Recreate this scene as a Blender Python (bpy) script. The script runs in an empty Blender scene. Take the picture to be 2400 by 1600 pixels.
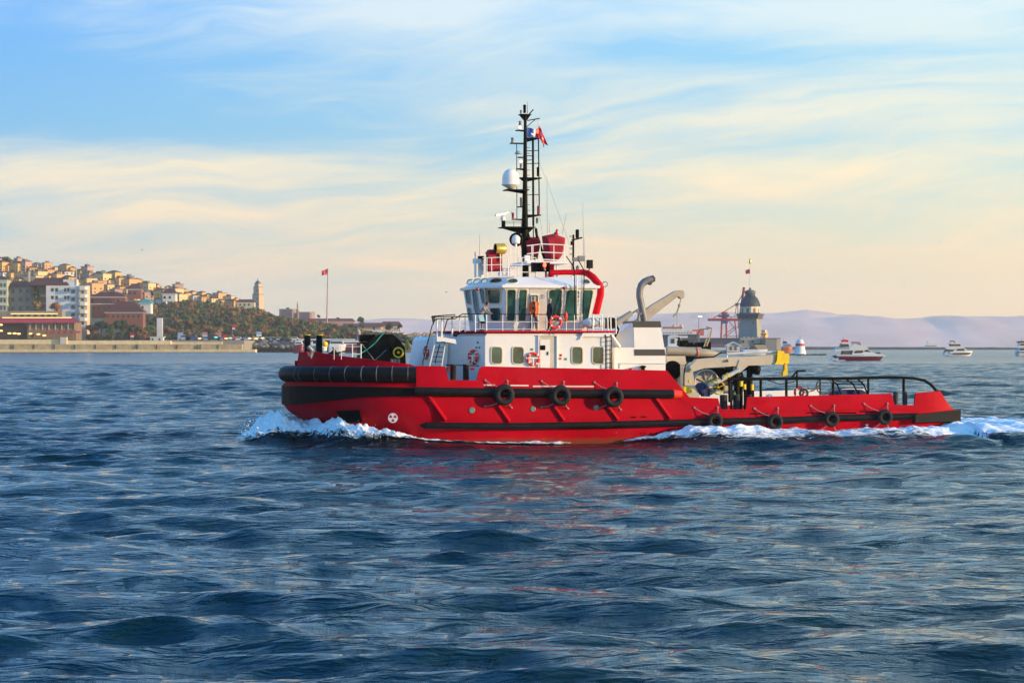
import bpy, bmesh, math, random
import numpy as np
from mathutils import Vector, Matrix, noise as mnoise
random.seed(7); RNG = np.random.RandomState(11)
R = math.radians; PI = math.pi
scene = bpy.context.scene
COL = scene.collection

# ---------------------------------------------------------------- camera, sky, sun, exposure
F = 5060.0; HZ = 810.0; CAMH = 5.0           # focal length in photo pixels, horizon row, eye height
cam_d = bpy.data.cameras.new('camera'); cam = bpy.data.objects.new('camera', cam_d); COL.objects.link(cam)
cam_d.sensor_width = 36; cam_d.lens = F/2400*36; cam_d.shift_y = (HZ-800)/2400
cam_d.clip_start = 0.5; cam_d.clip_end = 60000
cam.location = (0, 0, CAMH); cam.rotation_euler = (R(90), 0, 0)
scene.camera = cam
SUN_AZ, SUN_EL = 106.0, 9.0                  # azimuth from +Y towards +X
sd = bpy.data.lights.new('sun', 'SUN'); sd.energy = 4.3; sd.angle = R(0.5); sd.color = (1.0, 0.68, 0.34)
sun = bpy.data.objects.new('sun', sd); COL.objects.link(sun)
sv = Vector((math.sin(R(SUN_AZ))*math.cos(R(SUN_EL)), math.cos(R(SUN_AZ))*math.cos(R(SUN_EL)), math.sin(R(SUN_EL))))
sun.rotation_euler = sv.to_track_quat('Z', 'Y').to_euler()
scene.view_settings.view_transform = 'Standard'; scene.view_settings.look = 'None'
scene.view_settings.exposure = 0.5; scene.view_settings.gamma = 1.0
scene.view_settings.use_curve_mapping = False
scene.cycles.volume_bounces = 1; scene.cycles.max_bounces = 8; scene.cycles.transparent_max_bounces = 12

class NT:
    def __init__(s, tree):
        s.t = tree; s.t.nodes.clear()
    def n(s, kind, **kw):
        nd = s.t.nodes.new(kind)
        for k, v in kw.items():
            if k.startswith('i_'): nd.inputs[k[2:].replace('_', ' ')].default_value = v
            else: setattr(nd, k, v)
        return nd
    def l(s, a, b): s.t.links.new(a, b)
    def put(s, sock, v):
        if isinstance(v, bpy.types.NodeSocket): s.l(v, sock)
        else: sock.default_value = v
    def m(s, op, a, b=0.0, c=None, clamp=False):
        nd = s.n('ShaderNodeMath', operation=op, use_clamp=clamp)
        s.put(nd.inputs[0], a); s.put(nd.inputs[1], b)
        if c is not None: s.put(nd.inputs[2], c)
        return nd.outputs[0]
    def mix(s, fac, a, b, blend='MIX'):
        nd = s.n('ShaderNodeMix', data_type='RGBA', blend_type=blend)
        s.put(nd.inputs[0], fac)
        for i, v in ((6, a), (7, b)):
            if isinstance(v, (tuple, list)) and len(v) == 3: v = (*v, 1)
            s.put(nd.inputs[i], v)
        return nd.outputs[2]
    def ramp(s, fac, stops, interp='LINEAR'):
        nd = s.n('ShaderNodeValToRGB'); cr = nd.color_ramp; cr.interpolation = interp
        while len(cr.elements) < len(stops): cr.elements.new(0.5)
        for e, (p, c) in zip(cr.elements, stops):
            e.position = p; e.color = (*c, 1) if isinstance(c, (tuple, list)) else (c, c, c, 1)
        s.put(nd.inputs[0], fac)
        return nd.outputs[0]
    def noise(s, vec, scale, detail=4, rough=0.5, dist=0.0):
        nd = s.n('ShaderNodeTexNoise'); nd.inputs['Scale'].default_value = scale
        nd.inputs['Detail'].default_value = detail; nd.inputs['Roughness'].default_value = rough
        nd.inputs['Distortion'].default_value = dist
        if vec is not None: s.l(vec, nd.inputs['Vector'])
        return nd.outputs[0]
    def comb(s, x, y, z=0.0):
        nd = s.n('ShaderNodeCombineXYZ')
        for i, v in enumerate((x, y, z)): s.put(nd.inputs[i], v)
        return nd.outputs[0]

def lin(*c):
    return tuple((x/12.92 if x <= 0.04045 else ((x+0.055)/1.055)**2.4) for x in c)

world = bpy.data.worlds.new('World'); scene.world = world; world.use_nodes = True
w = NT(world.node_tree)
tc = w.n('ShaderNodeTexCoord'); sep = w.n('ShaderNodeSeparateXYZ'); w.l(tc.outputs['Generated'], sep.inputs[0])
X, Y, Z = sep.outputs
az = w.m('ARCTAN2', X, Y); el = w.m('MAXIMUM', Z, 0.0)
sky = w.n('ShaderNodeTexSky', sky_type='NISHITA', sun_disc=False, sun_elevation=R(SUN_EL), sun_rotation=R(SUN_AZ),
          altitude=0, air_density=1.0, dust_density=1.0, ozone_density=2.0)
nish = w.mix(1.0, sky.outputs[0], (0.10, 0.10, 0.10, 1), 'MULTIPLY')
# clear-air colour by height: warm pale at the horizon, blue above (continues past the frame)
clear_l = w.ramp(w.m('MULTIPLY', el, 2.0), [(0.0, lin(.80, .76, .65)), (0.05, lin(.60, .70, .69)), (0.12, lin(.54, .71, .78)), (0.20, lin(.34, .65, .84)),
                 (0.32, lin(.26, .61, .90)), (0.6, lin(.34, .66, .88)), (1.0, lin(.17, .55, .88))])
clear_r = w.ramp(w.m('MULTIPLY', el, 2.0), [(0.0, lin(1.0, .84, .60)), (0.05, lin(.97, .86, .62)), (0.11, lin(.76, .83, .74)), (0.20, lin(.60, .80, .86)),
                 (0.32, lin(.50, .78, .92)), (0.6, lin(.70, .84, .90)), (1.0, lin(.40, .68, .88))])
side = w.m('SMOOTH_MIN', w.m('MAXIMUM', w.m('MULTIPLY_ADD', az, 2.1, 0.5), 0.0), 1.0, 0.2)
clear = w.mix(side, clear_l, clear_r)
base = w.mix(0.10, clear, nish)
# cirrus: long streaks in (azimuth, height), with a few broad banks where the photo has them
warp = w.noise(w.comb(w.m('MULTIPLY', az, 5.0), w.m('MULTIPLY', el, 16.0), 3.0), 1.0, 3, 0.5)
v2 = w.m('ADD', w.m('MULTIPLY', el, 60.0), w.m('ADD', w.m('MULTIPLY', az, -6.0), w.m('MULTIPLY', warp, 4.0)))
st = w.noise(w.comb(w.m('MULTIPLY', az, 6.5), v2, 1.3), 1.0, 8, 0.6, 0.15)
st3 = w.noise(w.comb(w.m('MULTIPLY', az, 16.0), w.m('MULTIPLY', v2, 3.2), 4.4), 1.0, 6, 0.62, 0.1)
st2 = w.noise(w.comb(w.m('MULTIPLY', az, 3.0), w.m('MULTIPLY', el, 22.0), 9.1), 1.0, 5, 0.55, 0.3)
def bank(px, py, rx, ry, slope=0.0):
    a0 = (px-1200)/F; e0 = (HZ-py)/F
    dx = w.m('SUBTRACT', az, a0)
    u = w.m('DIVIDE', dx, rx/F)
    v = w.m('DIVIDE', w.m('SUBTRACT', w.m('SUBTRACT', el, e0), w.m('MULTIPLY', dx, slope)), ry/F)
    q = w.m('ADD', w.m('MULTIPLY', u, u), w.m('MULTIPLY', v, v))
    return w.m('EXPONENT', w.m('MULTIPLY', q, -1.0))
banks = None
for b, k in (((600, 400, 420, 80, .12), .48), ((250, 480, 500, 60, -.05), .28), ((950, 70, 380, 80, -.1), .75), ((1600, 20, 800, 60, -.06), .75), ((2150, 390, 520, 60, .12), .38),
             ((1900, 250, 600, 40, .1), .22), ((1500, 480, 400, 40, .1), .25), ((950, 620, 120, 10, -.12), .30), ((1050, 470, 300, 60, 0), .3),
             ((60, 230, 280, 110, 0), -.95), ((560, 310, 330, 40, 0), -.6), ((1850, 150, 500, 40, -.05), -.4), ((1500, 380, 260, 30, 0), -.2), ((330, 560, 360, 24, 0), -.2), ((1020, 320, 260, 45, 0), -.40)):
    t = w.m('MULTIPLY', bank(*b), k); banks = t if banks is None else w.m('ADD', banks, t)
cov = w.m('ADD', w.m('ADD', w.m('ADD', w.m('MULTIPLY', w.m('SUBTRACT', st3, .5), .7), w.m('MULTIPLY', w.m('SUBTRACT', st, .5), 2.3)), w.m('MULTIPLY', w.m('SUBTRACT', st2, .5), 2.1)), w.m('ADD', banks, 0.30))
cov = w.m('MULTIPLY', w.m('SMOOTH_MAX', cov, 0.0, 0.3), 1.0, clamp=True)
cov = w.m('MULTIPLY', cov, w.m('MULTIPLY_ADD', w.m('MULTIPLY', el, 28.0, clamp=True), 0.75, 0.15))
cloud = w.ramp(w.m('MULTIPLY', el, 5.0), [(0.0, lin(.94, .78, .60)), (0.25, lin(.96, .82, .64)), (0.42, lin(.97, .87, .68)), (0.62, lin(.84, .85, .79)), (0.85, lin(.88, .90, .88)), (1.0, lin(.80, .86, .90))])
# high over the camera the cirrus thins out
cov = w.m('MULTIPLY', cov, w.m('MULTIPLY', w.m('SUBTRACT', 1.0, w.m('MULTIPLY', el, 2.0, clamp=True)), w.m('MULTIPLY_ADD', az, .9, 1.05, clamp=True)))
skyc = w.mix(cov, base, cloud)
bg = w.n('ShaderNodeBackground'); bg.inputs['Strength'].default_value = 1.0
w.l(skyc, bg.inputs['Color']); wo = w.n('ShaderNodeOutputWorld'); w.l(bg.outputs[0], wo.inputs[0])

# ---------------------------------------------------------------- materials
MATS = {}
def mat(name, col, rough=0.6, metal=0.0, var=0.12, scale=3.0, bump=0.0, bscale=20.0, spec=0.5, extra=None, emit=None, coat=0.0):
    if name in MATS: return MATS[name]
    m = bpy.data.materials.new(name); m.use_nodes = True; n = NT(m.node_tree)
    out = n.n('ShaderNodeOutputMaterial'); p = n.n('ShaderNodeBsdfPrincipled'); n.l(p.outputs[0], out.inputs[0])
    g = n.n('ShaderNodeTexCoord').outputs['Object']
    c1 = tuple(min(1, x*(1+var)) for x in col); c0 = tuple(x*(1-var) for x in col)
    f = n.noise(g, scale, 5, 0.6)
    c = n.ramp(f, [(0.3, c0), (0.7, c1)])
    if extra: c = extra(n, g, c, p)
    n.l(c, p.inputs['Base Color'])
    p.inputs['Roughness'].default_value = rough; p.inputs['Metallic'].default_value = metal
    p.inputs['Specular IOR Level'].default_value = spec; p.inputs['Coat Weight'].default_value = coat
    if bump:
        b = n.n('ShaderNodeBump'); b.inputs['Strength'].default_value = bump; b.inputs['Distance'].default_value = 0.02
        n.l(n.noise(g, bscale, 4, 0.6), b.inputs['Height']); n.l(b.outputs[0], p.inputs['Normal'])
    if emit:
        p.inputs['Emission Color'].default_value = (*emit[0], 1); p.inputs['Emission Strength'].default_value = emit[1]
    MATS[name] = m
    return m

# ---------------------------------------------------------------- geometry helpers
def frame_axes(d):
    d = Vector(d).normalized(); a = Vector((0, 0, 1)) if abs(d.z) < 0.9 else Vector((1, 0, 0))
    u = d.cross(a).normalized(); v = u.cross(d).normalized()
    return u, v
class MB:
    def __init__(s): s.v = []; s.f = []; s.m = []; s.s = []
    def add(s, vs, fs, mat=0, smooth=False):
        o = len(s.v); s.v += [tuple(x) for x in vs]
        for f in fs: s.f.append([i+o for i in f]); s.m.append(mat); s.s.append(smooth)
        return s
    def box(s, c, d, mat=0, rot=0.0, taper=1.0):
        cx, cy, cz = c; hx, hy, hz = d[0]/2, d[1]/2, d[2]/2; cr, sr = math.cos(rot), math.sin(rot); vs = []
        for z in (-hz, hz):
            k = taper if z > 0 else 1.0
            for x, y in ((-hx, -hy), (hx, -hy), (hx, hy), (-hx, hy)):
                x2, y2 = x*k, y*k; vs.append((cx+x2*cr-y2*sr, cy+x2*sr+y2*cr, cz+z))
        return s.add(vs, [(0, 3, 2, 1), (4, 5, 6, 7), (0, 1, 5, 4), (1, 2, 6, 5), (2, 3, 7, 6), (3, 0, 4, 7)], mat)
    def bbox(s, x0, x1, y0, y1, z0, z1, mat=0):
        return s.box(((x0+x1)/2, (y0+y1)/2, (z0+z1)/2), (abs(x1-x0), abs(y1-y0), abs(z1-z0)), mat)
    def beam(s, a, b, w, h, mat=0, up=(0, 0, 1), w2=None, h2=None):
        a, b = Vector(a), Vector(b); d = (b-a).normalized(); u = d.cross(Vector(up))
        u = u.normalized() if u.length > 1e-4 else Vector((1, 0, 0)); v = u.cross(d).normalized(); vs = []
        for p, ww, hh in ((a, w, h), (b, w2 or w, h2 or h)):
            for i, j in ((-1, -1), (1, -1), (1, 1), (-1, 1)): vs.append(p+u*(i*ww/2)+v*(j*hh/2))
        return s.add(vs, [(0, 3, 2, 1), (4, 5, 6, 7), (0, 1, 5, 4), (1, 2, 6, 5), (2, 3, 7, 6), (3, 0, 4, 7)], mat)
    def tube(s, pts, r, n=8, mat=0, closed=False, caps=True):
        P = [Vector(p) for p in pts]; k = len(P); rr = r if isinstance(r, (list, tuple)) else [r]*k
        dirs = []
        for i in range(k):
            a = P[(i-1) % k] if (closed or i > 0) else P[i]; b = P[(i+1) % k] if (closed or i < k-1) else P[i]
            dirs.append((b-a).normalized())
        u, v = frame_axes(dirs[0]); vs = []; fs = []
        for i in range(k):
            if i > 0:
                u = (u - dirs[i]*u.dot(dirs[i])); u = u.normalized() if u.length > 1e-6 else frame_axes(dirs[i])[0]
                v = u.cross(dirs[i]).normalized()
            for j in range(n):
                t = 2*PI*j/n; vs.append(P[i]+(u*math.cos(t)+v*math.sin(t))*rr[i])
        for i in range(k if closed else k-1):
            for j in range(n):
                a = i*n+j; b = i*n+(j+1) % n; c = ((i+1) % k)*n; fs.append((a, b, c+(j+1) % n, c+j))
        s.add(vs, fs, mat, n > 4)
        if caps and not closed:
            s.add(vs[:n][::-1], [tuple(range(n))], mat); s.add(vs[-n:], [tuple(range(n))], mat)
        return s
    def lathe(s, c, prof, n=16, axis=(0, 0, 1), mat=0, smooth=True, arc=2*PI):
        c = Vector(c); ax = Vector(axis).normalized(); u, v = frame_axes(ax); vs = []; fs = []
        full = arc > 6.28; m = n if full else n+1
        for r, h in prof:
            for j in range(m):
                t = arc*j/n; vs.append(c+ax*h+(u*math.cos(t)+v*math.sin(t))*r)
        for i in range(len(prof)-1):
            for j in range(n):
                a = i*m+j; b = i*m+(j+1) % m; fs.append((a, b, b+m, a+m))
        return s.add(vs, fs, mat, smooth)
    def sphere(s, c, r, n=12, mat=0, jit=0.0):
        rx, ry, rz = r if isinstance(r, (tuple, list)) else (r, r, r); vs = []; fs = []; h = max(4, n//2)
        for i in range(h+1):
            th = PI*i/h
            for j in range(n):
                ph = 2*PI*j/n; q = 1+(random.uniform(-jit, jit) if jit else 0)
                vs.append((c[0]+rx*q*math.sin(th)*math.cos(ph), c[1]+ry*q*math.sin(th)*math.sin(ph), c[2]+rz*q*math.cos(th)))
        for i in range(h):
            for j in range(n): fs.append((i*n+j, (i+1)*n+j, (i+1)*n+(j+1) % n, i*n+(j+1) % n))
        return s.add(vs, fs, mat, True)
    def prism(s, poly, ext, mat=0, mat_side=None):
        P = [Vector(p) for p in poly]; e = Vector(ext); k = len(P); ms = mat if mat_side is None else mat_side
        s.add(P+[p+e for p in P], [tuple(range(k))[::-1], tuple(range(k, 2*k))], mat)
        return s.add(P+[p+e for p in P], [(i, (i+1) % k, (i+1) % k+k, i+k) for i in range(k)], ms)
    def torus(s, c, Rr, r, axis, N=24, n=10, mat=0, seg=None, sx=1.0):
        c = Vector(c); ax = Vector(axis).normalized(); u, v = frame_axes(ax); vs = []
        for i in range(N):
            t = 2*PI*i/N; d = u*math.cos(t)+v*math.sin(t)
            for j in range(n):
                p = 2*PI*j/n; vs.append(c+d*(Rr+r*math.cos(p))+ax*(r*sx*math.sin(p)))
        for i in range(N):
            for j in range(n):
                mi = seg(i/N) if seg else mat
                s.add([], [], 0)
                s.f.append([len(s.v)+x for x in (i*n+j, ((i+1) % N)*n+j, ((i+1) % N)*n+(j+1) % n, i*n+(j+1) % n)]); s.m.append(mi); s.s.append(True)
        s.v += [tuple(x) for x in vs]
        return s
    def build(s, name, mats, parent=None, base=(0, 0, 0), kind=None, link=True):
        me = bpy.data.meshes.new(name)
        bx, by, bz = base
        me.from_pydata([(x-bx, y-by, z-bz) for x, y, z in s.v], [], s.f)
        if not isinstance(mats, (list, tuple)): mats = [mats]
        for m in mats: me.materials.append(m)
        me.polygons.foreach_set('material_index', s.m); me.polygons.foreach_set('use_smooth', s.s); me.update()
        o = bpy.data.objects.new(name, me)
        if link: COL.objects.link(o)
        if parent is not None: o.parent = parent
        if kind: o['kind'] = kind
        return o
BASE = {}
def thing(name, label, cat, base=(0, 0, 0), group=None, ship=False):
    o = bpy.data.objects.new(name, None); COL.objects.link(o); o.empty_display_size = 0.1
    o['label'] = label; o['category'] = cat
    if group: o['group'] = group
    if ship: o.matrix_world = SHIPM @ Matrix.Translation(Vector(base))
    else: o.location = base
    BASE[o.name] = tuple(base)
    return o
def part(mb, name, mats, parent, kind=None):
    """mesh whose vertices were given in the thing's own frame (ship or world); parent may be a part itself"""
    r = parent
    while r.parent is not None: r = r.parent
    return mb.build(name, mats, parent, BASE[r.name], kind)
def tag(o, label, cat, group=None, kind=None):
    o['label'] = label; o['category'] = cat
    if group: o['group'] = group
    if kind: o['kind'] = kind
    return o
def W(px, py, D):
    return Vector(((px-1200)*D/F, D, CAMH+(HZ-py)*D/F))

# ship frame: x aft, y away from the camera, z up
YAW = R(12.0)
cY, sY = math.cos(YAW), math.sin(YAW)
OX, OY = 5.43-5.5*sY, 110+5.5*cY
SHIPM = Matrix.Translation((OX, OY, 0)) @ Matrix.Rotation(YAW, 4, 'Z')
SHIPI = SHIPM.inverted()
CL = SHIPI @ Vector((0, 0, CAMH))
def ray(px, py):
    d = Vector(((px-1200)/F, 1.0, (HZ-py)/F)); return (SHIPI.to_3x3() @ d)
def S(px, py, yl):
    d = ray(px, py); t = (yl-CL.y)/d.y; return CL+d*t
def hit(px, py, p0, nrm):
    d = ray(px, py); t = (Vector(p0)-CL).dot(nrm)/d.dot(nrm); return CL+d*t
# ================================================================ SETTING: sea, haze, mountains
XB = S(663, 880, 0).x; XS = S(2240, 975, -5.3).x     # bow tip and stern in the ship frame
HALF = 5.5
def hb(x, z=3.0):
    """half breadth of the tug's hull at station x, height z"""
    xb = XB + max(0.0, 1.75-z)*1.0 + max(0.0, 2.0-z)*0.45   # raked stem below the black band
    L = 9.5
    full = HALF - max(0.0, 1.2-z)*0.25
    if x <= xb: return 0.02
    if x < xb+L: return max(0.02, full*(1-((xb+L-x)/L)**2.6)**0.62)
    if x > XS-2.0: return full-0.35*((x-XS+2)/2)**2
    return full
def SB(px, py, off=0.0, z=None):
    """point of the hull's near side seen at a pixel of the photo"""
    yl = -HALF
    for _ in range(14):
        p = S(px, py, yl); yl = 0.5*yl+0.5*(-(hb(p.x, p.z if z is None else z)+off))
    return S(px, py, yl)
crest_px = [(540, 0), (585, .5), (620, 1.3), (660, 1.3), (720, 1.0), (800, .9), (860, .72), (930, .42), (1040, .16), (1120, .08), (1300, .02), (1450, -.06), (1520, .2),
            (1620, .62), (1700, .78), (1800, .66), (1950, .52), (2050, .62), (2150, .70), (2260, .82), (2400, .78), (2600, .6), (2900, .3), (3300, .0)]
CRX = np.array([S(p, 1040, -6).x for p, _ in crest_px]); CRH = np.array([h for _, h in crest_px])
# distance of the wave crest from the hull side and width outwards
hbx = np.linspace(XB-12, XS+40, 1200); hby = np.array([hb(x, 1.0) if XB < x < XS+.5 else (0.0 if x <= XB else 5.0) for x in hbx])
NW = 110
lam = np.exp(RNG.uniform(math.log(.55), math.log(13), NW)); th = R(-98)+RNG.normal(0, .50, NW)
kk = 2*PI/lam; amp = 0.0051*lam*RNG.lognormal(-.18, .5, NW)*np.interp(lam, [.5, 1.5, 3, 6, 13], [1.15, 1.15, .85, .48, .26]); ph = RNG.uniform(0, 2*PI, NW)
# rough patches: envelope that makes wave groups
def sea(x, y, cell):
    x = x.astype(np.float32); y = y.astype(np.float32)
    env = 0.88+.30*np.sin(.11*x+.19*y+1)*np.sin(.07*x-.13*y)+.24*np.sin(.31*x+.05*y+2)*np.sin(.23*y+.04*x)
    env = env*np.interp(y, [115, 230], [1, 1.45])
    h = np.zeros_like(x); dx = np.zeros_like(x); dy = np.zeros_like(x)
    for i in range(NW):
        cx, cy = math.cos(th[i]), math.sin(th[i])
        att = np.clip(lam[i]/(2.2*cell)-0.6, 0, 1)
        a = kk[i]*(x*cx+y*cy)+ph[i]
        e_ = env if lam[i] > 1.2 else 1.0; h += att*amp[i]*e_*np.sin(a); g = att*amp[i]*e_*np.cos(a)*0.95; dx += g*cx; dy += g*cy
    xl = (x-OX)*cY+(y-OY)*sY; yl = -(x-OX)*sY+(y-OY)*cY
    c = np.interp(xl, CRX, CRH, left=0, right=0); half = np.interp(xl, hbx, hby)
    wob = 0.12*np.sin(xl*2.1)+0.1*np.sin(xl*5.3+1)
    d = np.abs(yl)-half-0.7
    sig = np.where(xl < XB+10, 1.7, np.where(xl > XS, 5.0, 2.1))
    prof = np.where(d < 0, 1.0, np.exp(-(d/sig)**2)) * np.where((xl < XB), np.exp(-((np.clip(XB-xl, 0, 99))/1.6)**2), 1)
    prof *= np.where((d < -1.5) & (xl > XB+2) & (xl < XS), 0.0, 1)
    near = np.exp(-(np.clip(d, 0, 99)/3)**2)*((xl > XB-3) & (xl < XS+30))
    # diverging stern waves in front of the wake
    div = 0.38*np.exp(-((d-4.0-(xl-4)*0.10)/1.3)**2)*np.clip((xl-2)/8, 0, 1)*np.clip((XS+26-xl)/20, 0, 1)
    h = h*(1-.55*near)+c*prof*(1+wob*.6)+div*(1+.3*np.sin(xl*1.3))
    return h, dx, dy, xl, yl, d
rows = [14.0]
while rows[-1] < 13800:
    D = rows[-1]; q = 0.0046 if D < 90 else (0.0012 if D < 123 else (0.0028 if D < 600 else 0.006)); rows.append(D*(1+q))
rows = np.array(rows); NC = 430; uu = np.linspace(-0.34, 0.34, NC)
gx = rows[:, None]*uu[None, :]; gy = np.repeat(rows[:, None], NC, 1)
cell = np.maximum(np.repeat(np.gradient(rows)[:, None], NC, 1)*.8, gy*(uu[1]-uu[0]))
h, dx, dy, xl, yl, dd = sea(gx, gy, cell)
fade = np.clip((rows[:, None]-14)/3, 0, 1)
co = np.stack([gx+dx, gy+dy, h*fade], -1).reshape(-1, 3).astype(np.float32)
nr = len(rows)
idx = np.arange(nr*NC).reshape(nr, NC)
quads = np.stack([idx[:-1, :-1], idx[:-1, 1:], idx[1:, 1:], idx[1:, :-1]], -1).reshape(-1, 4)
def np_mesh(name, co, quads, material, attrs=None):
    me = bpy.data.meshes.new(name); me.vertices.add(len(co)); me.vertices.foreach_set('co', co.ravel())
    me.loops.add(quads.size); me.loops.foreach_set('vertex_index', quads.ravel().astype(np.int32))
    me.polygons.add(len(quads)); me.polygons.foreach_set('loop_start', np.arange(0, quads.size, 4, dtype=np.int32))
    me.polygons.foreach_set('use_smooth', np.ones(len(quads), bool)); me.materials.append(material)
    me.update(calc_edges=True)
    for k, a in (attrs or {}).items():
        at = me.attributes.new(k, 'FLOAT', 'POINT'); at.data.foreach_set('value', a.ravel().astype(np.float32))
    o = bpy.data.objects.new(name, me); COL.objects.link(o); return o
# churned water streaks (loose foam colour) behind and beside the hull
churn = (np.exp(-(np.clip(dd, 0, 99)/2.2)**2)*np.clip((xl-1)/5, 0, 1)*(xl < XS) + np.exp(-(np.clip(dd-1, 0, 99)/3.5)**2)*(xl >= XS))*np.clip((XS+60-xl)/40, 0, 1)
wm = bpy.data.materials.new('sea_water'); wm.use_nodes = True; n = NT(wm.node_tree)
out = n.n('ShaderNodeOutputMaterial'); p = n.n('ShaderNodeBsdfPrincipled'); g = n.n('ShaderNodeTexCoord').outputs['Object']
mp = n.n('ShaderNodeMapping'); n.l(g, mp.inputs[0]); mp.inputs['Scale'].default_value = (0.38, 1.0, 1.0); gv = mp.outputs[0]
fa = n.n('ShaderNodeAttribute', attribute_name='churn').outputs['Fac']
ysep = n.n('ShaderNodeSeparateXYZ'); n.l(g, ysep.inputs[0]); far_r = n.m('MULTIPLY_ADD', n.m('DIVIDE', n.m('SUBTRACT', ysep.outputs[1], 60.0), 900.0, clamp=True), .16, .055)
n1 = n.noise(gv, 4.2, 4, .6, .4); n2 = n.noise(gv, 1.15, 4, .6, .6); n3 = n.noise(gv, .33, 4, .6, .4); n0 = n.noise(gv, 13.0, 3, .6, .3)
bh = n.m('ADD', n.m('ADD', n.m('MULTIPLY', n0, .022), n.m('MULTIPLY', n1, .11)), n.m('ADD', n.m('MULTIPLY', n2, .50), n.m('ADD', n.m('MULTIPLY', n3, .75), n.m('MULTIPLY', n.noise(gv, .09, 3, .6, .4), 2.2))))
b = n.n('ShaderNodeBump'); b.inputs['Strength'].default_value = 1.0; b.inputs['Distance'].default_value = 0.56; n.l(bh, b.inputs['Height'])
fn = n.noise(gv, 1.4, 8, .68, 1.2)
fo = n.m('MULTIPLY', n.m('SUBTRACT', n.m('ADD', fn, n.m('MULTIPLY', fa, .34)), .70), 7.0, clamp=True)
deep = n.ramp(n.noise(gv, .05, 3, .5), [(.3, (.0003, .012, .018)), (.7, (.0005, .019, .027))])
n.l(n.mix(fo, deep, (.62, .72, .78)), p.inputs['Base Color'])
n.l(n.m('ADD', n.m('MULTIPLY', fo, .6), far_r), p.inputs['Roughness']); p.inputs['IOR'].default_value = 1.33
n.l(b.outputs[0], p.inputs['Normal']); n.l(p.outputs[0], out.inputs[0])
water = np_mesh('water', co, quads, wm, {'churn': churn}); water['kind'] = 'structure'

# haze: one closed box of thin pale air round everything, camera included
hm = bpy.data.materials.new('haze_air'); hm.use_nodes = True; n = NT(hm.node_tree)
out = n.n('ShaderNodeOutputMaterial'); pv = n.n('ShaderNodeVolumePrincipled'); n.l(pv.outputs[0], out.inputs['Volume'])
pv.inputs['Color'].default_value = (1.0, .97, .94, 1); pv.inputs['Density'].default_value = 0.00006
pv.inputs['Anisotropy'].default_value = 0.0
mb = MB(); mb.bbox(-9000, 9000, -60, 15800, -4, 420)
hz = mb.build('haze', hm); hz['kind'] = 'stuff'

# mountain ridges across the sea
mm = mat('mountain_haze_tint', (.80, .50, .46), .95, var=.3, scale=.002)  # distance haze put into the mountains' pale pinkish colour
def ridge(name, D, pts, depth, seed):
    xs = [p[0] for p in pts]; ys = [p[1] for p in pts]; mb = MB(); NX = 240; rows_ = 9
    x0, x1 = xs[0], xs[-1]; V = []
    for j in range(rows_):
        t = j/(rows_-1)
        for i in range(NX):
            px = x0+(x1-x0)*i/(NX-1); py = np.interp(px, xs, ys)
            py += 1.5*mnoise.noise(Vector((px*.02, seed, 0)))
            top = (HZ-py)*D/F
            prof = math.sin(min(t/0.6, 1)*PI/2) if t <= .6 else math.cos((t-.6)/.4*PI/2)
            hgt = top*prof*(1+.12*(mnoise.fractal(Vector((px*.01, t*3, seed)), 1, 2, 4) if t < .6 else 0))+CAMH-6
            V.append(((px-1200)*D/F, D+(t-.6)*depth, hgt))
    Fc = [(j*NX+i, j*NX+i+1, (j+1)*NX+i+1, (j+1)*NX+i) for j in range(rows_-1) for i in range(NX-1)]
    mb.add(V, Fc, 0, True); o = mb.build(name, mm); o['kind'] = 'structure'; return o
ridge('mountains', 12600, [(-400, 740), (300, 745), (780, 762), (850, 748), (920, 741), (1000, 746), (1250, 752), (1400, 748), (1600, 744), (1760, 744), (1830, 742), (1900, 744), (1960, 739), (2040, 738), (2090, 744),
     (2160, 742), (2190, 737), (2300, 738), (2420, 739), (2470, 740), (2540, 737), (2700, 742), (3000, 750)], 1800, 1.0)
ridge('mountain', 14200, [(900, 790), (1200, 765), (1400, 742), (1500, 735), (1600, 730), (1700, 728), (1800, 731), (1905, 725), (1960, 733), (2020, 737), (2200, 760), (2400, 790)], 1200, 5.0)
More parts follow.
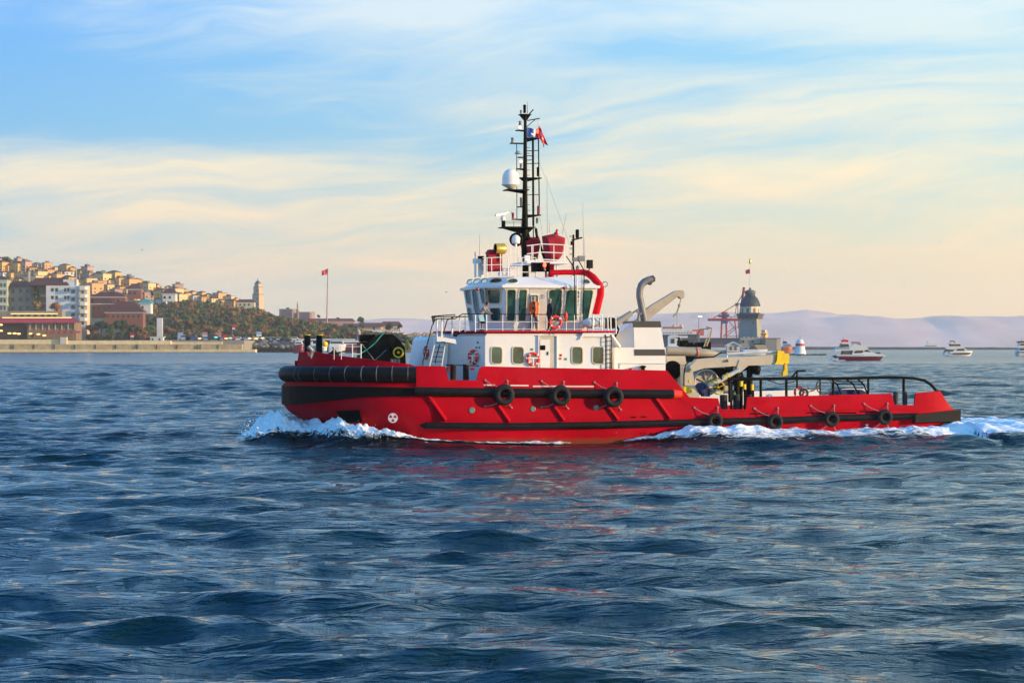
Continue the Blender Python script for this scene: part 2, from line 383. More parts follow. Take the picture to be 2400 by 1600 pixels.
# ================================================================ THE TUG
def PJ(p):
    q = SHIPM @ Vector(p); return 1200+q.x*F/q.y, HZ-(q.z-CAMH)*F/q.y
def rust(zl, amt=1.0):
    def ex(n, g, c, p):
        s = n.n('ShaderNodeSeparateXYZ'); n.l(g, s.inputs[0])
        z = s.outputs[2]
        wob = n.m('MULTIPLY', n.m('SUBTRACT', n.noise(g, 1.1, 6, .7, .5), .5), .5)
        low = n.m('MULTIPLY', n.m('SUBTRACT', zl, n.m('ADD', z, wob)), 6.0, clamp=True)
        sc = n.n('ShaderNodeMapping'); n.l(g, sc.inputs[0]); sc.inputs['Scale'].default_value = (1.0, 1.0, .18)
        streak = n.m('MULTIPLY', n.m('SUBTRACT', n.noise(sc.outputs[0], 5.0, 6, .7), .57), 6.0, clamp=True)
        chips = n.m('MULTIPLY', n.m('SUBTRACT', n.noise(g, 2.6, 8, .75), .63), 22.0, clamp=True)
        near = n.m('MULTIPLY', n.m('SUBTRACT', zl+1.3, z), 1.3, clamp=True)
        c = n.mix(n.m('MULTIPLY', n.m('MULTIPLY', chips, near), .8*amt), c, (.38, .28, .16))
        c = n.mix(n.m('MULTIPLY', streak, .45*amt), c, (.16, .03, .015))
        c = n.mix(n.m('MULTIPLY', low, .85*amt), c, (.20, .06, .03))
        br = n.n('ShaderNodeTexBrick'); n.l(n.comb(s.outputs[0], z, 0.0), br.inputs['Vector']); br.inputs['Scale'].default_value = 1.0
        for k_, v_ in (('Mortar Size', .014), ('Mortar Smooth', .6), ('Brick Width', 3.1), ('Row Height', 1.05)): br.inputs[k_].default_value = v_
        c = n.mix(n.m('MULTIPLY', br.outputs['Fac'], .35), c, (.20, .004, .008))
        fade = n.m('MULTIPLY', n.m('SUBTRACT', n.noise(g, .35, 5, .6), .5), 4.0, clamp=True)
        c = n.mix(n.m('MULTIPLY', fade, .5), c, (.56, .02, .035))
        dk = n.m('MULTIPLY', n.m('SUBTRACT', n.noise(g, .8, 6, .65, .5), .55), 5.0, clamp=True)
        c = n.mix(n.m('MULTIPLY', dk, .35), c, (.24, .0, .006))
        return c
    return ex
RED = mat('hull_red_paint', (.48, .0005, .015), .5, var=.16, scale=.45, bump=.45, bscale=.9, extra=rust(0.36), spec=.08)
RED2 = mat('red_paint', (.48, .001, .015), .5, var=.16, scale=.8, bump=.3, bscale=1.5, spec=.08)
REDHI = mat('orange_red_paint', (.80, .05, .02), .4)
def stain(n, g, c, p):
    sc = n.n('ShaderNodeMapping'); n.l(g, sc.inputs[0]); sc.inputs['Scale'].default_value = (1.0, 1.0, .15)
    s = n.m('MULTIPLY', n.m('SUBTRACT', n.noise(sc.outputs[0], 3.2, 6, .7), .60), 5.0, clamp=True)
    return n.mix(n.m('MULTIPLY', s, .5), c, (.50, .38, .25))
WHITE = mat('white_paint', (.80, .80, .80), .42, var=.05, scale=.7, bump=.04, bscale=4, extra=stain)
WHITE2 = mat('white_trim', (.82, .82, .81), .4, var=.03)
RUB = mat('black_rubber', (.010, .011, .013), .45, var=.35, scale=2.5, bump=.5, bscale=9, spec=.14)
TYRE = mat('tyre_rubber', (.016, .018, .021), .65, var=.3, scale=5, bump=.5, bscale=25, spec=.2)
BLK = mat('black_paint', (.007, .008, .008), .5, var=.3, scale=2, bump=.1, spec=.08)
GLASS = mat('tinted_glass', (.024, .080, .068), .06, var=.8, scale=1.1, spec=1.0)
FRM = mat('window_frame', (.62, .56, .42), .5)
CRM = mat('beige_paint', (.50, .45, .37), .5, var=.08, scale=1.5, bump=.05, extra=stain)
GRY = mat('grey_steel', (.22, .23, .24), .45, .3, var=.2, scale=3)
DGR = mat('dark_grey_stripe', (.055, .055, .060), .5)
YEL = mat('yellow_paint', (.85, .58, .01), .45, var=.12)
PIPE = mat('exhaust_steel', (.17, .18, .20), .5, .1, var=.2, scale=2.0)
SOOT = mat('sooty_steel', (.05, .05, .05), .7, .1, var=.4)
ROPE = mat('grey_rope', (.36, .28, .26), .9, var=.3, scale=30)
LIT = mat('lamp_lit', (1, .6, .3), .3, emit=((1.0, .62, .30), 6.0))
LITR = mat('lamp_lit_red', (1, .05, .02), .3, emit=((1.0, .04, .02), 7.0))
REDG = mat('red_lamp_glass', (.35, .01, .03), .2)
TARP = mat('red_canvas', (.36, .006, .02), .8, var=.3, scale=3, bump=.5, bscale=5)
GRNS = mat('green_sign', (.02, .30, .16), .5); ORG = mat('orange_webbing', (.9, .15, .02), .7)
TEAL = mat('teal_rope', (.05, .55, .42), .8); BLUEC = mat('blue_canvas', (.015, .025, .10), .75, var=.4, scale=3, bump=.5, bscale=7)
LRED = mat('lifering_orange_red', (.75, .035, .03), .55); LWH = mat('lifering_white', (.8, .8, .8), .5)
DECK = mat('green_deck', (.05, .10, .08), .7, var=.2); RIBG = mat('grey_rubber_fabric', (.30, .28, .24), .6, var=.1)

tug = thing('tugboat', 'big red and white harbour tug with black fenders steaming left with a bow wave', 'tugboat', (0, 0, 0), ship=True)

sheer_pts = [(655, 905), (975, 907), (1150, 908), (1560, 914), (1612, 945), (1640, 961), (1760, 962), (2240, 957)]
SHX = [S(a, b, -HALF).x for a, b in sheer_pts]; SHX[0] = XB; SHZ = [S(a, b, -HALF).z for a, b in sheer_pts]; SHZ[0] = SHZ[1]+.12
def sheer(x): return float(np.interp(x, SHX, SHZ))
def stem(z): return XB+max(0.0, 1.75-z)*1.0+max(0.0, 2.0-z)*0.45
mb = MB(); NS, NZ = 80, 13; Vv = []
for sgn in (-1, 1):
    for i in range(NS):
        t = (i/(NS-1))**1.9
        for j in range(NZ):
            v = j/(NZ-1); x = XB+t*(XS-XB); z = -1.2+v*(sheer(x)+1.2); x = stem(z)+t*(XS-stem(z)); z = -1.2+v*(sheer(x)+1.2)
            Vv.append((x, sgn*hb(x, z), z))
Fc = []
for sd_ in range(2):
    o = sd_*NS*NZ
    for i in range(NS-1):
        for j in range(NZ-1):
            a = o+i*NZ+j; q = (a, a+NZ, a+NZ+1, a+1); Fc.append(q if sd_ == 0 else q[::-1])
mb.add(Vv, Fc, 0, True)
o = NS*NZ
mb.add([Vv[(NS-1)*NZ+j] for j in range(NZ)]+[Vv[o+(NS-1)*NZ+j] for j in range(NZ)], [(j, NZ+j, NZ+j+1, j+1) for j in range(NZ-1)])
part(mb, 'hull', RED, tug)
# decks
mb = MB(); Vd = []
for i in range(60):
    x = XB+.3+(XS-XB-.4)*(i/59)**1.6; z = sheer(x)-.25
    Vd += [(x, -hb(x)+.06, z), (x, hb(x)-.06, z)]
mb.add(Vd, [(2*i, 2*i+2, 2*i+3, 2*i+1) for i in range(59)]); part(mb, 'main_deck', DECK, tug)

def hbo(x, off): return max(0.0, hb(x+(off if off < 0 else 0), 3.0)+off) if x > XB-off-0.001 else 0.0
_ct = {}
def curve(off):
    if off in _ct: return _ct[off]
    x0 = XB-off; P = []
    for i in range(900):
        x = x0+(XS+.4-x0)*(i/899)**2
        y = hb(max(x+(off if off < 0 else off*(1-i/899)), XB+.0001), 3.0)+off
        P.append((x, -max(0.0, y)))
    _ct[off] = P; return P
def at_px(px, py, off):
    P = curve(off); best = None
    pxs = [PJ((x, y, 3.0))[0] for x, y in P]; i0 = int(np.argmin(pxs[:300]))
    x = float(np.interp(px, pxs[i0:], [p[0] for p in P[i0:]])); y = float(np.interp(px, pxs[i0:], [p[1] for p in P[i0:]]))
    q = S(px, py, y); return Vector((x, y, q.z))
def tip_pts(px, py, off, n=10):
    """points on the curve from the centreline tip out to px, constant height"""
    a = at_px(px, py, off); P = [p for p in curve(off) if p[0] < a.x]
    P = [P[int(len(P)*i/n)] for i in range(n)] if len(P) > n else P[:1]
    return [Vector((x, y, a.z)) for x, y in P]
def strip(name, mats, prof_top, bot, off, th, mirror=True, closed_tip=False, inner=1):
    """plating that follows the hull side: prof_top [(px,py)], bot(px)->py or [(px,py)]"""
    bx = [b_[0] for b_ in bot]; by = [b_[1] for b_ in bot]; pts = []
    for i in range(len(prof_top)-1):
        (xa, ya), (xb_, yb_) = prof_top[i], prof_top[i+1]; k = max(1, int((xb_-xa)/14))
        for j in range(k): pts.append((xa+(xb_-xa)*j/k, ya+(yb_-ya)*j/k))
    pts.append(prof_top[-1]); T = []; B_ = []
    if closed_tip:
        p0, y0 = prof_top[0]; T += tip_pts(p0, y0, off); B_ += tip_pts(p0, by[0], off)
    for x, y in pts:
        T.append(at_px(x, y, off)); B_.append(at_px(x, float(np.interp(x, bx, by)), off))
    mb = MB(); k = len(T)
    for sg in ((1, -1) if mirror else (1,)):
        V = []
        for a, b_ in zip(T, B_):
            for p_ in (b_, a):
                V.append((p_.x, p_.y*sg, p_.z))
            yi = min(0.0, a.y+th); xi = a.x+(th if a.x < XB+4 else 0)
            V.append((xi, yi*sg, a.z)); V.append((xi, yi*sg, b_.z))
        for i in range(k-1):
            a = 4*i; b_ = a+4
            mb.add([], []); o = len(mb.v)-0
            for q, mi in (((a, b_, b_+1, a+1), 0), ((a+1, b_+1, b_+2, a+2), 0), ((a+2, b_+2, b_+3, a+3), inner), ((a+3, b_+3, b_, a), 0)):
                mb.f.append([o+x for x in q]); mb.m.append(mi); mb.s.append(False)
        for e in (0, 4*(k-1)):
            mb.f.append([len(mb.v)+e+j for j in range(4)]); mb.m.append(0); mb.s.append(False)
        mb.v += [tuple(v) for v in V]
    return part(mb, name, mats, tug)
# bulwarks
strip('bow_bulwark', [RED, WHITE], [(699, 845), (705, 825), (719, 824), (724, 840), (731, 840), (735, 824), (790, 833), (960, 853), (977, 859)], [(690, 866), (977, 866)], -0.62, .10, closed_tip=True)
strip('rubbing_plate', [RED2, RED2], [(664, 892), (976, 894)], [(664, 906), (976, 909)], -0.12, .2, closed_tip=True)
o_ = strip('bow_deck_edge', [RED, RED], [(668, 857), (976, 861)], [(668, 864), (976, 868)], -0.1, .7, closed_tip=True)
strip('bulwark', [RED, WHITE], [(976, 857), (1043, 858), (1052, 890), (1117, 891), (1124, 863), (1131, 858), (1250, 861), (1400, 864), (1563, 868), (1570, 876), (1590, 900), (1616, 931), (1683, 933), (1690, 959), (1748, 959),
       (1752, 930), (1900, 927), (2090, 922), (2097, 949), (2143, 949), (2146, 921), (2204, 916), (2216, 937), (2230, 956)], [(a, b_+1.5) for a, b_ in sheer_pts], 0.0, .12)
strip('bow_plate', [BLK, BLK], [(664, 903), (975, 908), (1000, 910)], [(664, 948), (700, 948), (760, 941), (800, 936), (860, 929), (1000, 927)], 0.06, .14, closed_tip=True)
# bow fender with its bands
def path_on(prof, off, tip=True):
    P = []
    for (xa, ya), (xb_, yb_) in zip(prof[:-1], prof[1:]):
        k = max(1, int((xb_-xa)/12))
        P += [at_px(xa+(xb_-xa)*j/k, ya+(yb_-ya)*j/k, off) for j in range(k)]
    P.append(at_px(*prof[-1], off))
    return (tip_pts(*prof[0], off)+P) if tip else P
near = path_on([(676, 876), (976, 878)], -0.15); full = [Vector((p.x, -p.y, p.z)) for p in near[::-1] if p.y < -.02]+near
mb = MB(); mb.tube(full, .405, 18); bf = part(mb, 'bow_fender', RUB, tug)
for px in (703, 713, 747, 781, 815, 852, 886, 921, 957):
    c = at_px(px, 877, -.15); c2 = at_px(px+6, 877, -.15); d = (c2-c).normalized()
    mb = MB(); mb.torus(c, .408, .013, d, 20, 4); part(mb, 'fender_band', GRY, bf)
for side in (1, -1):
    P = [Vector((p.x, p.y*side, p.z)) for p in path_on([(972, 917), (1200, 920), (1400, 922), (1578, 923)], .10, False)]
    mb = MB(); mb.tube(P, .225, 12); fs = part(mb, 'upper_side_fender', RUB, tug)
    P = [Vector((p.x, p.y*side, p.z)) for p in path_on([(1576, 923), (1597, 924)], .06, False)]
    mb = MB(); mb.tube(P, [.24, .20], 12); part(mb, 'fender_end_cap', REDHI, tug)
    P = [Vector((p.x, p.y*side, p.z)) for p in path_on([(985, 997), (1200, 998.5), (1400, 995.5), (1600, 990), (1700, 986.5), (1850, 984), (1950, 979), (2150, 975)], .06, False)]
    mb = MB(); mb.tube(P, [.08]+[.175]*(len(P)-1), 10); part(mb, 'lower_side_fender', RUB, tug)
a = at_px(2146, 980, 0); b_ = at_px(2240, 973, 0)
for side in (1, -1):
    mb = MB(); xs0 = S(2143, 980, -5.7).x; xs1 = S(2251, 975, -5.5).x
    z0, z1 = S(2200, 991, -5.6).z, S(2200, 960, -5.6).z
    mb.add([(xs0, side*5.25, z0+.0), (xs0, side*5.85, z0+.05), (xs1, side*5.55, z0+.08), (xs1, side*5.0, z0), (xs0, side*5.25, z1-.22), (xs0, side*5.85, z1-.24), (xs1, side*5.55, z1), (xs1, side*5.0, z1)],
           [(0, 1, 2, 3), (4, 5, 6, 7), (0, 1, 5, 4), (1, 2, 6, 5), (2, 3, 7, 6), (3, 0, 4, 7)]); part(mb, 'stern_fender', RUB, tug)
mb = MB(); mb.bbox(XS-.1, xs1, -5.1, 5.1, z0, z1); part(mb, 'transom_fender', RUB, tug)
# hull fittings
for a, b_ in (((1004, 928), (1044, 985)), ((1154, 931), (1193, 987)), ((1284, 932), (1321, 985)), ((1410, 934), (1448, 983)), ((1536, 932), (1570, 980))):
    p0 = at_px(*a, .02); p1 = at_px(*b_, .02); mb = MB(); mb.tube([p0, p1], .11, 8); part(mb, 'hull_rib', RED2, tug)
PORT = mat('porthole_glass', (.10, .26, .20), .2, spec=1)
for px, py, r in ((1106, 961, .15), (1249, 958, .13), (1397, 955, .13)):
    c = at_px(px, py, .0); mb = MB(); mb.lathe(c, [(0, .03), (r*.78, .03)], 16, (0, -1, 0), 1, False); mb.torus(c, r*.88, .03, (0, 1, 0), 16, 6, 0); part(mb, 'porthole', [GRY, PORT], tug)
def hplate(quad, off, m, name, parent=tug, th=.03):
    P = [at_px(x, y, off) for x, y in quad]; mb = MB(); mb.prism(P, (0, th, 0)); return part(mb, name, m, parent)
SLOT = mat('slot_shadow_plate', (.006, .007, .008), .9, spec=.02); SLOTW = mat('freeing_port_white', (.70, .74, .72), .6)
for x0, x1, y, m_ in ((1134, 1160, 902, SLOTW), (1196, 1239, 903, SLOTW), (1249, 1392, 905, SLOTW), (1757, 1800, 969, SLOT), (1890, 2007, 967, SLOT), (2015, 2050, 964, SLOT), (1478, 1491, 977, SLOT), (1502, 1515, 976, SLOT)):
    hplate([(x0, y-1.6), (x1, y-1.2), (x1, y+1.8), (x0, y+1.4)], .015, m_, 'freeing_port')
hplate([(788, 962), (842, 960), (849, 989), (800, 992)], .03, SLOT, 'thruster_opening')
c = at_px(921, 979, .02); mb = MB(); nrm = (at_px(931, 979, .02)-c).cross(Vector((0, 0, 1))).normalized(); nrm = -nrm if nrm.y > 0 else nrm
u = nrm.cross(Vector((0, 0, 1))).normalized(); v = Vector((0, 0, 1))
def disc(mb, c, r0, r1, a0, a1, mi, lift, n=10):
    V = []; 
    for i in range(n+1):
        t = a0+(a1-a0)*i/n; d = u*math.cos(t)+v*math.sin(t); V += [c+d*r0+nrm*lift, c+d*r1+nrm*lift]
    mb.add(V, [(2*i, 2*i+1, 2*i+3, 2*i+2) for i in range(n)], mi)
disc(mb, c, 0, .245, 0, 2*PI, 0, .02, 28)
for k in range(3):
    t = R(30+120*k+0)+R(0); disc(mb, c, .05, .19, t-R(27), t+R(27), 1, .026, 6)
part(mb, 'thruster_mark', [WHITE2, RED2], tug)
for px, py in ((1500, 1015), (1510, 1015), (1525, 1015), (1538, 1015)):
    c = at_px(px, py, .0); mb = MB(); mb.lathe(c, [(0, .03), (.05, .03)], 8, (0, -1, 0), 0, False); part(mb, 'drain_hole', SLOT, tug)
for px, y0 in ((2032, 994),):
    for k in range(4):
        hplate([(px-3, y0+k*5.5), (px+3, y0+k*5.5), (px+3, y0+k*5.5+3), (px-3, y0+k*5.5+3)], .015, WHITE2, 'draught_mark')

# tyres hung over the side
def tyre(px, py, r_px, big, label):
    c = at_px(px, py, .38 if big else .30); r = r_px*.0222
    t = thing('fender_tyre', label, 'tyre', c, 'tyres hung along the side of the tug', ship=True)
    mb = MB(); mb.torus(c, r*.70, r*.31, (0, 1, 0), 28, 12, 0, sx=1.15); part(mb, 'tread', TYRE, t)
    for dx, dy, ex, ey in ((-45, -34, -12, -18), (7, -32, 10, -20), (-45, 27, -14, 18), (17, 30, 11, 18)) if big else ((-49, -31, -14, -14), (6, -32, 7, -16), (-33, 28, -10, 15), (12, 28, 5, 16)):
        a = at_px(px+dx, py+dy, .02); b_ = at_px(px+ex, py+ey, .3); m_ = (a+b_)/2-Vector((0, 0, .05))
        mb = MB(); mb.tube([a, m_, b_], .022, 5); mb.sphere(a, .06, 6); part(mb, 'rope', ROPE, t)
L3 = ['black tyre on the upper fender nearest the bow', 'black tyre at the middle of the upper fender', 'black tyre on the upper fender furthest aft below the ladder']
for (px, py), l in zip(((1182, 925), (1314, 927), (1438, 930)), L3): tyre(px, py, 24, True, l)
for (px, py), l in zip(((1676, 986), (1817, 988), (1949, 982), (2074, 977)), ['small black tyre below the gap in the aft bulwark', 'small black tyre on the lower fender below the white float',
                       'small black tyre on the lower fender between two long slots', 'small black tyre on the lower fender closest to the stern']): tyre(px, py, 18.8, False, l)

# ---------------------------------------------------------------- deckhouse
DHY = -4.5; WY = -3.7
def loft(mb, rings, mi=0, cap=True):
    k = len(rings[0])
    for a, b_ in zip(rings[:-1], rings[1:]):
        mb.add(list(a)+list(b_), [(i, (i+1) % k, (i+1) % k+k, i+k) for i in range(k)], mi)
    if cap: mb.add(rings[-1], [tuple(range(k))], mi); mb.add(rings[0], [tuple(range(k))[::-1]], mi)
    return mb
def plan(pts, z, inset=0.0):
    """pts: near half (x,y) from front centre to aft; mirrored"""
    full = [(x, y) for x, y in pts]+[(x, -y) for x, y in pts[::-1]]
    cx = sum(p[0] for p in full)/len(full)
    return [Vector((x-(inset if x > cx else -inset), y-math.copysign(min(inset, abs(y)), y), z)) for x, y in full]
xA = S(1137, 820, DHY).x; xE = S(1428, 820, DHY).x
DP = [(xA-1.5, -1.9), (xA, DHY), (xE, DHY)]
zDK = 2.3; zBD = S(1250, 779, DHY).z
mb = MB(); loft(mb, [plan(DP, zDK), plan(DP, zBD-.22), plan(DP, zBD-.06, .12), plan(DP, zBD-.02, .25)])
dh = part(mb, 'deckhouse', WHITE, tug)
xB2 = S(1390, 777, DHY-.05).x
DP2 = [(xA-1.55, -1.95), (xA-.05, DHY-.05), (xB2+1.2, DHY-.05)]
mb = MB(); loft(mb, [plan(DP2, zBD), plan(DP2, zBD+.09)]); part(mb, 'bridge_deck', RED2, tug)

def win(parent, quad, p0, nrm, rc=.22, fw=.045, mats=None, name='window', lift=.02, px=True):
    """rounded window in a wall plane; quad: four photo pixels (or 3-D points) TL TR BR BL"""
    nrm = Vector(nrm).normalized()
    Q = [hit(x, y, p0, nrm) for x, y in quad] if px else [Vector(q) for q in quad]
    if nrm.dot(CL-Q[0]) < 0: nrm = -nrm
    wdt = (Q[1]-Q[0]).length; hgt = (Q[3]-Q[0]).length; r = rc*min(wdt, hgt)
    def ring(grow, lift_):
        out = []
        for (cu, cv, a0) in ((1, 0, 270), (1, 1, 0), (0, 1, 90), (0, 0, 180)):
            for k in range(5):
                t = R(a0+90*k/4); uu_ = cu+( -1 if cu else 1)*r/wdt+math.cos(t)*(r+grow)/wdt; vv = cv+(-1 if cv else 1)*r/hgt+math.sin(t)*(r+grow)/hgt
                q = Q[0]*(1-uu_)*(1-vv)+Q[1]*uu_*(1-vv)+Q[2]*uu_*vv+Q[3]*(1-uu_)*vv; out.append(q+nrm*lift_)
        return out
    mb = MB(); a = ring(fw, 0); b_ = ring(fw, lift+.02); c = ring(0, lift+.02); d = ring(0, lift-.012); k = len(a)
    for u_, w_ in ((a, b_), (b_, c), (c, d)):
        mb.add(u_+w_, [(i, (i+1) % k, (i+1) % k+k, i+k) for i in range(k)], 0)
    mb.add(d, [tuple(range(k))], 1)
    return part(mb, name, mats or [FRM, GLASS], parent)
sp0, sn = (xA, DHY, 3), (0, -1, 0)
for x0, x1 in ((1152, 1175.5), (1202, 1226.5), (1341, 1364.5), (1389.5, 1413.5)):
    win(dh, [(x0, 813), (x1, 814), (x1, 852), (x0, 851)], sp0, sn, .25, .05, name='window')
# recessed entrance of the deckhouse
def wall_box(mb, x0, x1, y0, y1, yl, dep, mi=0):
    a = S(x0, y0, yl); b_ = S(x1, y1, yl); mb.bbox(a.x, b_.x, yl-dep, yl, b_.z, a.z, mi); return mb
SHADEW = mat('recess_shade_cream', (.55, .52, .46), .6, var=.08)  # flat panel, shade of the entrance recess put into its colour
mb = MB(); wall_box(mb, 1264, 1302, 788, 866, DHY, .012, 0); de = part(mb, 'entrance_recess', SHADEW, dh)
mb = MB(); wall_box(mb, 1266, 1288, 796, 866, DHY-.014, .04); d_ = part(mb, 'door', WHITE2, dh)
mb = MB(); wall_box(mb, 1266, 1278, 809, 820, DHY-.06, .02, 0); wall_box(mb, 1283, 1285, 824, 832, DHY-.06, .04, 0); part(mb, 'door_window', SLOT, d_) if False else part(mb, 'door_window', SLOT, dh)
mb = MB()
a = S(1263, 787, DHY); b_ = S(1304, 866, DHY)
mb.bbox(a.x-.05, a.x, DHY-.08, DHY, b_.z, a.z); mb.bbox(b_.x, b_.x+.05, DHY-.08, DHY, b_.z, a.z); mb.bbox(a.x-.05, b_.x+.05, DHY-.08, DHY, a.z, a.z+.05); part(mb, 'door_frame', WHITE2, dh)
for px, py, m_ in ((1297, 785, GRNS), (1247, 818.5, GRNS), (1326, 841, GRNS), (1405, 785, GRNS), (1314, 832, REDG), (1287, 785, REDG), (1313, 840, LRED)):
    mb = MB(); wall_box(mb, px-2.6, px+2.6, py-2.6, py+2.6, DHY if py > 787 or px > 1400 else DHY, .03); part(mb, 'sign', m_, dh)
fn_ = Vector((-2.6, -1.5, 0)).normalized()   # chamfer plane
cp0 = (xA, DHY, 3)
for (px, py) in ((1120, 802), (1124, 814), (1117, 814)):
    c = hit(px, py, cp0, fn_); mb = MB(); mb.sphere(c, (.07, .07, .06), 6); part(mb, 'deck_light', GRNS, dh)
# rounded edge tank at foot, fairlead bitts forward
for px in (1062, 1092):
    a = S(px, 893, -4.9); b_ = S(px, 856, -4.9); mb = MB(); mb.lathe((a.x, a.y, a.z-.6), [(.15, 0), (.15, b_.z-a.z+.6), (.17, b_.z-a.z+.6), (.17, b_.z-a.z+.66), (0, b_.z-a.z+.66)], 14); part(mb, 'mooring_bitt', [mat('bitt_brown', (.05, .03, .035), .5)], tug)
a = S(1045, 855, -4.9); b_ = S(1123, 857, -4.9); mb = MB(); mb.beam(a, b_, .12, .05); part(mb, 'bitt_bar', BLK, tug)
for x0, x1 in ((1050, 1056), (1103, 1111)):
    mb = MB(); mb.beam(S(x0, 864, -4.9), S(x1, 864, -4.9), .14, .12); part(mb, 'fairlead_roller', RED2, tug)
# ladders
def ladder(name, a, b_, width, dirv, n, m_, r=.018, parent=tug):
    a, b_ = Vector(a), Vector(b_); dv = Vector(dirv).normalized()*width/2; mb = MB()
    mb.tube([a-dv, b_-dv], r*1.5, 6); mb.tube([a+dv, b_+dv], r*1.5, 6)
    for i in range(n):
        q = a+(b_-a)*((i+.5)/n); mb.tube([q-dv, q+dv], r, 5)
    return part(mb, name, m_, parent)
ladder('ladder', S(1426, 866, DHY-.12), S(1426, 784, DHY-.12), .30, (1, 0, 0), 8, BLK)
ladder('roof_ladder', S(1358, 776, -4.0), S(1358, 645, -4.0), .26, (1, 0, 0), 13, WHITE2)
# forward stair: cheeks, treads, black handrails
sA = S(1005, 860, -4.6); sB = S(1022, 795, -4.3)
ya = -1.0
cpl = [S(995, 862, -3.2), S(1012, 862, -3.2), S(1032, 786, -3.2), S(1000, 796, -3.2)]
mb = MB(); mb.prism([S(990, 862, -2.2), S(1000, 797, -2.2), S(1008, 789, -2.2), S(1052, 789, -2.2), S(1047, 862, -2.2)], (0, 4.4, 0)); fh = part(mb, 'forward_house', WHITE, tug)
mb = MB(); mb.beam(S(1005, 862, -3.8), S(1022, 790, -3.8), .05, .28, up=(0, 1, 0)); mb.beam(S(1034, 862, -3.8), S(1044, 800, -3.8), .05, .2, up=(0, 1, 0))
st_ = part(mb, 'stair', WHITE2, tug)
for i in range(6):
    y = 803+i*11.0; k = i/6; mb = MB(); mb.beam(S(1022-k*12, y, -3.8), S(1043-k*6, y, -3.8), .16, .03); part(mb, 'tread', BLK, st_)
mb = MB(); mb.prism([S(1024, 788, -4.3), S(1068, 795, -4.3), S(1070, 806, -4.3), S(1040, 800, -4.3), S(1024, 800, -4.3)], (0, 1.2, 0)); part(mb, 'platform_bracket', WHITE, tug)
mb = MB()
for pts in ([(992, 856), (991, 848), (1012, 765), (1018, 752), (1024, 747), (1066, 747), (1084, 735.5), (1102, 735.5)], [(1012, 741), (1067, 737), (1065, 742), (1048, 750), (1038, 785)], [(1012, 742), (1016, 760)], [(1031, 806), (1020, 846), (1022, 851)], [(1012, 742), (1096, 742)]):
    mb.tube([S(x, y, -3.9) for x, y in pts], .028, 6)
part(mb, 'stair_handrail', BLK, tug)
mb = MB()
for px, y0, y1 in ((1024, 745, 795), (1035, 745, 790), (1060, 742, 788), (1077, 738, 780), (1090, 736, 778), (1040, 744, 790)):
    mb.tube([S(px, y0, -3.7), S(px, y1, -3.7)], .045 if px in (1024, 1035, 1060) else .025, 6)
for y in (758, 769): mb.tube([S(1026, y, -3.7), S(1100, y, -3.7)], .014, 5)
part(mb, 'forward_railing', WHITE2, tug)
mb = MB(); mb.prism([S(1010, 742, -3.8), S(1022, 741, -3.8), S(1018, 756, -3.8)], (0, .04, 0)); part(mb, 'wind_screen', GLASS, tug)
mb = MB(); mb.box(S(1067, 786, -3.9), (.18, .2, .14)); mb.tube([S(1072, 783, -3.9), S(1088, 774, -3.9)], .05, 6); part(mb, 'floodlight', [BLK], tug)
# bridge-deck railing
mb = MB(); ry = DHY+.02
mb.tube([S(1098, 735.5, ry), S(1180, 736.5, ry), S(1356, 737, ry)], .026, 6); rt = part(mb, 'bridge_handrail', BLK, tug)
mb = MB()
for y in (754, 771): mb.tube([S(1112, y, ry), S(1356, y+.5, ry)], .015, 5)
for px in (1114, 1140, 1178, 1211, 1246, 1279, 1303, 1327, 1346): mb.tube([S(px, 737, ry), S(px, 777, ry)], .034 if px < 1150 else .022, 6)
part(mb, 'bridge_railing', WHITE2, tug)

# ---------------------------------------------------------------- wheelhouse
zE = S(1300, 675, WY).z; zW0 = zBD+.09
x0t = S(1183.5, 672, WY).x; x1t = S(1398, 674, WY).x
x0b = x0t+.10; x1b = x1t-.38
WT = [(x0t-.95, WY+.95), (x0t, WY), (x1t, WY)]
WB = [(x0t-.95+.36, WY+.95+.10), (x0b, WY+.33), (x1b, WY+.33)]
mb = MB(); loft(mb, [plan(WB, zW0), plan(WT, zE)]); wh = part(mb, 'wheelhouse', WHITE, tug)
EV = [(x-(.16 if i < 2 else -.16), y-.14) for i, (x, y) in enumerate(WT)]
zR = S(1280, 649, WY+.5).z
mb = MB(); loft(mb, [plan(EV, zE), plan(EV, zE+.10)]); loft(mb, [plan(EV, zE+.10, .05), plan(EV, zR, .80)]); part(mb, 'wheelhouse_roof', WHITE, tug)
mb = MB(); loft(mb, [plan(EV, zE+.10, -.02), plan(EV, zE+.14, -.02)]); part(mb, 'roof_gutter', WHITE2, tug)
def plane3(a, b_, c): a, b_, c = Vector(a), Vector(b_), Vector(c); return a, (b_-a).cross(c-a).normalized()
def V3(p, z): return Vector((p[0], p[1], z))
pS = plane3(V3(WB[1], zW0), V3(WB[2], zW0), V3(WT[1], zE))
pC = plane3(V3(WB[0], zW0), V3(WB[1], zW0), V3(WT[0], zE))
pF = plane3(V3(WB[0], zW0), Vector((WB[0][0], -WB[0][1], zW0)), V3(WT[0], zE))
for q in ([(1188.5, 679), (1208.5, 679), (1206, 751), (1188, 751)], [(1217, 679), (1234.5, 679), (1231, 751), (1214.5, 751)], [(1286, 679), (1317, 679), (1313, 751), (1288, 751)],
          [(1327, 679.5), (1357, 680), (1351, 751), (1322, 751)], [(1366, 680), (1390, 680), (1377, 752), (1362, 752)]):
    win(wh, q, *pS, rc=.22, fw=.05)
for q in ([(1143, 679), (1173, 679), (1172, 710), (1146, 710)], [(1148, 722), (1174, 722), (1174, 751), (1152, 751)]): win(wh, q, *pC, rc=.2, fw=.05)
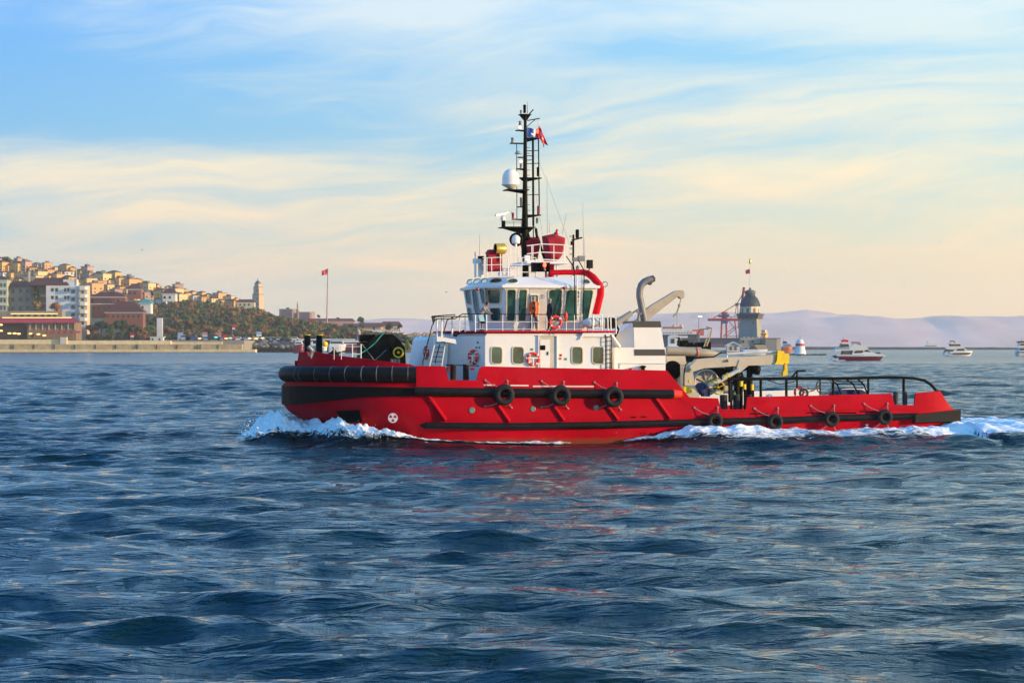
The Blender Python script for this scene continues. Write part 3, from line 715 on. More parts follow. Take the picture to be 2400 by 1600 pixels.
for q in ([(1125, 677), (1136, 677), (1139, 711), (1131, 711)], [(1107, 679), (1118, 678), (1125, 735), (1114, 735)], [(1091, 678), (1101, 677), (1105, 711), (1095.5, 711)], [(1096.5, 722), (1105, 722), (1109, 751), (1101, 751)], [(1129, 722), (1137, 722), (1141, 751), (1134, 751)]):
    win(wh, q, *pF, rc=.3, fw=.06)
e0, e1 = plan(EV, zE+.10, .05), plan(EV, zR, .80)
rS = plane3(e0[1], e0[2], e1[1]); rC = plane3(e0[0], e0[1], e1[0]); rF = plane3(e0[0], e0[5], e1[0])
for q in ([(1190, 654), (1211, 654), (1214, 664), (1188, 664)], [(1366, 656), (1378, 656), (1384, 666), (1367, 665)]): win(wh, q, *rS, rc=.45, fw=.03, name='roof_window')
win(wh, [(1150, 654), (1177, 653), (1175, 663), (1147, 664)], *rC, rc=.4, fw=.03, name='roof_window')
for q in ([(1098, 656), (1109, 655), (1104, 666), (1093, 667)], [(1113, 655), (1128, 654), (1122, 665), (1108, 666)], [(1131, 654), (1143, 653), (1139, 664), (1127, 665)]):
    win(wh, q, *rF, rc=.3, fw=.04, name='roof_window')
# recessed wheelhouse door
P = [hit(x, y, *pS) for x, y in ((1241, 675), (1280, 675), (1280, 775), (1237, 775))]
nS = pS[1] if pS[1].y < 0 else -pS[1]
mb = MB(); mb.add([q+nS*.012 for q in P], [(0, 1, 2, 3)]); part(mb, 'door_recess', mat('recess_shade_grey', (.60, .60, .60), .6), wh)  # flat sheet, its grey stands for the shade inside the doorway
P = [hit(x, y, *pS) for x, y in ((1242, 688), (1262, 688), (1262, 775), (1240, 775))]
mb = MB(); mb.prism([q+nS*.02 for q in P], nS*.03); part(mb, 'bridge_door', WHITE2, wh)
BRIGHT = mat('door_pane_pale', (.45, .52, .40), .25)
win(wh, [(1244, 693), (1259, 693), (1259, 722), (1244, 722)], pS[0]+nS*.06, pS[1], rc=.1, fw=.03, mats=[BLK, BRIGHT], name='door_window')
for px, py in ((1119, 677), (1322, 675)):
    c = S(px, py, WY-.15); mb = MB(); mb.sphere(c, (.10, .10, .08), 8); part(mb, 'warning_lamp', REDG, wh)
mb = MB(); mb.torus(S(1272, 695, WY), .09, .015, (0, 1, 0), 14, 5); part(mb, 'hook_ring', GRY, wh)
# monkey island: railings and gear on the roof
mb = MB(); q = -3.0
for y in (604, 621, 638): mb.tube([S(1131, y+.5, q), S(1173, y-1, q), S(1256, y, q)], .022, 6)
for px in (1152, 1173, 1191, 1223, 1256, 1141): mb.tube([S(px, 604, q), S(px, 648, q)], .024, 6)
q = -1.6
for y in (573, 592, 609): mb.tube([S(1235, y+3, q), S(1270, y-1, q), S(1298, y, q), S(1330, y+1.5, q)], .03, 6)
for px in (1249, 1266, 1298, 1322, 1246, 1330): mb.tube([S(px, 575, q), S(px if px < 1330 else 1322, 612, q)], .022, 6)
for px in (1256, 1283, 1305, 1340): mb.tube([S(px, 612, q), S(px, 650, q)], .04, 6)
part(mb, 'roof_railing', WHITE2, tug)
mb = MB(); a = S(1235, 612, -2.0); b_ = S(1332, 616, -2.0); mb.bbox(a.x, b_.x, -2.0, 2.0, b_.z-.05, b_.z+.08); part(mb, 'monitor_platform', WHITE, tug)
# navigation-light screen
mb = MB(); a = S(1245, 615, -3.1); b_ = S(1286, 637, -3.1); mb.bbox(a.x, b_.x, -3.1, -3.05, b_.z, a.z); mb.bbox(b_.x-.04, b_.x, -3.4, -3.1, b_.z, a.z); mb.bbox(a.x+.52, a.x+.6, -3.3, -3.1, b_.z, a.z); ns = part(mb, 'light_screen', BLK, tug)
mb = MB(); mb.sphere(S(1276.5, 621, -3.3), (.09, .09, .12), 10); part(mb, 'side_lamp', LITR, ns)
mb = MB(); mb.lathe(S(1276.5, 632, -3.25), [(.07, -.05), (.07, .1), (0, .1)], 10); part(mb, 'lamp_base', GRY, ns)
# life-saving mast cluster (left)
mb = MB()
mb.lathe(S(1127, 649, -1.2), [(.15, 0), (.15, .95), (.17, .95), (.17, 1.02), (0, 1.02)], 12); mb.lathe(S(1114, 650, -1.6), [(.06, 0), (.06, .95), (.03, .96), (.03, 1.2), (0, 1.2)], 8)
mb.box(S(1118, 612, -1.4), (.42, .2, .25)); mb.tube([S(1114, 590, -1.6), S(1113, 600, -1.6)], .03, 6); part(mb, 'vent_post', WHITE2, tug)
mb = MB(); mb.box(S(1127, 604, -1.4), (.3, .2, .18)); part(mb, 'small_floodlight', BLK, tug)
mb = MB(); P0 = S(1158, 637, -1.8); mb.box((P0.x, -1.8, P0.z+.48), (.72, .7, .96)); mb.box((P0.x-.02, -1.8, P0.z+1.05), (.8, .75, .2), taper=.7); part(mb, 'small_monitor_cover', TARP, tug)
mb = MB(); c = S(1172, 583, -2.2); mb.lathe(c, [(.27, -.27), (.28, .22), (.22, .30), (0, .30)], 18, (1, .15, 0), 0); mb.lathe(c, [(0, -.20), (.26, -.20)], 18, (1, .15, 0), 1); mb.tube([c-Vector((0, 0, .25)), c-Vector((0, 0, .65))], .05, 6, 0)
part(mb, 'searchlight', [mat('brass_yellow', (.50, .36, .08), .35, .5), SLOT], tug)
# lattice stand with small dome
mb = MB()
for px in (1196, 1206, 1214): mb.tube([S(px, 580, -1.4), S(px, 648, -1.4)], .022, 5)
for y0 in (580, 597, 615, 632): mb.tube([S(1194, y0, -1.4), S(1215, y0, -1.4)], .018, 5); mb.tube([S(1197, y0+14, -1.4), S(1206, y0+2, -1.4)], .014, 5)
part(mb, 'lattice_stand', WHITE2, tug)
mb = MB(); c = S(1209, 570, -1.2); mb.lathe(c, [(0, -.02), (.19, -.02), (.22, .04), (.22, .22), (.17, .36), (.08, .43), (0, .44)], 16); mb.tube([c, S(1209, 580, -1.2)], .06, 8); part(mb, 'small_satellite_dome', WHITE2, tug)
mb = MB(); c = S(1210, 566, -.7); mb.torus(c+Vector((0, 0, .1)), .30, .07, (0.2, 1, 0), 20, 6); part(mb, 'horn_ring', BLK, tug)
mb = MB(); a = S(1231, 598, -1.6); b_ = S(1243, 620, -1.6); mb.bbox(a.x, b_.x, -1.6, -1.3, b_.z, a.z); a = S(1176, 628, -1.6); b_ = S(1212, 645, -1.6); mb.bbox(a.x, b_.x, -1.2, -.6, b_.z, a.z); part(mb, 'electrical_box', WHITE2, tug)
# fire monitors under red covers
def cover(name, quadpx, yl, th, knob=None):
    P = [S(x, y, yl) for x, y in quadpx]; mb = MB(); k = len(P); C0 = sum(P, Vector())/k
    rings = [[C0+(p-C0)*f+Vector((0, t, 0)) for p in P] for f, t in ((.72, -th), (1, -th*.35), (1, th*.4), (.7, th))]
    for a, b_ in zip(rings[:-1], rings[1:]): mb.add(a+b_, [(i, (i+1) % k, (i+1) % k+k, i+k) for i in range(k)], 0, False)
    mb.add(rings[0], [tuple(range(k))]); mb.add(rings[-1], [tuple(range(k))])
    if knob: c = S(*knob, yl); mb.lathe(c, [(.12, -.2), (.12, .15), (.06, .2), (.05, .35), (0, .38)], 10, (.25, 0, 1))
    return part(mb, name, TARP, tug)
cover('monitor_cover', [(1272, 553), (1296, 548), (1323, 558), (1322, 572), (1316, 598), (1306, 611), (1284, 611), (1276, 592)], -.6, .55, (1302, 553))
cover('monitor_cover', [(1219, 562), (1240, 556), (1262, 556), (1266, 568), (1258, 608), (1230, 611)], .6, .5)
mb = MB(); a = S(1288, 614, -.8); mb.lathe(a, [(.25, -.8), (.25, .1)], 12); part(mb, 'monitor_base', RED2, tug)
mb = MB(); mb.tube([S(1290, 639, -2.2), S(1322, 638, -2.2), S(1350, 638, -2.2), S(1366, 638, -2.2), S(1378, 641, -2.4), S(1390, 650, -2.6), S(1404, 667, -2.6), S(1408, 676, -2.6), S(1407, 692, -2.6), S(1396, 737, -2.6)], [.14]*3+[.16, .18, .19, .19, .19, .19, .19], 14); part(mb, 'fire_main_pipe', RED2, tug)
mb = MB(); mb.tube([S(1327, 600, -4.05), S(1345, 626, -4.05), S(1347, 640, -4.05), S(1347, 735, -4.05)], .028, 6); mb.tube([S(1356, 610, -4.05), S(1368, 632, -4.05), S(1369, 645, -4.05), S(1367, 735, -4.05)], .028, 6); part(mb, 'ladder_handrail', BLK, tug)
# signal mast on the roof, floodlight
mb = MB(); mb.tube([S(1343, 646, -.5), S(1344, 550, -.5)], .055, 8); mb.beam(S(1340, 563, -.5), S(1364, 557, -.5), .12, .08); mb.lathe(S(1353, 558, -.5), [(.1, 0), (.1, .42), (.07, .46), (0, .46)], 12)
for y in (553, 581, 594): mb.tube([S(1344, y, -.5), S(1335, y, -.5), S(1335, y+3, -.5), S(1344, y+3, -.5)], .012, 5)
mb.lathe(S(1340, 570, -.5), [(.07, -.1), (.07, .1), (0, .1)], 8); part(mb, 'signal_mast', BLK, tug)
for a, b_ in (((1368, 605), (1366, 473)), ((1371, 640), (1370, 560)), ((1283, 548), (1282, 412)), ((1318, 548), (1328, 500)), ((1288, 545), (1287, 515)), ((1124, 598), (1124, 548)), ((1113, 600), (1113, 588))):
    mb = MB(); mb.tube([S(*a, -.9), S(*b_, -.9)], [.022, .009], 5); part(mb, 'whip_antenna', mat('antenna_grey', (.45, .44, .44), .5), tug)
mb = MB(); c = S(1382, 619, -2.0); mb.box(c, (.24, .3, .44), 0, .2); mb.tube([c-Vector((0, 0, .2)), c-Vector((.1, 0, .45))], .03, 5); part(mb, 'rear_floodlight', BLK, tug)
mb = MB(); mb.torus(S(1418, 666, -1.8), .13, .025, (0.3, 1, 0), 14, 5); part(mb, 'rear_lamp_ring', GRY, tug)
mb = MB(); mb.box(S(1350, 608, -1.2), (.3, .25, .2)); mb.box(S(1362, 606, -1.2), (.35, .3, .28)); mb.lathe(S(1354, 634, -1.4), [(.1, -.2), (.1, .2), (0, .3)], 10); part(mb, 'roof_machinery', GRY, tug)

# ---------------------------------------------------------------- main mast
MY = 0.3
mb = MB()
mb.tube([S(1231, 650, MY), S(1230, 560, MY), S(1230.5, 440, MY), S(1231, 300, MY), S(1231, 272, MY)], [.20, .19, .13, .085, .08], 12)
mb.tube([S(1250, 530, MY), S(1249, 322, MY)], .06, 8); mb.tube([S(1264, 500, MY), S(1262, 322, MY)], .035, 6); mb.tube([S(1250, 600, MY+.3), S(1250, 500, MY+.3)], .03, 6)
mb.tube([S(1211.5, 514, MY), S(1211, 338, MY)], .022, 6)
mb.tube([S(1256, 535, MY), S(1258, 552, MY), S(1279, 614, MY)], .075, 8); mb.tube([S(1236, 540, MY), S(1246, 575, MY)], .05, 8)
for y in (346, 360, 399, 411, 439, 480, 493): mb.tube([S(1232, y, MY), S(1242, y, MY)], .014, 5)
for y in (354, 366, 376, 384, 457): mb.tube([S(1232, y, MY), S(1264 if y in (354, 384, 457) else 1249, y-1, MY)], .022, 5)
mt = part(mb, 'mast', BLK, tug)
def plat(x0, x1, y, drop, yw=.35, tip=None):
    """bracket platform: flat plate, triangular web below"""
    mb = MB(); a = S(x0, y, MY); b_ = S(x1, y, MY); mb.bbox(a.x, b_.x, MY-yw/2, MY+yw/2, a.z-.05, a.z)
    m_ = S(1231, y+drop, MY)
    mb.prism([Vector((a.x, MY-.03, a.z-.05)), Vector((b_.x, MY-.03, a.z-.05)), Vector((m_.x+.1, MY-.03, m_.z)), Vector((m_.x-.1, MY-.03, m_.z))], (0, .06, 0)); part(mb, 'mast_platform', BLK, mt)
for x0, x1, y, dr, yw in ((1217, 1243, 268, 14, .5), (1209, 1231, 305, 4, .3), (1196, 1231, 335, 3, .3), (1231, 1264, 323, 10, .3), (1211, 1231, 395, 5, .3), (1214, 1232, 368, 3, .3), (1217, 1268, 416, 10, .35), (1182, 1236, 444.5, 10, .9),
                          (1212, 1231, 484, 3, .25), (1200, 1231, 513, 4, .3), (1231, 1267, 503, 8, .35), (1173, 1250, 532, 18, 1.2)):
    plat(x0, x1, y, dr, yw)
mb = MB(); mb.tube([S(1240, 268, MY), S(1250, 257, MY)], .035, 6); mb.tube([S(1236, 283, MY), S(1252, 280, MY), S(1265, 278, MY)], .03, 6); mb.tube([S(1234, 298, MY), S(1254, 281, MY)], .022, 6); part(mb, 'yard_arm', BLK, mt)
mb = MB(); mb.tube([S(1236, 266, MY), S(1236, 238, MY)], [.018, .008], 5); part(mb, 'lightning_rod', BLK, mt)
def lamp(px, y0, y1, m_, r=.085, lit=None):
    a = S(px, y1, MY); b_ = S(px, y0, MY); h_ = b_.z-a.z; mb = MB()
    mb.lathe(a, [(r*.9, 0), (r*.9, h_*.8), (r*1.15, h_*.82), (r*.8, h_*.94), (0, h_)], 12); l_ = part(mb, 'mast_lamp', m_, mt)
    if lit: mb = MB(); mb.sphere(S(px, lit[0], MY-r*.75), (r*.8, r*.6, r*1.15), 10); part(mb, 'lamp_lens', lit[1], mt)
lamp(1229.5, 245, 265, BLK); lamp(1221, 258, 266, GRY, .06); lamp(1219, 283, 304, GRY, .075, (299, LIT)); lamp(1201, 322, 335, GRY, .075); lamp(1221, 374, 394, GRY, .07, (379, LIT))
lamp(1261, 391, 413, BLK, .08); lamp(1262, 482, 503, REDG, .085); lamp(1202, 498, 512, REDG, .07); lamp(1221, 462, 484, GRY, .065); lamp(1260, 302, 322, REDG, .10, (308.5, LITR)); lamp(1259, 510, 524, GRY, .07)
mb = MB(); c = S(1215, 361, MY); mb.lathe(c, [(0, 0), (.2, 0), (.19, .06), (.12, .14), (0, .17)], 14); part(mb, 'gps_dome', mat('grey_dome', (.30, .42, .44), .4), mt)
c = S(1197, 433, MY); r = .455
mb = MB(); mb.lathe(c, [(r*1.05, 0), (r, .03), (r, .32), (r*.93, .52), (r*.72, .70), (r*.4, .81), (0, .85)], 24, mat=0); mb.lathe(c, [(0, -.22), (.18, -.22), (.2, -.18), (r*1.08, -.02), (r*1.08, .0)], 24, mat=1); part(mb, 'satellite_dome', [WHITE2, mat('pale_grey', (.55, .54, .52), .5)], mt)
mb = MB(); c = S(1179, 513, MY); mb.lathe(c, [(.12, -.1), (.14, .05), (.08, .17), (0, .17)], 12, mat=0); mb.beam(S(1161, 505, MY-.3), S(1197, 497.5, MY+.3), .1, .11, 0, up=(0, 0, 1)); mb.lathe(S(1180, 531, MY), [(.11, 0), (.11, .3), (0, .3)], 12, mat=1); part(mb, 'radar_scanner', [WHITE2, BLK], mt)
mb = MB()
for y in (519, 523): mb.tube([S(1184, y, MY-.5), S(1224, y, MY-.5)], .012, 5)
for px in (1184, 1204, 1222): mb.tube([S(px, 519, MY-.5), S(px, 531, MY-.5)], .014, 5)
part(mb, 'platform_rail', mat('brown_rail', (.10, .06, .05), .6), mt)
mb = MB(); mb.tube([S(1264, 382, MY), S(1283, 428, -.2), S(1336, 575, -.5)], .008, 4); mb.tube([S(1256, 460, MY), S(1272, 550, -.2)], .007, 4); mb.tube([S(1259, 280, MY), S(1262, 296, MY)], .006, 4); part(mb, 'stay_wire', GRY, tug)
# flags
def flag(name, label, quad, yl, mats, seg, stripe=None):
    Q = [S(x, y, yl) for x, y in quad]; c = Q[0]; t = thing(name, label, 'flag', c, ship=True); mb = MB(); NU, NV = 10, 6; V = []
    for j in range(NV+1):
        for i in range(NU+1):
            u_, v_ = i/NU, j/NV; p = Q[0]*(1-u_)*(1-v_)+Q[1]*u_*(1-v_)+Q[2]*u_*v_+Q[3]*(1-u_)*v_; V.append(p+Vector((0, .12*math.sin(u_*8+v_*2)*u_, .02*math.sin(u_*6))))
    o_ = len(mb.v); mb.v += [tuple(p) for p in V]
    for j in range(NV):
        for i in range(NU):
            a = j*(NU+1)+i; mb.f.append([a, a+1, a+NU+2, a+NU+1]); mb.m.append(seg(i/NU, j/NV)); mb.s.append(True)
    part(mb, 'cloth', mats, t)
FR = mat('flag_red', (.75, .01, .04), .7); FY = mat('flag_yellow', (.85, .45, .01), .7); FB = mat('flag_blue', (.03, .12, .50), .7); FW = mat('flag_white', (.8, .8, .82), .7)
flag('signal_flag', 'blue flag with a pale blotched cross flying behind the mast', [(1234, 299), (1258, 304), (1260, 326), (1234, 322)], .8, [FB, FW, FR], lambda u_, v_: 1 if abs(u_-.72) < .12 or (u_ > .3 and abs(v_-.5) < .14) else (2 if u_ > .85 and .3 < v_ < .7 else 0))
def crescent(u_, v_): return 1 if ((u_-.45)**2*1.4+(v_-.45)**2 < .07 and (u_-.52)**2*1.4+(v_-.45)**2 > .04) else 0
flag('national_flag', 'red flag with a white crescent drooping from the mast yard', [(1263, 296), (1271, 306), (1284, 341), (1262, 325)], .1, [FR, FW], crescent)
flag('signal_flag', 'yellow signal flag below the red flag on the mast', [(1264, 320), (1277, 325), (1275, 345), (1270, 334)], .25, [FY], lambda a, b_: 0)
flag('signal_flag', 'small yellow flag tip above the red flag on the mast', [(1262, 295), (1266, 298), (1266, 302), (1260, 305)], .2, [FY], lambda a, b_: 0)

# ---------------------------------------------------------------- funnel and casing
FYL = -3.6
P = [S(1440, 814, FYL), S(1560, 814, FYL), S(1560, 880, FYL), S(1440, 880, FYL)]
mb = MB(); mb.bbox(P[0].x, P[1].x, FYL, 3.6, 2.2, P[0].z); part(mb, 'engine_casing', WHITE, tug)
ztop = S(1510, 752.5, FYL).z; zst = S(1510, 767, FYL).z; zb = S(1500, 814, FYL).z
def fx(px, py): return S(px, py, FYL).x
def fring(z, xl_, xr, t=0): return [Vector((xl_+.0, FYL-t, z)), Vector((xr, FYL-t, z)), Vector((xr, -1.6, z)), Vector((xl_, -1.6, z))]
mb = MB(); loft(mb, [fring(zb, fx(1487, 813), fx(1557, 813)), fring(ztop, fx(1484, 753), fx(1547, 753))])
fo_ = Vector((0, 0, 0))
fnl = part(mb, 'funnel', WHITE, tug)
a, b_, c, d = Vector((fx(1487, 813), FYL, zb)), Vector((fx(1484, 767), FYL, zst)), Vector((fx(1484, 753), FYL, ztop)), None
xf = a.x-.75
mb = MB(); mb.prism([Vector((a.x, FYL+.02, zb)), Vector((b_.x, FYL+.02, ztop-.4)), Vector((b_.x-.02, FYL+.02, ztop-.1)), Vector((xf, FYL+.5, S(1458, 780, FYL+.4).z)), Vector((xf, FYL+.5, zb))], (0, 1.5, 0)); part(mb, 'funnel_fairing', WHITE, fnl)
def fstripe(y0, y1, g=.02):
    z0, z1 = S(1520, y1, FYL).z, S(1520, y0, FYL).z
    xl = lambda z: np.interp(z, [zb-.5, ztop], [fx(1488, 833), fx(1484, 753)]); xr = lambda z: np.interp(z, [zb-.45, ztop], [fx(1559, 833), fx(1547, 753)])
    mb = MB(); rr = [[Vector((xl(z)-g, FYL-g, z)), Vector((xr(z)+g, FYL-g, z)), Vector((xr(z)+g, -1.6+g, z)), Vector((xl(z)-g, -1.6+g, z))] for z in (z0, z1)]; loft(mb, rr); part(mb, 'funnel_stripe', DGR, fnl)
fstripe(752.5, 767); fstripe(818.5, 833)
cl = [S(x, y, -2.6) for x, y in ((1511, 756), (1508, 738), (1503, 715), (1499, 695), (1499.5, 680), (1503, 668), (1510, 660.5), (1520, 656), (1529, 653.5))]
mb = MB(); mb.tube(cl, [.20, .19, .185, .185, .185, .19, .19, .185, .18], 16, 0, caps=False); mb.tube([cl[-1], S(1533, 652, -2.6)], [.18, .17], 16, 1)
mb.prism([S(1527, 647, -2.75), S(1537, 650.5, -2.75), S(1526, 668, -2.75), S(1520, 665, -2.75)], (0, .3, 0), 1); part(mb, 'exhaust_pipe', [PIPE, SOOT], fnl)
mb = MB(); mb.tube([S(1496, 752, -3.2), S(1497, 738, -3.2), S(1503, 732, -3.2)], .07, 8); part(mb, 'small_exhaust', PIPE, fnl)
mb = MB(); mb.tube([S(1455, 862, FYL-.05), S(1455, 851, FYL-.05), S(1512, 851, FYL-.05), S(1560, 851, FYL-.05)], .03, 6); mb.lathe(S(1507, 866, FYL-.15), [(.1, -.1), (.1, .1), (.18, .12), (.14, .2), (0, .22)], 10, mat=1); part(mb, 'casing_pipework', [WHITE2, BLK], tug)
mb = MB(); mb.tube([S(1478, 867, FYL-.1), S(1478, 862, FYL-.1)], .07, 8); part(mb, 'hydrant', RED2, tug)
# raft platform, canister, rear rails
a = S(1368, 780, DHY-.1); b_ = S(1436, 790, DHY-.1); mb = MB(); mb.prism([S(1366, 780.5, DHY-.1), S(1436, 780.5, DHY-.1), S(1436, 789.5, DHY-.1), S(1368, 789.5, DHY-.1), S(1358, 796, DHY-.1)], (0, 1.7, 0)); rp = part(mb, 'raft_platform', WHITE, tug)
mb = MB()
for px in (1424, 1431, 1443): mb.tube([S(px, 742, DHY+.1), S(px+1, 782, DHY+.1)], .035, 6)
mb.tube([S(1424, 742, DHY+.1), S(1431, 738, DHY+.1), S(1443, 746, DHY+.1)], .03, 6); mb.tube([S(1431, 782, DHY), S(1452, 813, DHY+.3)], .09, 8); part(mb, 'aft_railing', WHITE2, tug)
mb = MB(); mb.box(S(1432, 757, -3.6), (.5, .6, .55)); mb.tube([S(1437, 748, -3.6), S(1450, 772, -3.6), S(1447, 780, -3.6), S(1440, 790, -3.6)], .05, 6); part(mb, 'hose_reel', BLK, tug)
raft_c = S(1394, 757, DHY+.45)
rf = thing('liferaft_canister', 'white liferaft barrel on the platform behind the wheelhouse', 'liferaft', raft_c, ship=True)
mb = MB(); mb.lathe(raft_c, [(0, -.62), (.12, -.62), (.24, -.42), (.27, -.36), (.27, .36), (.24, .42), (.18, .5), (0, .52)], 18, (1, 0, 0)); part(mb, 'canister', WHITE2, rf)
for k in (-.2, 0, .2): mb = MB(); mb.lathe(raft_c, [(.28, k-.02), (.28, k+.02)], 18, (1, 0, 0)); part(mb, 'strap', GRY, rf)
mb = MB()
for px in (1390, 1411): mb.tube([S(px, 738, DHY+.1), S(px-1, 781, DHY+.1)], .035, 6)
for y in (738, 744, 768, 776): mb.tube([S(1390, y, DHY+.1), S(1412, y, DHY+.1)], .03, 6)
part(mb, 'cradle', WHITE2, rf)

# life rings
def lifering(px, py, r_px, p0, nrm, label, rope=True, lift=.09):
    nrm = Vector(nrm).normalized(); c = hit(px, py, p0, nrm); nrm = nrm if nrm.dot(CL-c) > 0 else -nrm; c = c+nrm*lift; r = r_px*.0224
    t = thing('life_ring', label, 'life ring', c, 'life rings on the tug', ship=True)
    mb = MB(); mb.torus(c, r*.80, r*.21, nrm, 32, 10, 0, seg=lambda q: 1 if abs(((q*4) % 1)-.5) < .10 else 0); part(mb, 'ring', [LRED, LWH], t)
    if rope:
        u_, v_ = nrm.cross(Vector((0, 0, 1))).normalized(), Vector((0, 0, 1)); mb = MB()
        mb.beam(c-u_*r*1.05+v_*.05+nrm*.05, c+u_*r*1.05+v_*.05+nrm*.05, .03, .07); mb.beam(c+v_*.03+nrm*.06, c-v_*r*.95+nrm*.06, .03, .07, up=(1, 0, 0)); part(mb, 'holder', WHITE2, t)
lifering(1248.5, 841, 16, sp0, sn, 'life ring in a white bracket on the deckhouse wall beside the door')
lifering(1112, 836, 17, cp0, fn_, 'life ring on the bluish front corner wall of the deckhouse')
lifering(1003, 826, 16, S(1003, 826, -2.3), (-1, -.12, 0), 'narrow-looking life ring by the forward stair seen almost edge-on')
lifering(1301, 755, 16, (0, DHY-.06, 5), sn, 'life ring hanging on the bridge railing below the standing men', False, .06)
lifering(1872, 919, 14, (0, -4.4, 5), (0.1, -1, 0), 'orange life ring on a black post at the aft deck', False, .06)
mb = MB(); c = S(1326, 740, DHY); mb.lathe(c, [(.05, -.3), (.09, -.1), (.1, .05), (.05, .2), (0, .22)], 8); o_ = part(mb, 'ring_float_light', LRED, tug)

# ---------------------------------------------------------------- foredeck gear
mb = MB()
for px, x1 in ((713, 728), (741, 756)):
    q = -.6; a = S((px+x1)/2, 850, q); b_ = S((px+x1)/2, 785, q); mb = MB(); mb.lathe(a, [(.165, 0), (.165, b_.z-a.z), (0, b_.z-a.z)], 16); mb.torus(b_, .16, .02, (0, 0, 1), 16, 5, 1); part(mb, 'towing_bollard', [BLK, YEL], tug)
mb = MB(); mb.lathe(S(762, 806, -2.2), [(0, -.02), (.14, -.02), (.14, .03), (0, .03)], 16, (0, 1, 0)); part(mb, 'yellow_disc', YEL, tug)
mb = MB()
for px in (783, 800, 826, 846): mb.tube([S(px, 806 if px > 820 else 812, -3.0), S(px, 842, -3.0)], .03 if px > 820 else .018, 6)
mb.tube([S(780, 812, -3), S(846, 812, -3)], .012, 5); mb.tube([S(826, 828, -3), S(846, 830, -3)], .02, 5); part(mb, 'bow_railing', WHITE2, tug)
mb = MB(); mb.tube([S(722, 812, -1.9), S(732, 822, -1.9), S(727, 836, -1.9)], .13, 10); part(mb, 'fairlead', GRY, tug)
mb = MB(); mb.tube([S(770, 828, -1.6), S(795, 826, -1.6), S(845, 815, -1.6)], .05, 6); part(mb, 'towline', mat('old_rope', (.20, .15, .11), .9), tug)
mb = MB(); mb.lathe(S(782, 832, -1.8), [(.28, -.3), (.28, .1), (.12, .18), (.1, .25)], 12); mb.tube([S(780, 814, -1.8), S(790, 830, -1.8)], .05, 6); part(mb, 'deck_fitting', BLK, tug)
wn = [(845, 845), (848, 815), (862, 800), (888, 783), (920, 783), (935, 795), (949, 814), (952, 858), (845, 858)]
mb = MB(); mb.prism([S(x, y, -2.3) for x, y in wn], (0, .12, 0)); wi = part(mb, 'winch_frame', BLK, tug); mb = MB(); mb.prism([S(x-2, y+1, -.2) for x, y in wn], (0, .12, 0)); part(mb, 'winch_side_plate', BLK, wi)
mb = MB(); a = S(898, 822, -2.2); mb.lathe(a, [(.75, 0), (.75, .1), (.5, .12), (.5, 1.8), (.75, 1.85), (.75, 1.95)], 24, (0, 1, 0)); part(mb, 'winch_drum', RUB, wi)
mb = MB(); a = S(866, 822, -2.0); mb.box(a+Vector((0, .8, 0)), (.9, 1.4, .9)); a = S(860, 792, -1.6); mb.box(a, (.8, .6, .35)); part(mb, 'winch_motor', BLK, wi)
def wheel(name, px, py, yl, r, m_, spokes=5, axis=(0, 1, 0), parent=tug, tr=.035):
    c = S(px, py, yl); mb = MB(); mb.torus(c, r, tr, axis, 24, 6); ax = Vector(axis).normalized(); u_, v_ = frame_axes(ax)
    for k in range(spokes):
        t = 2*PI*k/spokes+.4; mb.tube([c, c+(u_*math.cos(t)+v_*math.sin(t))*r], tr*.5, 5)
    mb.sphere(c, tr*1.8, 8); return part(mb, name, m_, parent)
wheel('brake_wheel', 933.5, 826, -2.6, .24, YEL, 0, tr=.045, parent=wi); mb = MB(); mb.lathe(S(933.5, 826, -2.45), [(0, 0), (.2, 0), (.2, .3)], 14, (0, 1, 0)); mb.tube([S(918, 815, -2.4), S(934, 826, -2.5)], .1, 8); part(mb, 'brake_hub', BLK, wi)
wheel('brake_wheel', 954, 808, -1.2, .22, YEL, 4, (1, .2, 0), wi)
mb = MB(); mb.tube([S(826, 835, -2.5), S(846, 828, -2.5), S(862, 818, -2.5), S(880, 803, -2.5), S(892, 788, -2.5), S(900, 780, -2.5)], .022, 6); tag(part(mb, 'mooring_rope', TEAL, tug), None, None) if False else part(mb, 'mooring_rope', TEAL, tug)
mb = MB()
for a, b_ in (((848, 806), (878, 845)), ((878, 845), (905, 820))): mb.tube([S(*a, -2.45), S(*b_, -2.45)], .025, 5)
part(mb, 'winch_brace', GRY, wi)
mb = MB()
for px in (918, 926, 934): mb.box(S(px, 848, -2.5), (.12, .3, .3))
part(mb, 'winch_valve', GRY, wi)

# ---------------------------------------------------------------- aft deck: cranes, winch, boat, rails
KY = -3.4
dc = part(MB().prism([S(x, y, KY) for x, y in ((1603, 855), (1622, 857), (1629, 905), (1640, 925), (1636, 945), (1606, 945), (1604, 925))], (0, .7, 0)), 'deck_crane', CRM, tug)
boom = [(1614, 866), (1618, 858), (1634, 841.5), (1660, 839), (1757, 835.5), (1819, 831.5), (1815.5, 854.5), (1752, 856.5), (1727, 857.5), (1651, 862.5), (1625, 870.5), (1617, 871)]
mb = MB(); mb.prism([S(x, y, KY-.12) for x, y in boom], (0, .5, 0)); part(mb, 'boom', CRM, dc)
mb = MB(); mb.prism([S(x, y, KY-.16) for x, y in ((1733, 843), (1757, 850), (1758, 853), (1735, 873), (1729, 873), (1726, 866))], (0, .58, 0)); part(mb, 'boom_lug', CRM, dc)
mb = MB(); mb.tube([S(1704, 829.5, KY), S(1760, 826, KY), S(1824, 824.5, KY)], .07, 10); mb.tube([S(1704, 839, KY), S(1704, 826, KY)], .04, 6); part(mb, 'jib_tube', mat('pale_steel', (.62, .62, .62), .35, .2), dc)
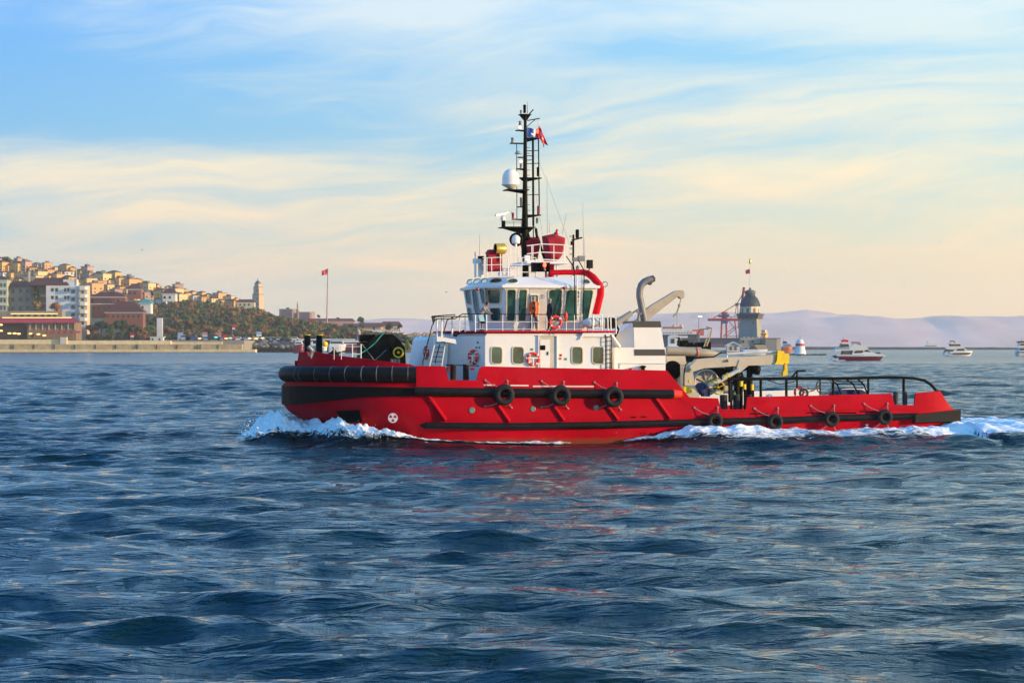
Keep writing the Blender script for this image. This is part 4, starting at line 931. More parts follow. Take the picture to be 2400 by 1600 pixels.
mb = MB(); mb.tube([S(1603, 925, KY-.1), S(1603, 880, KY-.1), S(1606, 856, KY-.1), S(1622, 840, KY-.1), S(1640, 837, KY-.1), S(1672, 836.5, KY-.1), S(1685, 829, KY-.1), S(1692, 826, KY-.1)], .035, 6); part(mb, 'hydraulic_hose', BLK, dc)
mb = MB(); mb.prism([S(x, y, KY-.22) for x, y in ((1823, 821), (1838, 823), (1839, 828), (1850, 829), (1849.5, 850), (1843, 853), (1838, 850), (1838, 854), (1816, 854), (1821, 845), (1822, 833))], (0, .7, 0)); ch = part(mb, 'crane_head', YEL, dc)
mb = MB(); mb.prism([S(x, y, KY-.1) for x, y in ((1839, 853), (1845, 853), (1846.5, 870), (1846, 879), (1835, 881), (1835.5, 872), (1839, 866))], (0, .3, 0)); part(mb, 'hook', YEL, ch)
mb = MB(); mb.tube([S(1733, 866, KY-.25), S(1700, 884, KY-.25), S(1661, 906, KY-.25)], [.10, .13, .13], 10); cy_ = part(mb, 'lift_cylinder', mat('pale_steel', (.6, .6, .6), .3), dc)
for k in range(6):
    x0 = 1664+k*8; y0 = 904-(x0-1661)*.556; mb = MB(); mb.tube([S(x0, y0, KY-.25), S(x0+4, y0-2.2, KY-.25)], .14, 10); part(mb, 'warning_band', YEL if k != 3 else BLK, cy_)
for px, py in ((1618.5, 865), (1730.5, 867), (1706, 845)):
    mb = MB(); mb.lathe(S(px, py, KY-.2), [(0, -.04), (.07, -.04), (.07, .1)], 10, (0, 1, 0)); part(mb, 'pin', GRY, dc)
mb = MB(); mb.prism([S(x, y, KY-.3) for x, y in ((1603, 905), (1608, 905), (1620, 912), (1627, 919), (1604, 920))], (0, .4, 0)); part(mb, 'yellow_guard', YEL, tug)
mb = MB(); mb.prism([S(x, y, KY-.02) for x, y in ((1616, 888), (1620, 896), (1614, 896))], (0, .01, 0)); part(mb, 'warning_triangle', YEL, dc)
# towing winch
c = S(1655, 896, -1.8); mb = MB(); mb.lathe(c, [(0, 0), (.62, 0), (.70, -.04), (.70, .06), (.45, .1), (.45, 2.4), (.70, 2.45), (.70, 2.55)], 28, (0, 1, 0)); tw = part(mb, 'towing_winch', mat('winch_grey', (.36, .36, .35), .5), tug)
mb = MB(); mb.torus(c+Vector((0, -.06, 0)), .66, .05, (0, 1, 0), 28, 6)
for k in range(7): t = 2*PI*k/7; mb.beam(c+Vector((0, -.05, 0)), c+Vector((math.cos(t)*.66, -.05, math.sin(t)*.66)), .05, .06, up=(0, 1, 0))
part(mb, 'drum_flange', CRM, tw)
mb = MB(); mb.lathe(S(1692, 900, -2.2), [(0, -.02), (.33, -.02), (.33, .9), (0, .9)], 18, (0, 1, 0)); part(mb, 'rope_drum', RUB, tw)
wheel('hand_wheel', 1683, 908, -2.9, .34, YEL, 5, tr=.035, parent=tw)
mb = MB(); c = S(1647, 911, -3.2); mb.lathe(c-Vector((.1, 0, 0)), [(0, -.32), (.2, -.3), (.31, -.15), (.32, .15), (.2, .3), (0, .32)], 14, (.2, .1, 1)); mb.box(c+Vector((.15, 0, -.2)), (.35, .5, .4)); part(mb, 'motor_cover', BLUEC, tw)
# second winch behind the casing, dark cover
c = S(1580, 872, -.6); mb = MB(); mb.lathe(c, [(0, 0), (.72, 0), (.72, .3), (.5, .32), (.5, 1.5)], 24, (0, 1, 0)); part(mb, 'aux_winch', GRY, tug)
mb = MB(); mb.prism([S(x, y, -1.2) for x, y in ((1562, 834), (1606, 834), (1610, 860), (1604, 886), (1580, 888), (1566, 878))], (0, .3, 0)); mb.prism([S(x, y, -1.3) for x, y in ((1590, 886), (1606, 884), (1606, 925), (1590, 925))], (0, .3, 0)); part(mb, 'boat_cradle', CRM, tug)
mb = MB(); mb.lathe(S(1577, 867, -1.3), [(0, 0), (.5, 0), (.5, .05)], 20, (0, 1, 0), arc=PI*2); part(mb, 'cradle_opening', SLOT, tug)
# gantry of black posts between winch and rail
mb = MB()
for px, y0, w_ in ((1727, 872, .16), (1737, 880, .1), (1757, 856, .17), (1747, 890, .10), (1764, 900, .09), (1714, 895, .07)): mb.tube([S(px, y0, -1.4), S(px, 962, -1.4)], w_, 8)
mb.tube([S(1700, 862, -1.2), S(1735, 866, -1.2), S(1758, 858, -1.2)], .14, 8); mb.tube([S(1690, 897, -1.3), S(1740, 898, -1.3)], .12, 8); mb.tube([S(1735, 866, -1.4), S(1741, 884, -1.4), S(1752, 890, -1.4)], .07, 8)
mb.bbox(S(1662, 862, -.6).x, S(1735, 862, -.6).x, -.6, 2.5, S(1700, 892, -.6).z, S(1700, 862, -.6).z); tf = part(mb, 'towing_gantry', BLK, tug)
mb = MB(); mb.lathe(S(1773, 866, -1.6), [(.0, -.28), (.2, -.26), (.24, 0), (.2, .2), (0, .24)], 12, (.2, 0, 1)); mb.lathe(S(1761, 856, -1.5), [(0, -.15), (.16, -.12), (.16, .12), (0, .15)], 10, (0, 0, 1)); part(mb, 'gantry_light', BLK, tf)
for px, y0, y1 in ((1744, 900, 912), (1762, 900, 914), (1736, 893, 905)): mb = MB(); mb.tube([S(px, y0, -1.5), S(px, y1, -1.5)], .115, 8); part(mb, 'yellow_band', YEL, tf)
mb = MB(); mb.lathe(S(1719, 924, -2.6), [(.12, -.3), (.14, 0), (.1, .2), (0, .24)], 10); part(mb, 'valve_stand', mat('olive_metal', (.06, .09, .03), .6), tf)
mb = MB(); mb.prism([S(x, y, -2.4) for x, y in ((1700, 903), (1711, 905), (1707, 922), (1697, 922))], (0, .2, 0)); part(mb, 'bracket', CRM, tf)
for px, w_ in ((1696, 9), (1726, 8), (1757, 5)):
    a = S(px, 960, -4.6); b_ = S(px, 926, -4.6); mb = MB(); mb.lathe((a.x, a.y, a.z-.3), [(w_*.0222, 0), (w_*.0222, b_.z-a.z+.3), (w_*.0222+.02, b_.z-a.z+.32), (0, b_.z-a.z+.34)], 14); part(mb, 'deck_bitt', mat('bitt_dark', (.035, .04, .045), .5), tug)
for px in (2099, 2121):
    a = S(px, 950, -5.0); b_ = S(px, 919, -5.0); mb = MB(); mb.lathe((a.x, a.y, a.z-.2), [(.13, 0), (.13, b_.z-a.z+.2), (.15, b_.z-a.z+.22), (0, b_.z-a.z+.24)], 14); part(mb, 'deck_bitt', MATS['bitt_dark'], tug)
# stern tow rail (black pipe), both sides, posts and hoops
rail_px = [(1706, 888), (1783, 887.5), (1900, 886), (1960, 887), (2035, 885), (2095, 884), (2140, 886), (2166, 891), (2182, 901), (2197, 918)]
mb = MB(); mb.tube([S(x, y, -4.7) for x, y in rail_px], [.085]*6+[.08]*4, 10); sr = part(mb, 'stern_rail', BLK, tug)
for px, w_ in ((1783, .075), (1843, .075), (1922, .04), (1953, .065), (2035, .065), (2118, .08), (1710, .08)):
    mb = MB(); mb.tube([S(px, 886, -4.7), S(px, 942, -4.7)], w_, 8); part(mb, 'rail_post', BLK, sr)
mb = MB(); mb.tube([S(1852, 889, -4.6), S(1868, 869, -4.6), S(1888, 869, -4.6)], .05, 8); mb.tube([S(1868, 869, -4.6), S(1868, 910, -4.6)], .05, 8); part(mb, 'tee_post', BLK, sr)
mb = MB()
for pts in ([(1950, 890), (1963, 902), (1972, 924)], [(1985, 890), (2000, 900), (2012, 924)], [(2010, 888), (2024, 900), (2033, 922)]): mb.tube([S(x, y, -3.6) for x, y in pts], .045, 7)
for y in (893, 900, 908): mb.tube([S(1958, y, -3.6), S(2024, y+1, -3.6)], .03, 6)
part(mb, 'hoop_frame', BLK, sr)
for cx, cy, r in ((1840, 885, 40), (1895, 905, 24), (1908, 900, 16)):
    mb = MB(); mb.tube([S(cx-r, cy+6, -3.9), S(cx-r*.3, cy+15, -3.9), S(cx+r*.5, cy+10, -3.9), S(cx+r, cy-2, -3.9)], .03, 6); part(mb, 'slack_rope', mat('old_rope', (.2, .15, .11), .9), sr)
mb = MB(); mb.torus(S(1932, 905, -3.8), .42, .035, (.3, 1, 0), 22, 6, sx=1); mb.torus(S(1884, 921, -3.9), .2, .07, (.3, 1, 0), 18, 6); tag(part(mb, 'coiled_hose', mat('old_rope', (.2, .15, .11), .9), sr), None, None) if False else part(mb, 'coiled_hose', mat('old_rope', (.2, .15, .11), .9), sr)
mb = MB(); mb.lathe(S(1803, 932, -4.2), [(0, -.3), (.17, -.22), (.2, 0), (.16, .15), (0, .21)], 14); o_ = part(mb, 'white_float', WHITE2, tug)
cv = thing('covered_gear', 'dark blue tarpaulin over deck gear under the stern hoops', 'tarpaulin', S(2000, 940, -3.0), ship=True)
mb = MB(); a = S(1968, 914, -3.4); b_ = S(2034, 914, -3.4); mb.prism([S(1966, 940, -3.4), S(1967, 918, -3.4), S(1985, 914, -3.4), S(2020, 913, -3.4), S(2036, 922, -3.4), S(2036, 940, -3.4)], (0, 1.6, 0)); part(mb, 'cover', BLUEC, cv)
# small deck clutter seen in the gap at the stern
mb = MB(); mb.lathe(S(2160, 925, 1.0), [(0, -.12), (.13, -.05), (.13, .05), (0, .12)], 10); part(mb, 'roller', BLK, tug)
# rescue boat (grey inflatable) across the deck
RB = 1.2
rbt = thing('rescue_boat', 'grey inflatable rescue boat with orange lashing behind the crane', 'inflatable boat', S(1615, 835, RB), ship=True)
for yy in (RB-.8, RB+.8):
    P = [S(1562, 822, yy), S(1600, 823, yy), S(1640, 826.5, yy), S(1665, 828, yy), S(1681, 828.5, yy+(.25 if yy < RB else -.25))]
    if yy > RB: P = [Vector((p.x, yy if i < 4 else yy-.3, q_.z)) for i, (p, q_) in enumerate(zip([S(1562, 822, RB-.8), S(1600, 823, RB-.8), S(1640, 826.5, RB-.8), S(1665, 828, RB-.8), S(1681, 828.5, RB-.5)], P))]
    mb = MB(); mb.tube(P, [.25, .25, .25, .22, .10], 14); part(mb, 'tube', RIBG, rbt)
a = S(1565, 836, RB-.8); b_ = S(1668, 838, RB-.8); mb = MB(); mb.add([(a.x, RB-.8, a.z+.1), (b_.x, RB-.6, b_.z+.1), (b_.x+.4, RB, b_.z+.15), (b_.x, RB+.6, b_.z+.1), (a.x, RB+.8, a.z+.1), (a.x, RB, a.z-.3), (b_.x-.3, RB, b_.z-.25)], [(0, 1, 6, 5), (1, 2, 6), (2, 3, 6), (3, 4, 5, 6), (0, 5, 4), (0, 4, 3, 2, 1)]); part(mb, 'boat_bottom', mat('dark_hull', (.04, .04, .045), .5), rbt)
mb = MB(); mb.torus(S(1633, 826, RB-.8), .27, .035, (1, 0, .05), 20, 6); part(mb, 'lashing', ORG, rbt)
mb = MB()
for yy in (RB-.5, RB+.5): mb.tube([S(1625, 806, yy), S(1630, 795, yy), S(1640, 772, yy), S(1668, 769, yy), S(1664, 790, yy), S(1652, 812, yy)], .035, 6)
mb.tube([S(1640, 772, RB-.5), S(1640, 772, RB+.5)], .03, 6); mb.tube([S(1658, 772, RB-.5), S(1656, 766, RB), S(1668, 769, RB+.5)], .03, 6); part(mb, 'roll_bar', mat('dark_alloy', (.12, .12, .13), .35, .4), rbt)
ladder('boat_ladder', S(1653, 812, RB-.6), S(1666, 775, RB-.6), .18, (1, 0, .2), 6, mat('tan_alloy', (.5, .42, .25), .4), .016, rbt)
mb = MB(); mb.box(S(1620, 808, RB), (1.1, .9, .25)); mb.box(S(1600, 804, RB), (.5, .5, .3)); mb.box(S(1655, 810, RB), (.4, .5, .4)); part(mb, 'console', BLK, rbt)
# far side crane with knuckle
C2 = 3.0
fc = part(MB().prism([S(x, y, C2) for x, y in ((1440, 800), (1438, 786), (1470, 768), (1512, 736), (1520, 744), (1515, 760), (1460, 815))], (0, .6, 0)), 'far_crane', mat('weathered_beige', (.38, .34, .28), .6, var=.15), tug)
mb = MB(); mb.prism([S(x, y, C2-.1) for x, y in ((1512, 727), (1530, 714), (1583, 682), (1592, 680), (1601, 680), (1604, 686), (1603.5, 699), (1597, 700), (1590, 694), (1520, 749), (1513, 745))], (0, .45, 0)); part(mb, 'far_boom', MATS['weathered_beige'], fc)
mb = MB(); mb.tube([S(1443, 757, C2-.2), S(1460, 747, C2-.2), S(1480, 733, C2-.2)], [.17, .19, .15], 12); mb.tube([S(1480, 735, C2-.2), S(1500, 722, C2-.2)], .05, 8); part(mb, 'far_cylinder', mat('grey_ram', (.30, .29, .27), .5), fc)
mb = MB(); mb.tube([S(1448, 772, C2-.3), S(1430, 757, C2-.3)], .04, 6); mb.tube([S(1440, 764, C2-.3), S(1458, 776, C2-.3), S(1462, 782, C2-.3), S(1447, 797, C2-.3)], .04, 6); part(mb, 'crane_hose', BLK, fc)
mb = MB(); mb.tube([S(1597, 698, C2), S(1592, 715, C2), S(1589, 725, C2), S(1586, 740, C2)], .03, 6); mb.tube([S(1593, 714, C2), S(1586, 734, C2), S(1578, 742, C2)], .05, 6); mb.sphere(S(1592, 716, C2), .09, 8); mb.tube([S(1587, 737, C2), S(1586, 764, C2)], .02, 5); part(mb, 'crane_hook', MATS['grey_ram'], fc)
for px, y0, y1 in ((1469, 742, 752), (1495, 725, 735)): mb = MB(); mb.box(S(px, (y0+y1)/2, C2-.3), (.12, .1, .25)); part(mb, 'crane_clamp', GRY, fc)

# ---------------------------------------------------------------- people
SKIN = mat('skin', (.38, .20, .14), .6, var=.05); HAIRD = mat('dark_hair', (.03, .022, .018), .8); HAIRG = mat('grey_hair', (.25, .24, .22), .8)
def person(label, base, face, cloth, trousers, hair, bend=0.0, arms='down', H=1.75, open_front=None):
    """one continuous skinned body; base = point between the feet (ship frame), face = heading in the ship frame"""
    t = thing('person', label, 'person', base, ship=True)
    s = H/1.75; q = bend
    hip = Vector((0, 0, .93)); ch_ = hip+Vector((math.sin(q)*.38, 0, math.cos(q)*.38)); nk = ch_+Vector((math.sin(q)*.16, 0, math.cos(q)*.16)); q2 = q*.8
    hd = nk+Vector((math.sin(q2)*.10, 0, math.cos(q2)*.10)); tp = hd+Vector((math.sin(q2)*.13, 0, math.cos(q2)*.13))
    V = [hip, ch_, nk, hd, tp]; E = [(0, 1), (1, 2), (2, 3), (3, 4)]; RD = [(.15, .13), (.18, .12), (.06, .06), (.085, .08), (.07, .07)]
    for sg in (-1, 1):
        i = len(V); k = Vector((.02*sg, sg*.12, .50)); a = Vector((-.01*sg, sg*.14, .09)); f = Vector((.15, sg*.15, .04))
        V += [Vector((0, sg*.09, .82)), k, a, f]; E += [(0, i), (i, i+1), (i+1, i+2), (i+2, i+3)]; RD += [(.10, .10), (.082, .082), (.065, .065), (.045, .035)]
        i = len(V); sh = ch_+Vector((0, sg*.175, .05))
        if arms == 'down': el_ = sh+Vector((-.02, sg*.07, -.28)); hn = el_+Vector((.07, -sg*.01, -.24)); fg = hn+Vector((.02, 0, -.09))
        elif arms == 'pocket': el_ = sh+Vector((-.03, sg*.035, -.28)); hn = el_+Vector((.09, -sg*.03, -.21)); fg = hn+Vector((.04, -sg*.02, -.05))
        else: el_ = sh+Vector((.16, sg*.06, -.22)); hn = el_+Vector((.22, -sg*.05, -.12)); fg = hn+Vector((.07, 0, -.03))
        V += [sh, el_, hn, fg]; E += [(1, i), (i, i+1), (i+1, i+2), (i+2, i+3)]; RD += [(.07, .07), (.052, .052), (.035, .035), (.03, .02)]
    me = bpy.data.meshes.new('body'); me.from_pydata([v*s for v in V], E, []); ob = bpy.data.objects.new('body', me); COL.objects.link(ob)
    md = ob.modifiers.new('skin', 'SKIN'); md.use_smooth_shade = True
    for i, r_ in enumerate(RD): me.skin_vertices[0].data[i].radius = (r_[0]*s, r_[1]*s)
    me.skin_vertices[0].data[0].use_root = True
    ob.modifiers.new('sub', 'SUBSURF').levels = 1; ob.modifiers['sub'].render_levels = 1
    dg = bpy.context.evaluated_depsgraph_get(); m2 = bpy.data.meshes.new_from_object(ob.evaluated_get(dg)); ob.modifiers.clear(); ob.data = m2
    m2.materials.clear()
    for m_ in (cloth, trousers, SKIN, BLK, open_front or cloth): m2.materials.append(m_)
    hands = [V[i]*s for i in (12, 20)]
    for p_ in m2.polygons:
        c = p_.center; p_.use_smooth = True
        if c.z < .12*s and c.x > -.05: mi = 3
        elif any((c-h_).length < .10*s for h_ in hands): mi = 2
        elif (c-hd*s).length < .17*s and (c-nk*s).dot(hd-nk) > 0: mi = 2
        elif c.z < .86*s and abs(c.y) < .2*s and bend < .3: mi = 1
        elif c.z < .86*s and bend >= .3 and c.x < .25: mi = 1
        elif c.x > .06*s and abs(c.y) < .055*s and open_front: mi = 4
        else: mi = 0
        p_.material_index = mi
    ob.parent = t
    mb = MB(); hc = hd*s+Vector((-.015, 0, .06)); 
    mb.sphere(hc, (.10*s, .088*s, .105*s), 14); hh = mb.build('hair', hair, t)
    mb = MB(); fcx = hd*s+Vector((.085, 0, .02)); mb.sphere(fcx+Vector((.012, 0, 0)), (.022, .014, .02), 6); mb.sphere(hd*s+Vector((.0, .085, .01)), (.02, .01, .03), 6); mb.sphere(hd*s+Vector((.0, -.085, .01)), (.02, .01, .03), 6); mb.build('face', SKIN, t)
    if open_front is not None or True:
        mb = MB(); w_ = [hip+Vector((0, 0, -.24 if open_front else -.10)), hip+Vector((0, 0, .12)), ch_, ch_+Vector((0, 0, .09)), nk]; rr = [.185, .165, .18, .165, .075]; V2 = []; n_ = 18
        for p0_, r0_ in zip(w_, rr):
            for j in range(n_): a_ = 2*PI*j/n_; V2.append((p0_+Vector((math.cos(a_)*r0_*.72, math.sin(a_)*r0_*1.08, 0)))*s)
        F2 = [(i*n_+j, i*n_+(j+1) % n_, (i+1)*n_+(j+1) % n_, (i+1)*n_+j) for i in range(4) for j in range(n_) if not (open_front and j in (0, n_-1))]
        mb.add(V2, F2, 0, True); mb.build('jacket', cloth, t)
    t.matrix_world = SHIPM @ Matrix.Translation(Vector(base)) @ Matrix.Rotation(face, 4, 'Z')
    return t
zf = zBD+.09
JO = mat('orange_jacket', (.95, .13, .005), .7, var=.1, bump=.4, bscale=12); NAVY = mat('navy_cloth', (.012, .016, .035), .8, bump=.4, bscale=12)
JEAN = mat('blue_jeans', (.06, .11, .17), .8, bump=.3); GREYC = mat('grey_sweater', (.28, .27, .30), .8); DNAVY = mat('dark_trousers', (.012, .013, .02), .8)
def foot(px, yl): q = S(px, 776, yl); return Vector((q.x, yl, zf))
person('person in an open orange jacket standing by the wheelhouse door', foot(1251, -4.05), R(-95), JO, JEAN, HAIRG, 0, 'pocket', 1.80, NAVY)
person('person in dark navy clothes standing side-on behind the railing', foot(1289, -4.05), R(200), NAVY, DNAVY, HAIRG, 0.03, 'down', 1.68)
person('person in a grey top bent over the railing in front of the wheelhouse', foot(1126, -4.0), R(-35), GREYC, mat('pale_trousers', (.30, .30, .36), .8), HAIRD, 0.75, 'reach', 1.62)
nb = thing('notice_board', 'pale blue board hung on the bridge railing beside the bent person', 'board', S(1130, 745, DHY), ship=True)
mb = MB(); mb.prism([S(x, y, DHY-.02) for x, y in ((1121, 738), (1133, 738), (1136, 753), (1125, 753))], (0, .03, 0)); part(mb, 'panel', mat('pale_blue_panel', (.35, .60, .72), .5), nb)
mb = MB(); mb.prism([S(x, y, DHY-.01) for x, y in ((1122, 753), (1137, 753), (1137, 758), (1128, 758))], (0, .05, 0)); part(mb, 'tray', BLK, nb)
# ================================================================ FOAM along the tug
fm = bpy.data.materials.new('sea_foam'); fm.use_nodes = True; n = NT(fm.node_tree)
out = n.n('ShaderNodeOutputMaterial'); p = n.n('ShaderNodeBsdfPrincipled'); g = n.n('ShaderNodeTexCoord').outputs['Object']
de_ = n.n('ShaderNodeAttribute', attribute_name='dens').outputs['Fac']
mp = n.n('ShaderNodeMapping'); n.l(g, mp.inputs[0]); mp.inputs['Scale'].default_value = (.55, 1, 1); mp.inputs['Rotation'].default_value = (0, 0, R(-12))
f1 = n.noise(mp.outputs[0], 3.6, 10, .74, 1.2); f2 = n.noise(g, 9, 5, .7)
al = n.m('MULTIPLY', n.m('SUBTRACT', n.m('ADD', n.m('MULTIPLY', f1, 1.9), de_), 1.40), 4.5, clamp=True)
n.l(al, p.inputs['Alpha'])
n.l(n.ramp(f1, [(.3, (.58, .74, .82)), (.55, (.92, .94, .95))]), p.inputs['Base Color']); p.inputs['Roughness'].default_value = 1.0
p.inputs['Specular IOR Level'].default_value = 0.0; p.inputs['Subsurface Weight'].default_value = .0
b = n.n('ShaderNodeBump'); b.inputs['Strength'].default_value = .25; b.inputs['Distance'].default_value = .10; n.l(n.m('ADD', f2, n.m('MULTIPLY', f1, 1.5)), b.inputs['Height']); n.l(b.outputs[0], p.inputs['Normal'])
n.l(p.outputs[0], out.inputs[0])
def xpx(px): return S(px, 1040, -6).x
dens_px = [(560, 0, 1.2), (590, .55, 1.6), (620, 1.0, 2.3), (700, 1.05, 2.6), (860, 1.0, 2.3), (930, .95, 1.5), (990, .95, .9), (1050, .95, .7), (1110, 1.0, .8), (1150, 1.1, 1.1), (1300, 1.05, .9), (1345, .3, .3), (1430, .2, .2), (1480, .65, .6),
           (1540, .85, 1.5), (1600, .88, 2.4), (1700, .82, 3.0), (1850, .68, 3.2), (2000, .66, 2.6), (2150, .78, 3.0), (2260, .98, 4.8), (2420, .92, 6.2), (2700, .6, 6), (3000, .3, 7), (3300, 0, 8)]
dX = [xpx(a) for a, _, _ in dens_px]; dR = [b_ for _, b_, _ in dens_px]; dW = [c for _, _, c in dens_px]
def foam(name, x0, x1, d0, d1, nx, nd, lump):
    xs = np.linspace(x0, x1, nx); ds = np.linspace(d0, d1, nd)
    XL, DD = np.meshgrid(xs, ds, indexing='ij'); hf = np.interp(XL, hbx, hby); YL = -(hf+DD)
    gx_ = OX+XL*cY-YL*sY; gy_ = OY+XL*sY+YL*cY
    h, dx_, dy_, _, _, _ = sea(gx_, gy_, np.full_like(gx_, .174))
    rho = np.interp(XL, dX, dR, left=0, right=0); wd = np.interp(XL, dX, dW)
    edge = np.where(DD < 0, 1, np.exp(-(np.clip(DD/wd, 0, 9))**4)); rho = rho*edge
    lp = np.zeros_like(XL)
    for i in range(nx):
        for j in range(nd):
            if rho[i, j] > .08:
                lp[i, j] = mnoise.fractal(Vector((XL[i, j]*2.2, DD[i, j]*2.6, 2.7)), .95, 2.1, 6)+.25
    z = h+.06+np.clip(rho, 0, 1)*lump*(np.interp(XL, [xpx(880), xpx(1010)], [1, .25]) if lump > .2 else 1)*np.clip(lp+.15, 0, 2)
    co = np.stack([gx_+dx_, gy_+dy_, z], -1).reshape(-1, 3).astype(np.float32)
    idx = np.arange(nx*nd).reshape(nx, nd); q = np.stack([idx[:-1, :-1], idx[1:, :-1], idx[1:, 1:], idx[:-1, 1:]], -1).reshape(-1, 4)
    keep = rho.reshape(-1)[q].max(1) > .08
    o = np_mesh(name, co, q[keep], fm, {'dens': rho+.0*lp}); o['kind'] = 'stuff'; return o
foam('bow_wave_foam', XB-3.2, xpx(1120), -1.6, 3.4, 330, 110, .34)
foam('side_foam', xpx(1060), XS+.2, -.4, 4.2, 460, 70, .11)
foam('wake_foam', XS+.1, XS+42, -9.5, 8.5, 420, 200, .07)
# spray thrown up at the bow
mb = MB()
for i in range(900):
    t = random.random()**1.3; px = 585+t*330; x = xpx(px); d = random.gauss(.9, .7); yl = -(float(np.interp(x, hbx, hby))+max(-.1, d))
    hgt = float(np.interp(x, CRX, CRH)); z = hgt*random.uniform(.5, 1.0)+abs(random.gauss(0, .20))*(1.4 if px < 700 else .9)+.05
    r = random.uniform(.01, .035); q = Vector((x, yl, z)); q = SHIPM @ q
    a = [q+Vector((random.uniform(-1, 1), random.uniform(-1, 1), random.uniform(-1, 1)))*r*1.6 for _ in range(4)]
    mb.add(a, [(0, 1, 2), (0, 1, 3), (1, 2, 3), (0, 2, 3)], 0)
sp = mb.build('bow_spray', mat('spray_white', (.85, .88, .92), .6, var=0)); sp['kind'] = 'stuff'

# ================================================================ LEFT SHORE
STONE = mat('quay_stone', (.46, .33, .18), .85, var=.3, scale=.25, bump=.6, bscale=1.5)
STONE2 = mat('pale_coping', (.82, .64, .34), .8, var=.15, scale=.3)
TERR = mat('hill_ground', (.07, .065, .035), .95, var=.4, scale=.05)
ROCK = mat('breakwater_rock', (.20, .18, .15), .9, var=.4, scale=.6)
sky_px = [(-300, 602), (0, 613), (60, 614), (110, 624), (200, 638), (260, 650), (320, 662), (400, 677), (480, 692), (560, 708), (600, 716), (640, 732), (700, 744), (760, 753), (830, 762), (940, 784), (1020, 793), (1200, 797)]
SPX, SPY = [a for a, _ in sky_px], [b_+6 for _, b_ in sky_px]
NEARD, FARD = 1690.0, 2650.0
def ground(px, t):
    y0 = 797.0; y1 = float(np.interp(px, SPX, SPY)); py = y0+(y1-y0)*t; D = NEARD+(FARD-NEARD)*t
    return W(px, py, D)
mb = MB(); NX, NT_ = 150, 26; V = []
for j in range(NT_+1):
    for i in range(NX+1):
        px = -300+1500*i/NX; t = j/(NT_-2); q = ground(px, min(t, 1)); 
        if t > 1: q = q+Vector((0, 200*(t-1)*12, -40*(t-1)*12))
        V.append((q.x, q.y, q.z+1.2*mnoise.noise(Vector((px*.05, t*9, 1)))*(1 if 0 < t < 1 else 0)))
mb.add(V, [(j*(NX+1)+i, j*(NX+1)+i+1, (j+1)*(NX+1)+i+1, (j+1)*(NX+1)+i) for j in range(NT_) for i in range(NX)], 0, True)
o = mb.build('hill', TERR); o['kind'] = 'structure'
mb = MB(); a = W(-300, 797, NEARD+2); b_ = W(1200, 797, NEARD+2); zq = W(0, 797, NEARD+2).z
mb.bbox(a.x, W(600, 797, NEARD).x, 1615, NEARD+4, -1, zq-.3); o = mb.build('promenade', mat('promenade_paving', (.30, .28, .25), .85)); o['kind'] = 'structure'
mb = MB(); mb.bbox(W(590, 797, NEARD).x, W(1200, 797, NEARD).x, 1690, NEARD+6, -1, W(0, 808, NEARD).z); o = mb.build('shore_bank', ROCK); o['kind'] = 'structure'
# quay wall: thing with coping blocks and lower ledge
QD = 1585.0
qy = thing('quay_wall', 'long sunlit stone quay wall with a low ledge along the left shore', 'quay wall', W(300, 826, QD))
def bx(name, m_, parent, x0, x1, y0, y1, D, dep, kind=None):
    a = W(x0, y0, D); b_ = W(x1, y1, D); mb = MB(); mb.bbox(a.x, b_.x, D, D+dep, b_.z, a.z); return part(mb, name, m_, parent, kind)
bx('ledge', STONE2, qy, -120, 598, 818.5, 830, QD, 12)
for i in range(14):
    x0 = -120+i*49.2; bx('wall_panel', STONE, qy, x0+.4, min(x0+48.8, 567), 806.5, 822, QD+8+(i % 3)*.25, 10)
bx('tide_line', mat('wet_dark_stone', (.05, .05, .035), .7), qy, -120, 598.5, 825, 831, QD-.3, 3); bx('parapet', STONE2, qy, -120, 140, 795.5, 806, QD+16, 4); bx('parapet', STONE2, qy, 152, 400, 798, 806.5, QD+18, 4); bx('parapet', STONE2, qy, 400, 520, 801, 806.5, QD+22, 4)
for i in range(11):
    bx('ladder_recess', mat('wet_dark_stone', (.05, .05, .035), .7), qy, 30+i*48, 32+i*48, 808, 818, QD+7.6, 1)
bx('gatehouse', mat('cream_plaster', (.62, .56, .44), .8), qy, 141, 156, 790, 806, QD+14, 4)
# generic block building
WINM = mat('dark_window', (.03, .035, .04), .2, spec=.8); ROOFT = mat('terracotta_roof', (.17, .045, .03), .85, var=.3, scale=.3, bump=.4, bscale=3); ROOFD = mat('dark_red_roof', (.09, .028, .028), .85, var=.3, scale=.3)
def block(t, x0, x1, y0, y1, D, dep, m_, name='wall', rot=0):
    a = W(x0, y0, D); b_ = W(x1, y1, D); mb = MB(); mb.box(((a.x+b_.x)/2, D+dep/2, (a.z+b_.z)/2), (b_.x-a.x, dep, a.z-b_.z), 0, rot); return part(mb, name, m_, t)
def hip(t, x0, x1, yr, ye, D, dep, m_=ROOFT, ridge=.5, name='roof'):
    a = W(x0, ye, D); b_ = W(x1, ye, D); zr = W(x0, yr, D).z; w_ = b_.x-a.x; ins = w_*(1-ridge)/2; o_ = .4
    V = [(a.x-o_, D-o_, a.z), (b_.x+o_, D-o_, a.z), (b_.x+o_, D+dep+o_, a.z), (a.x-o_, D+dep+o_, a.z), (a.x+ins, D+dep/2, zr), (b_.x-ins, D+dep/2, zr)]
    mb = MB(); mb.add(V, [(0, 1, 5, 4), (1, 2, 5), (2, 3, 4, 5), (3, 0, 4), (3, 2, 1, 0)]); return part(mb, name, m_, t)
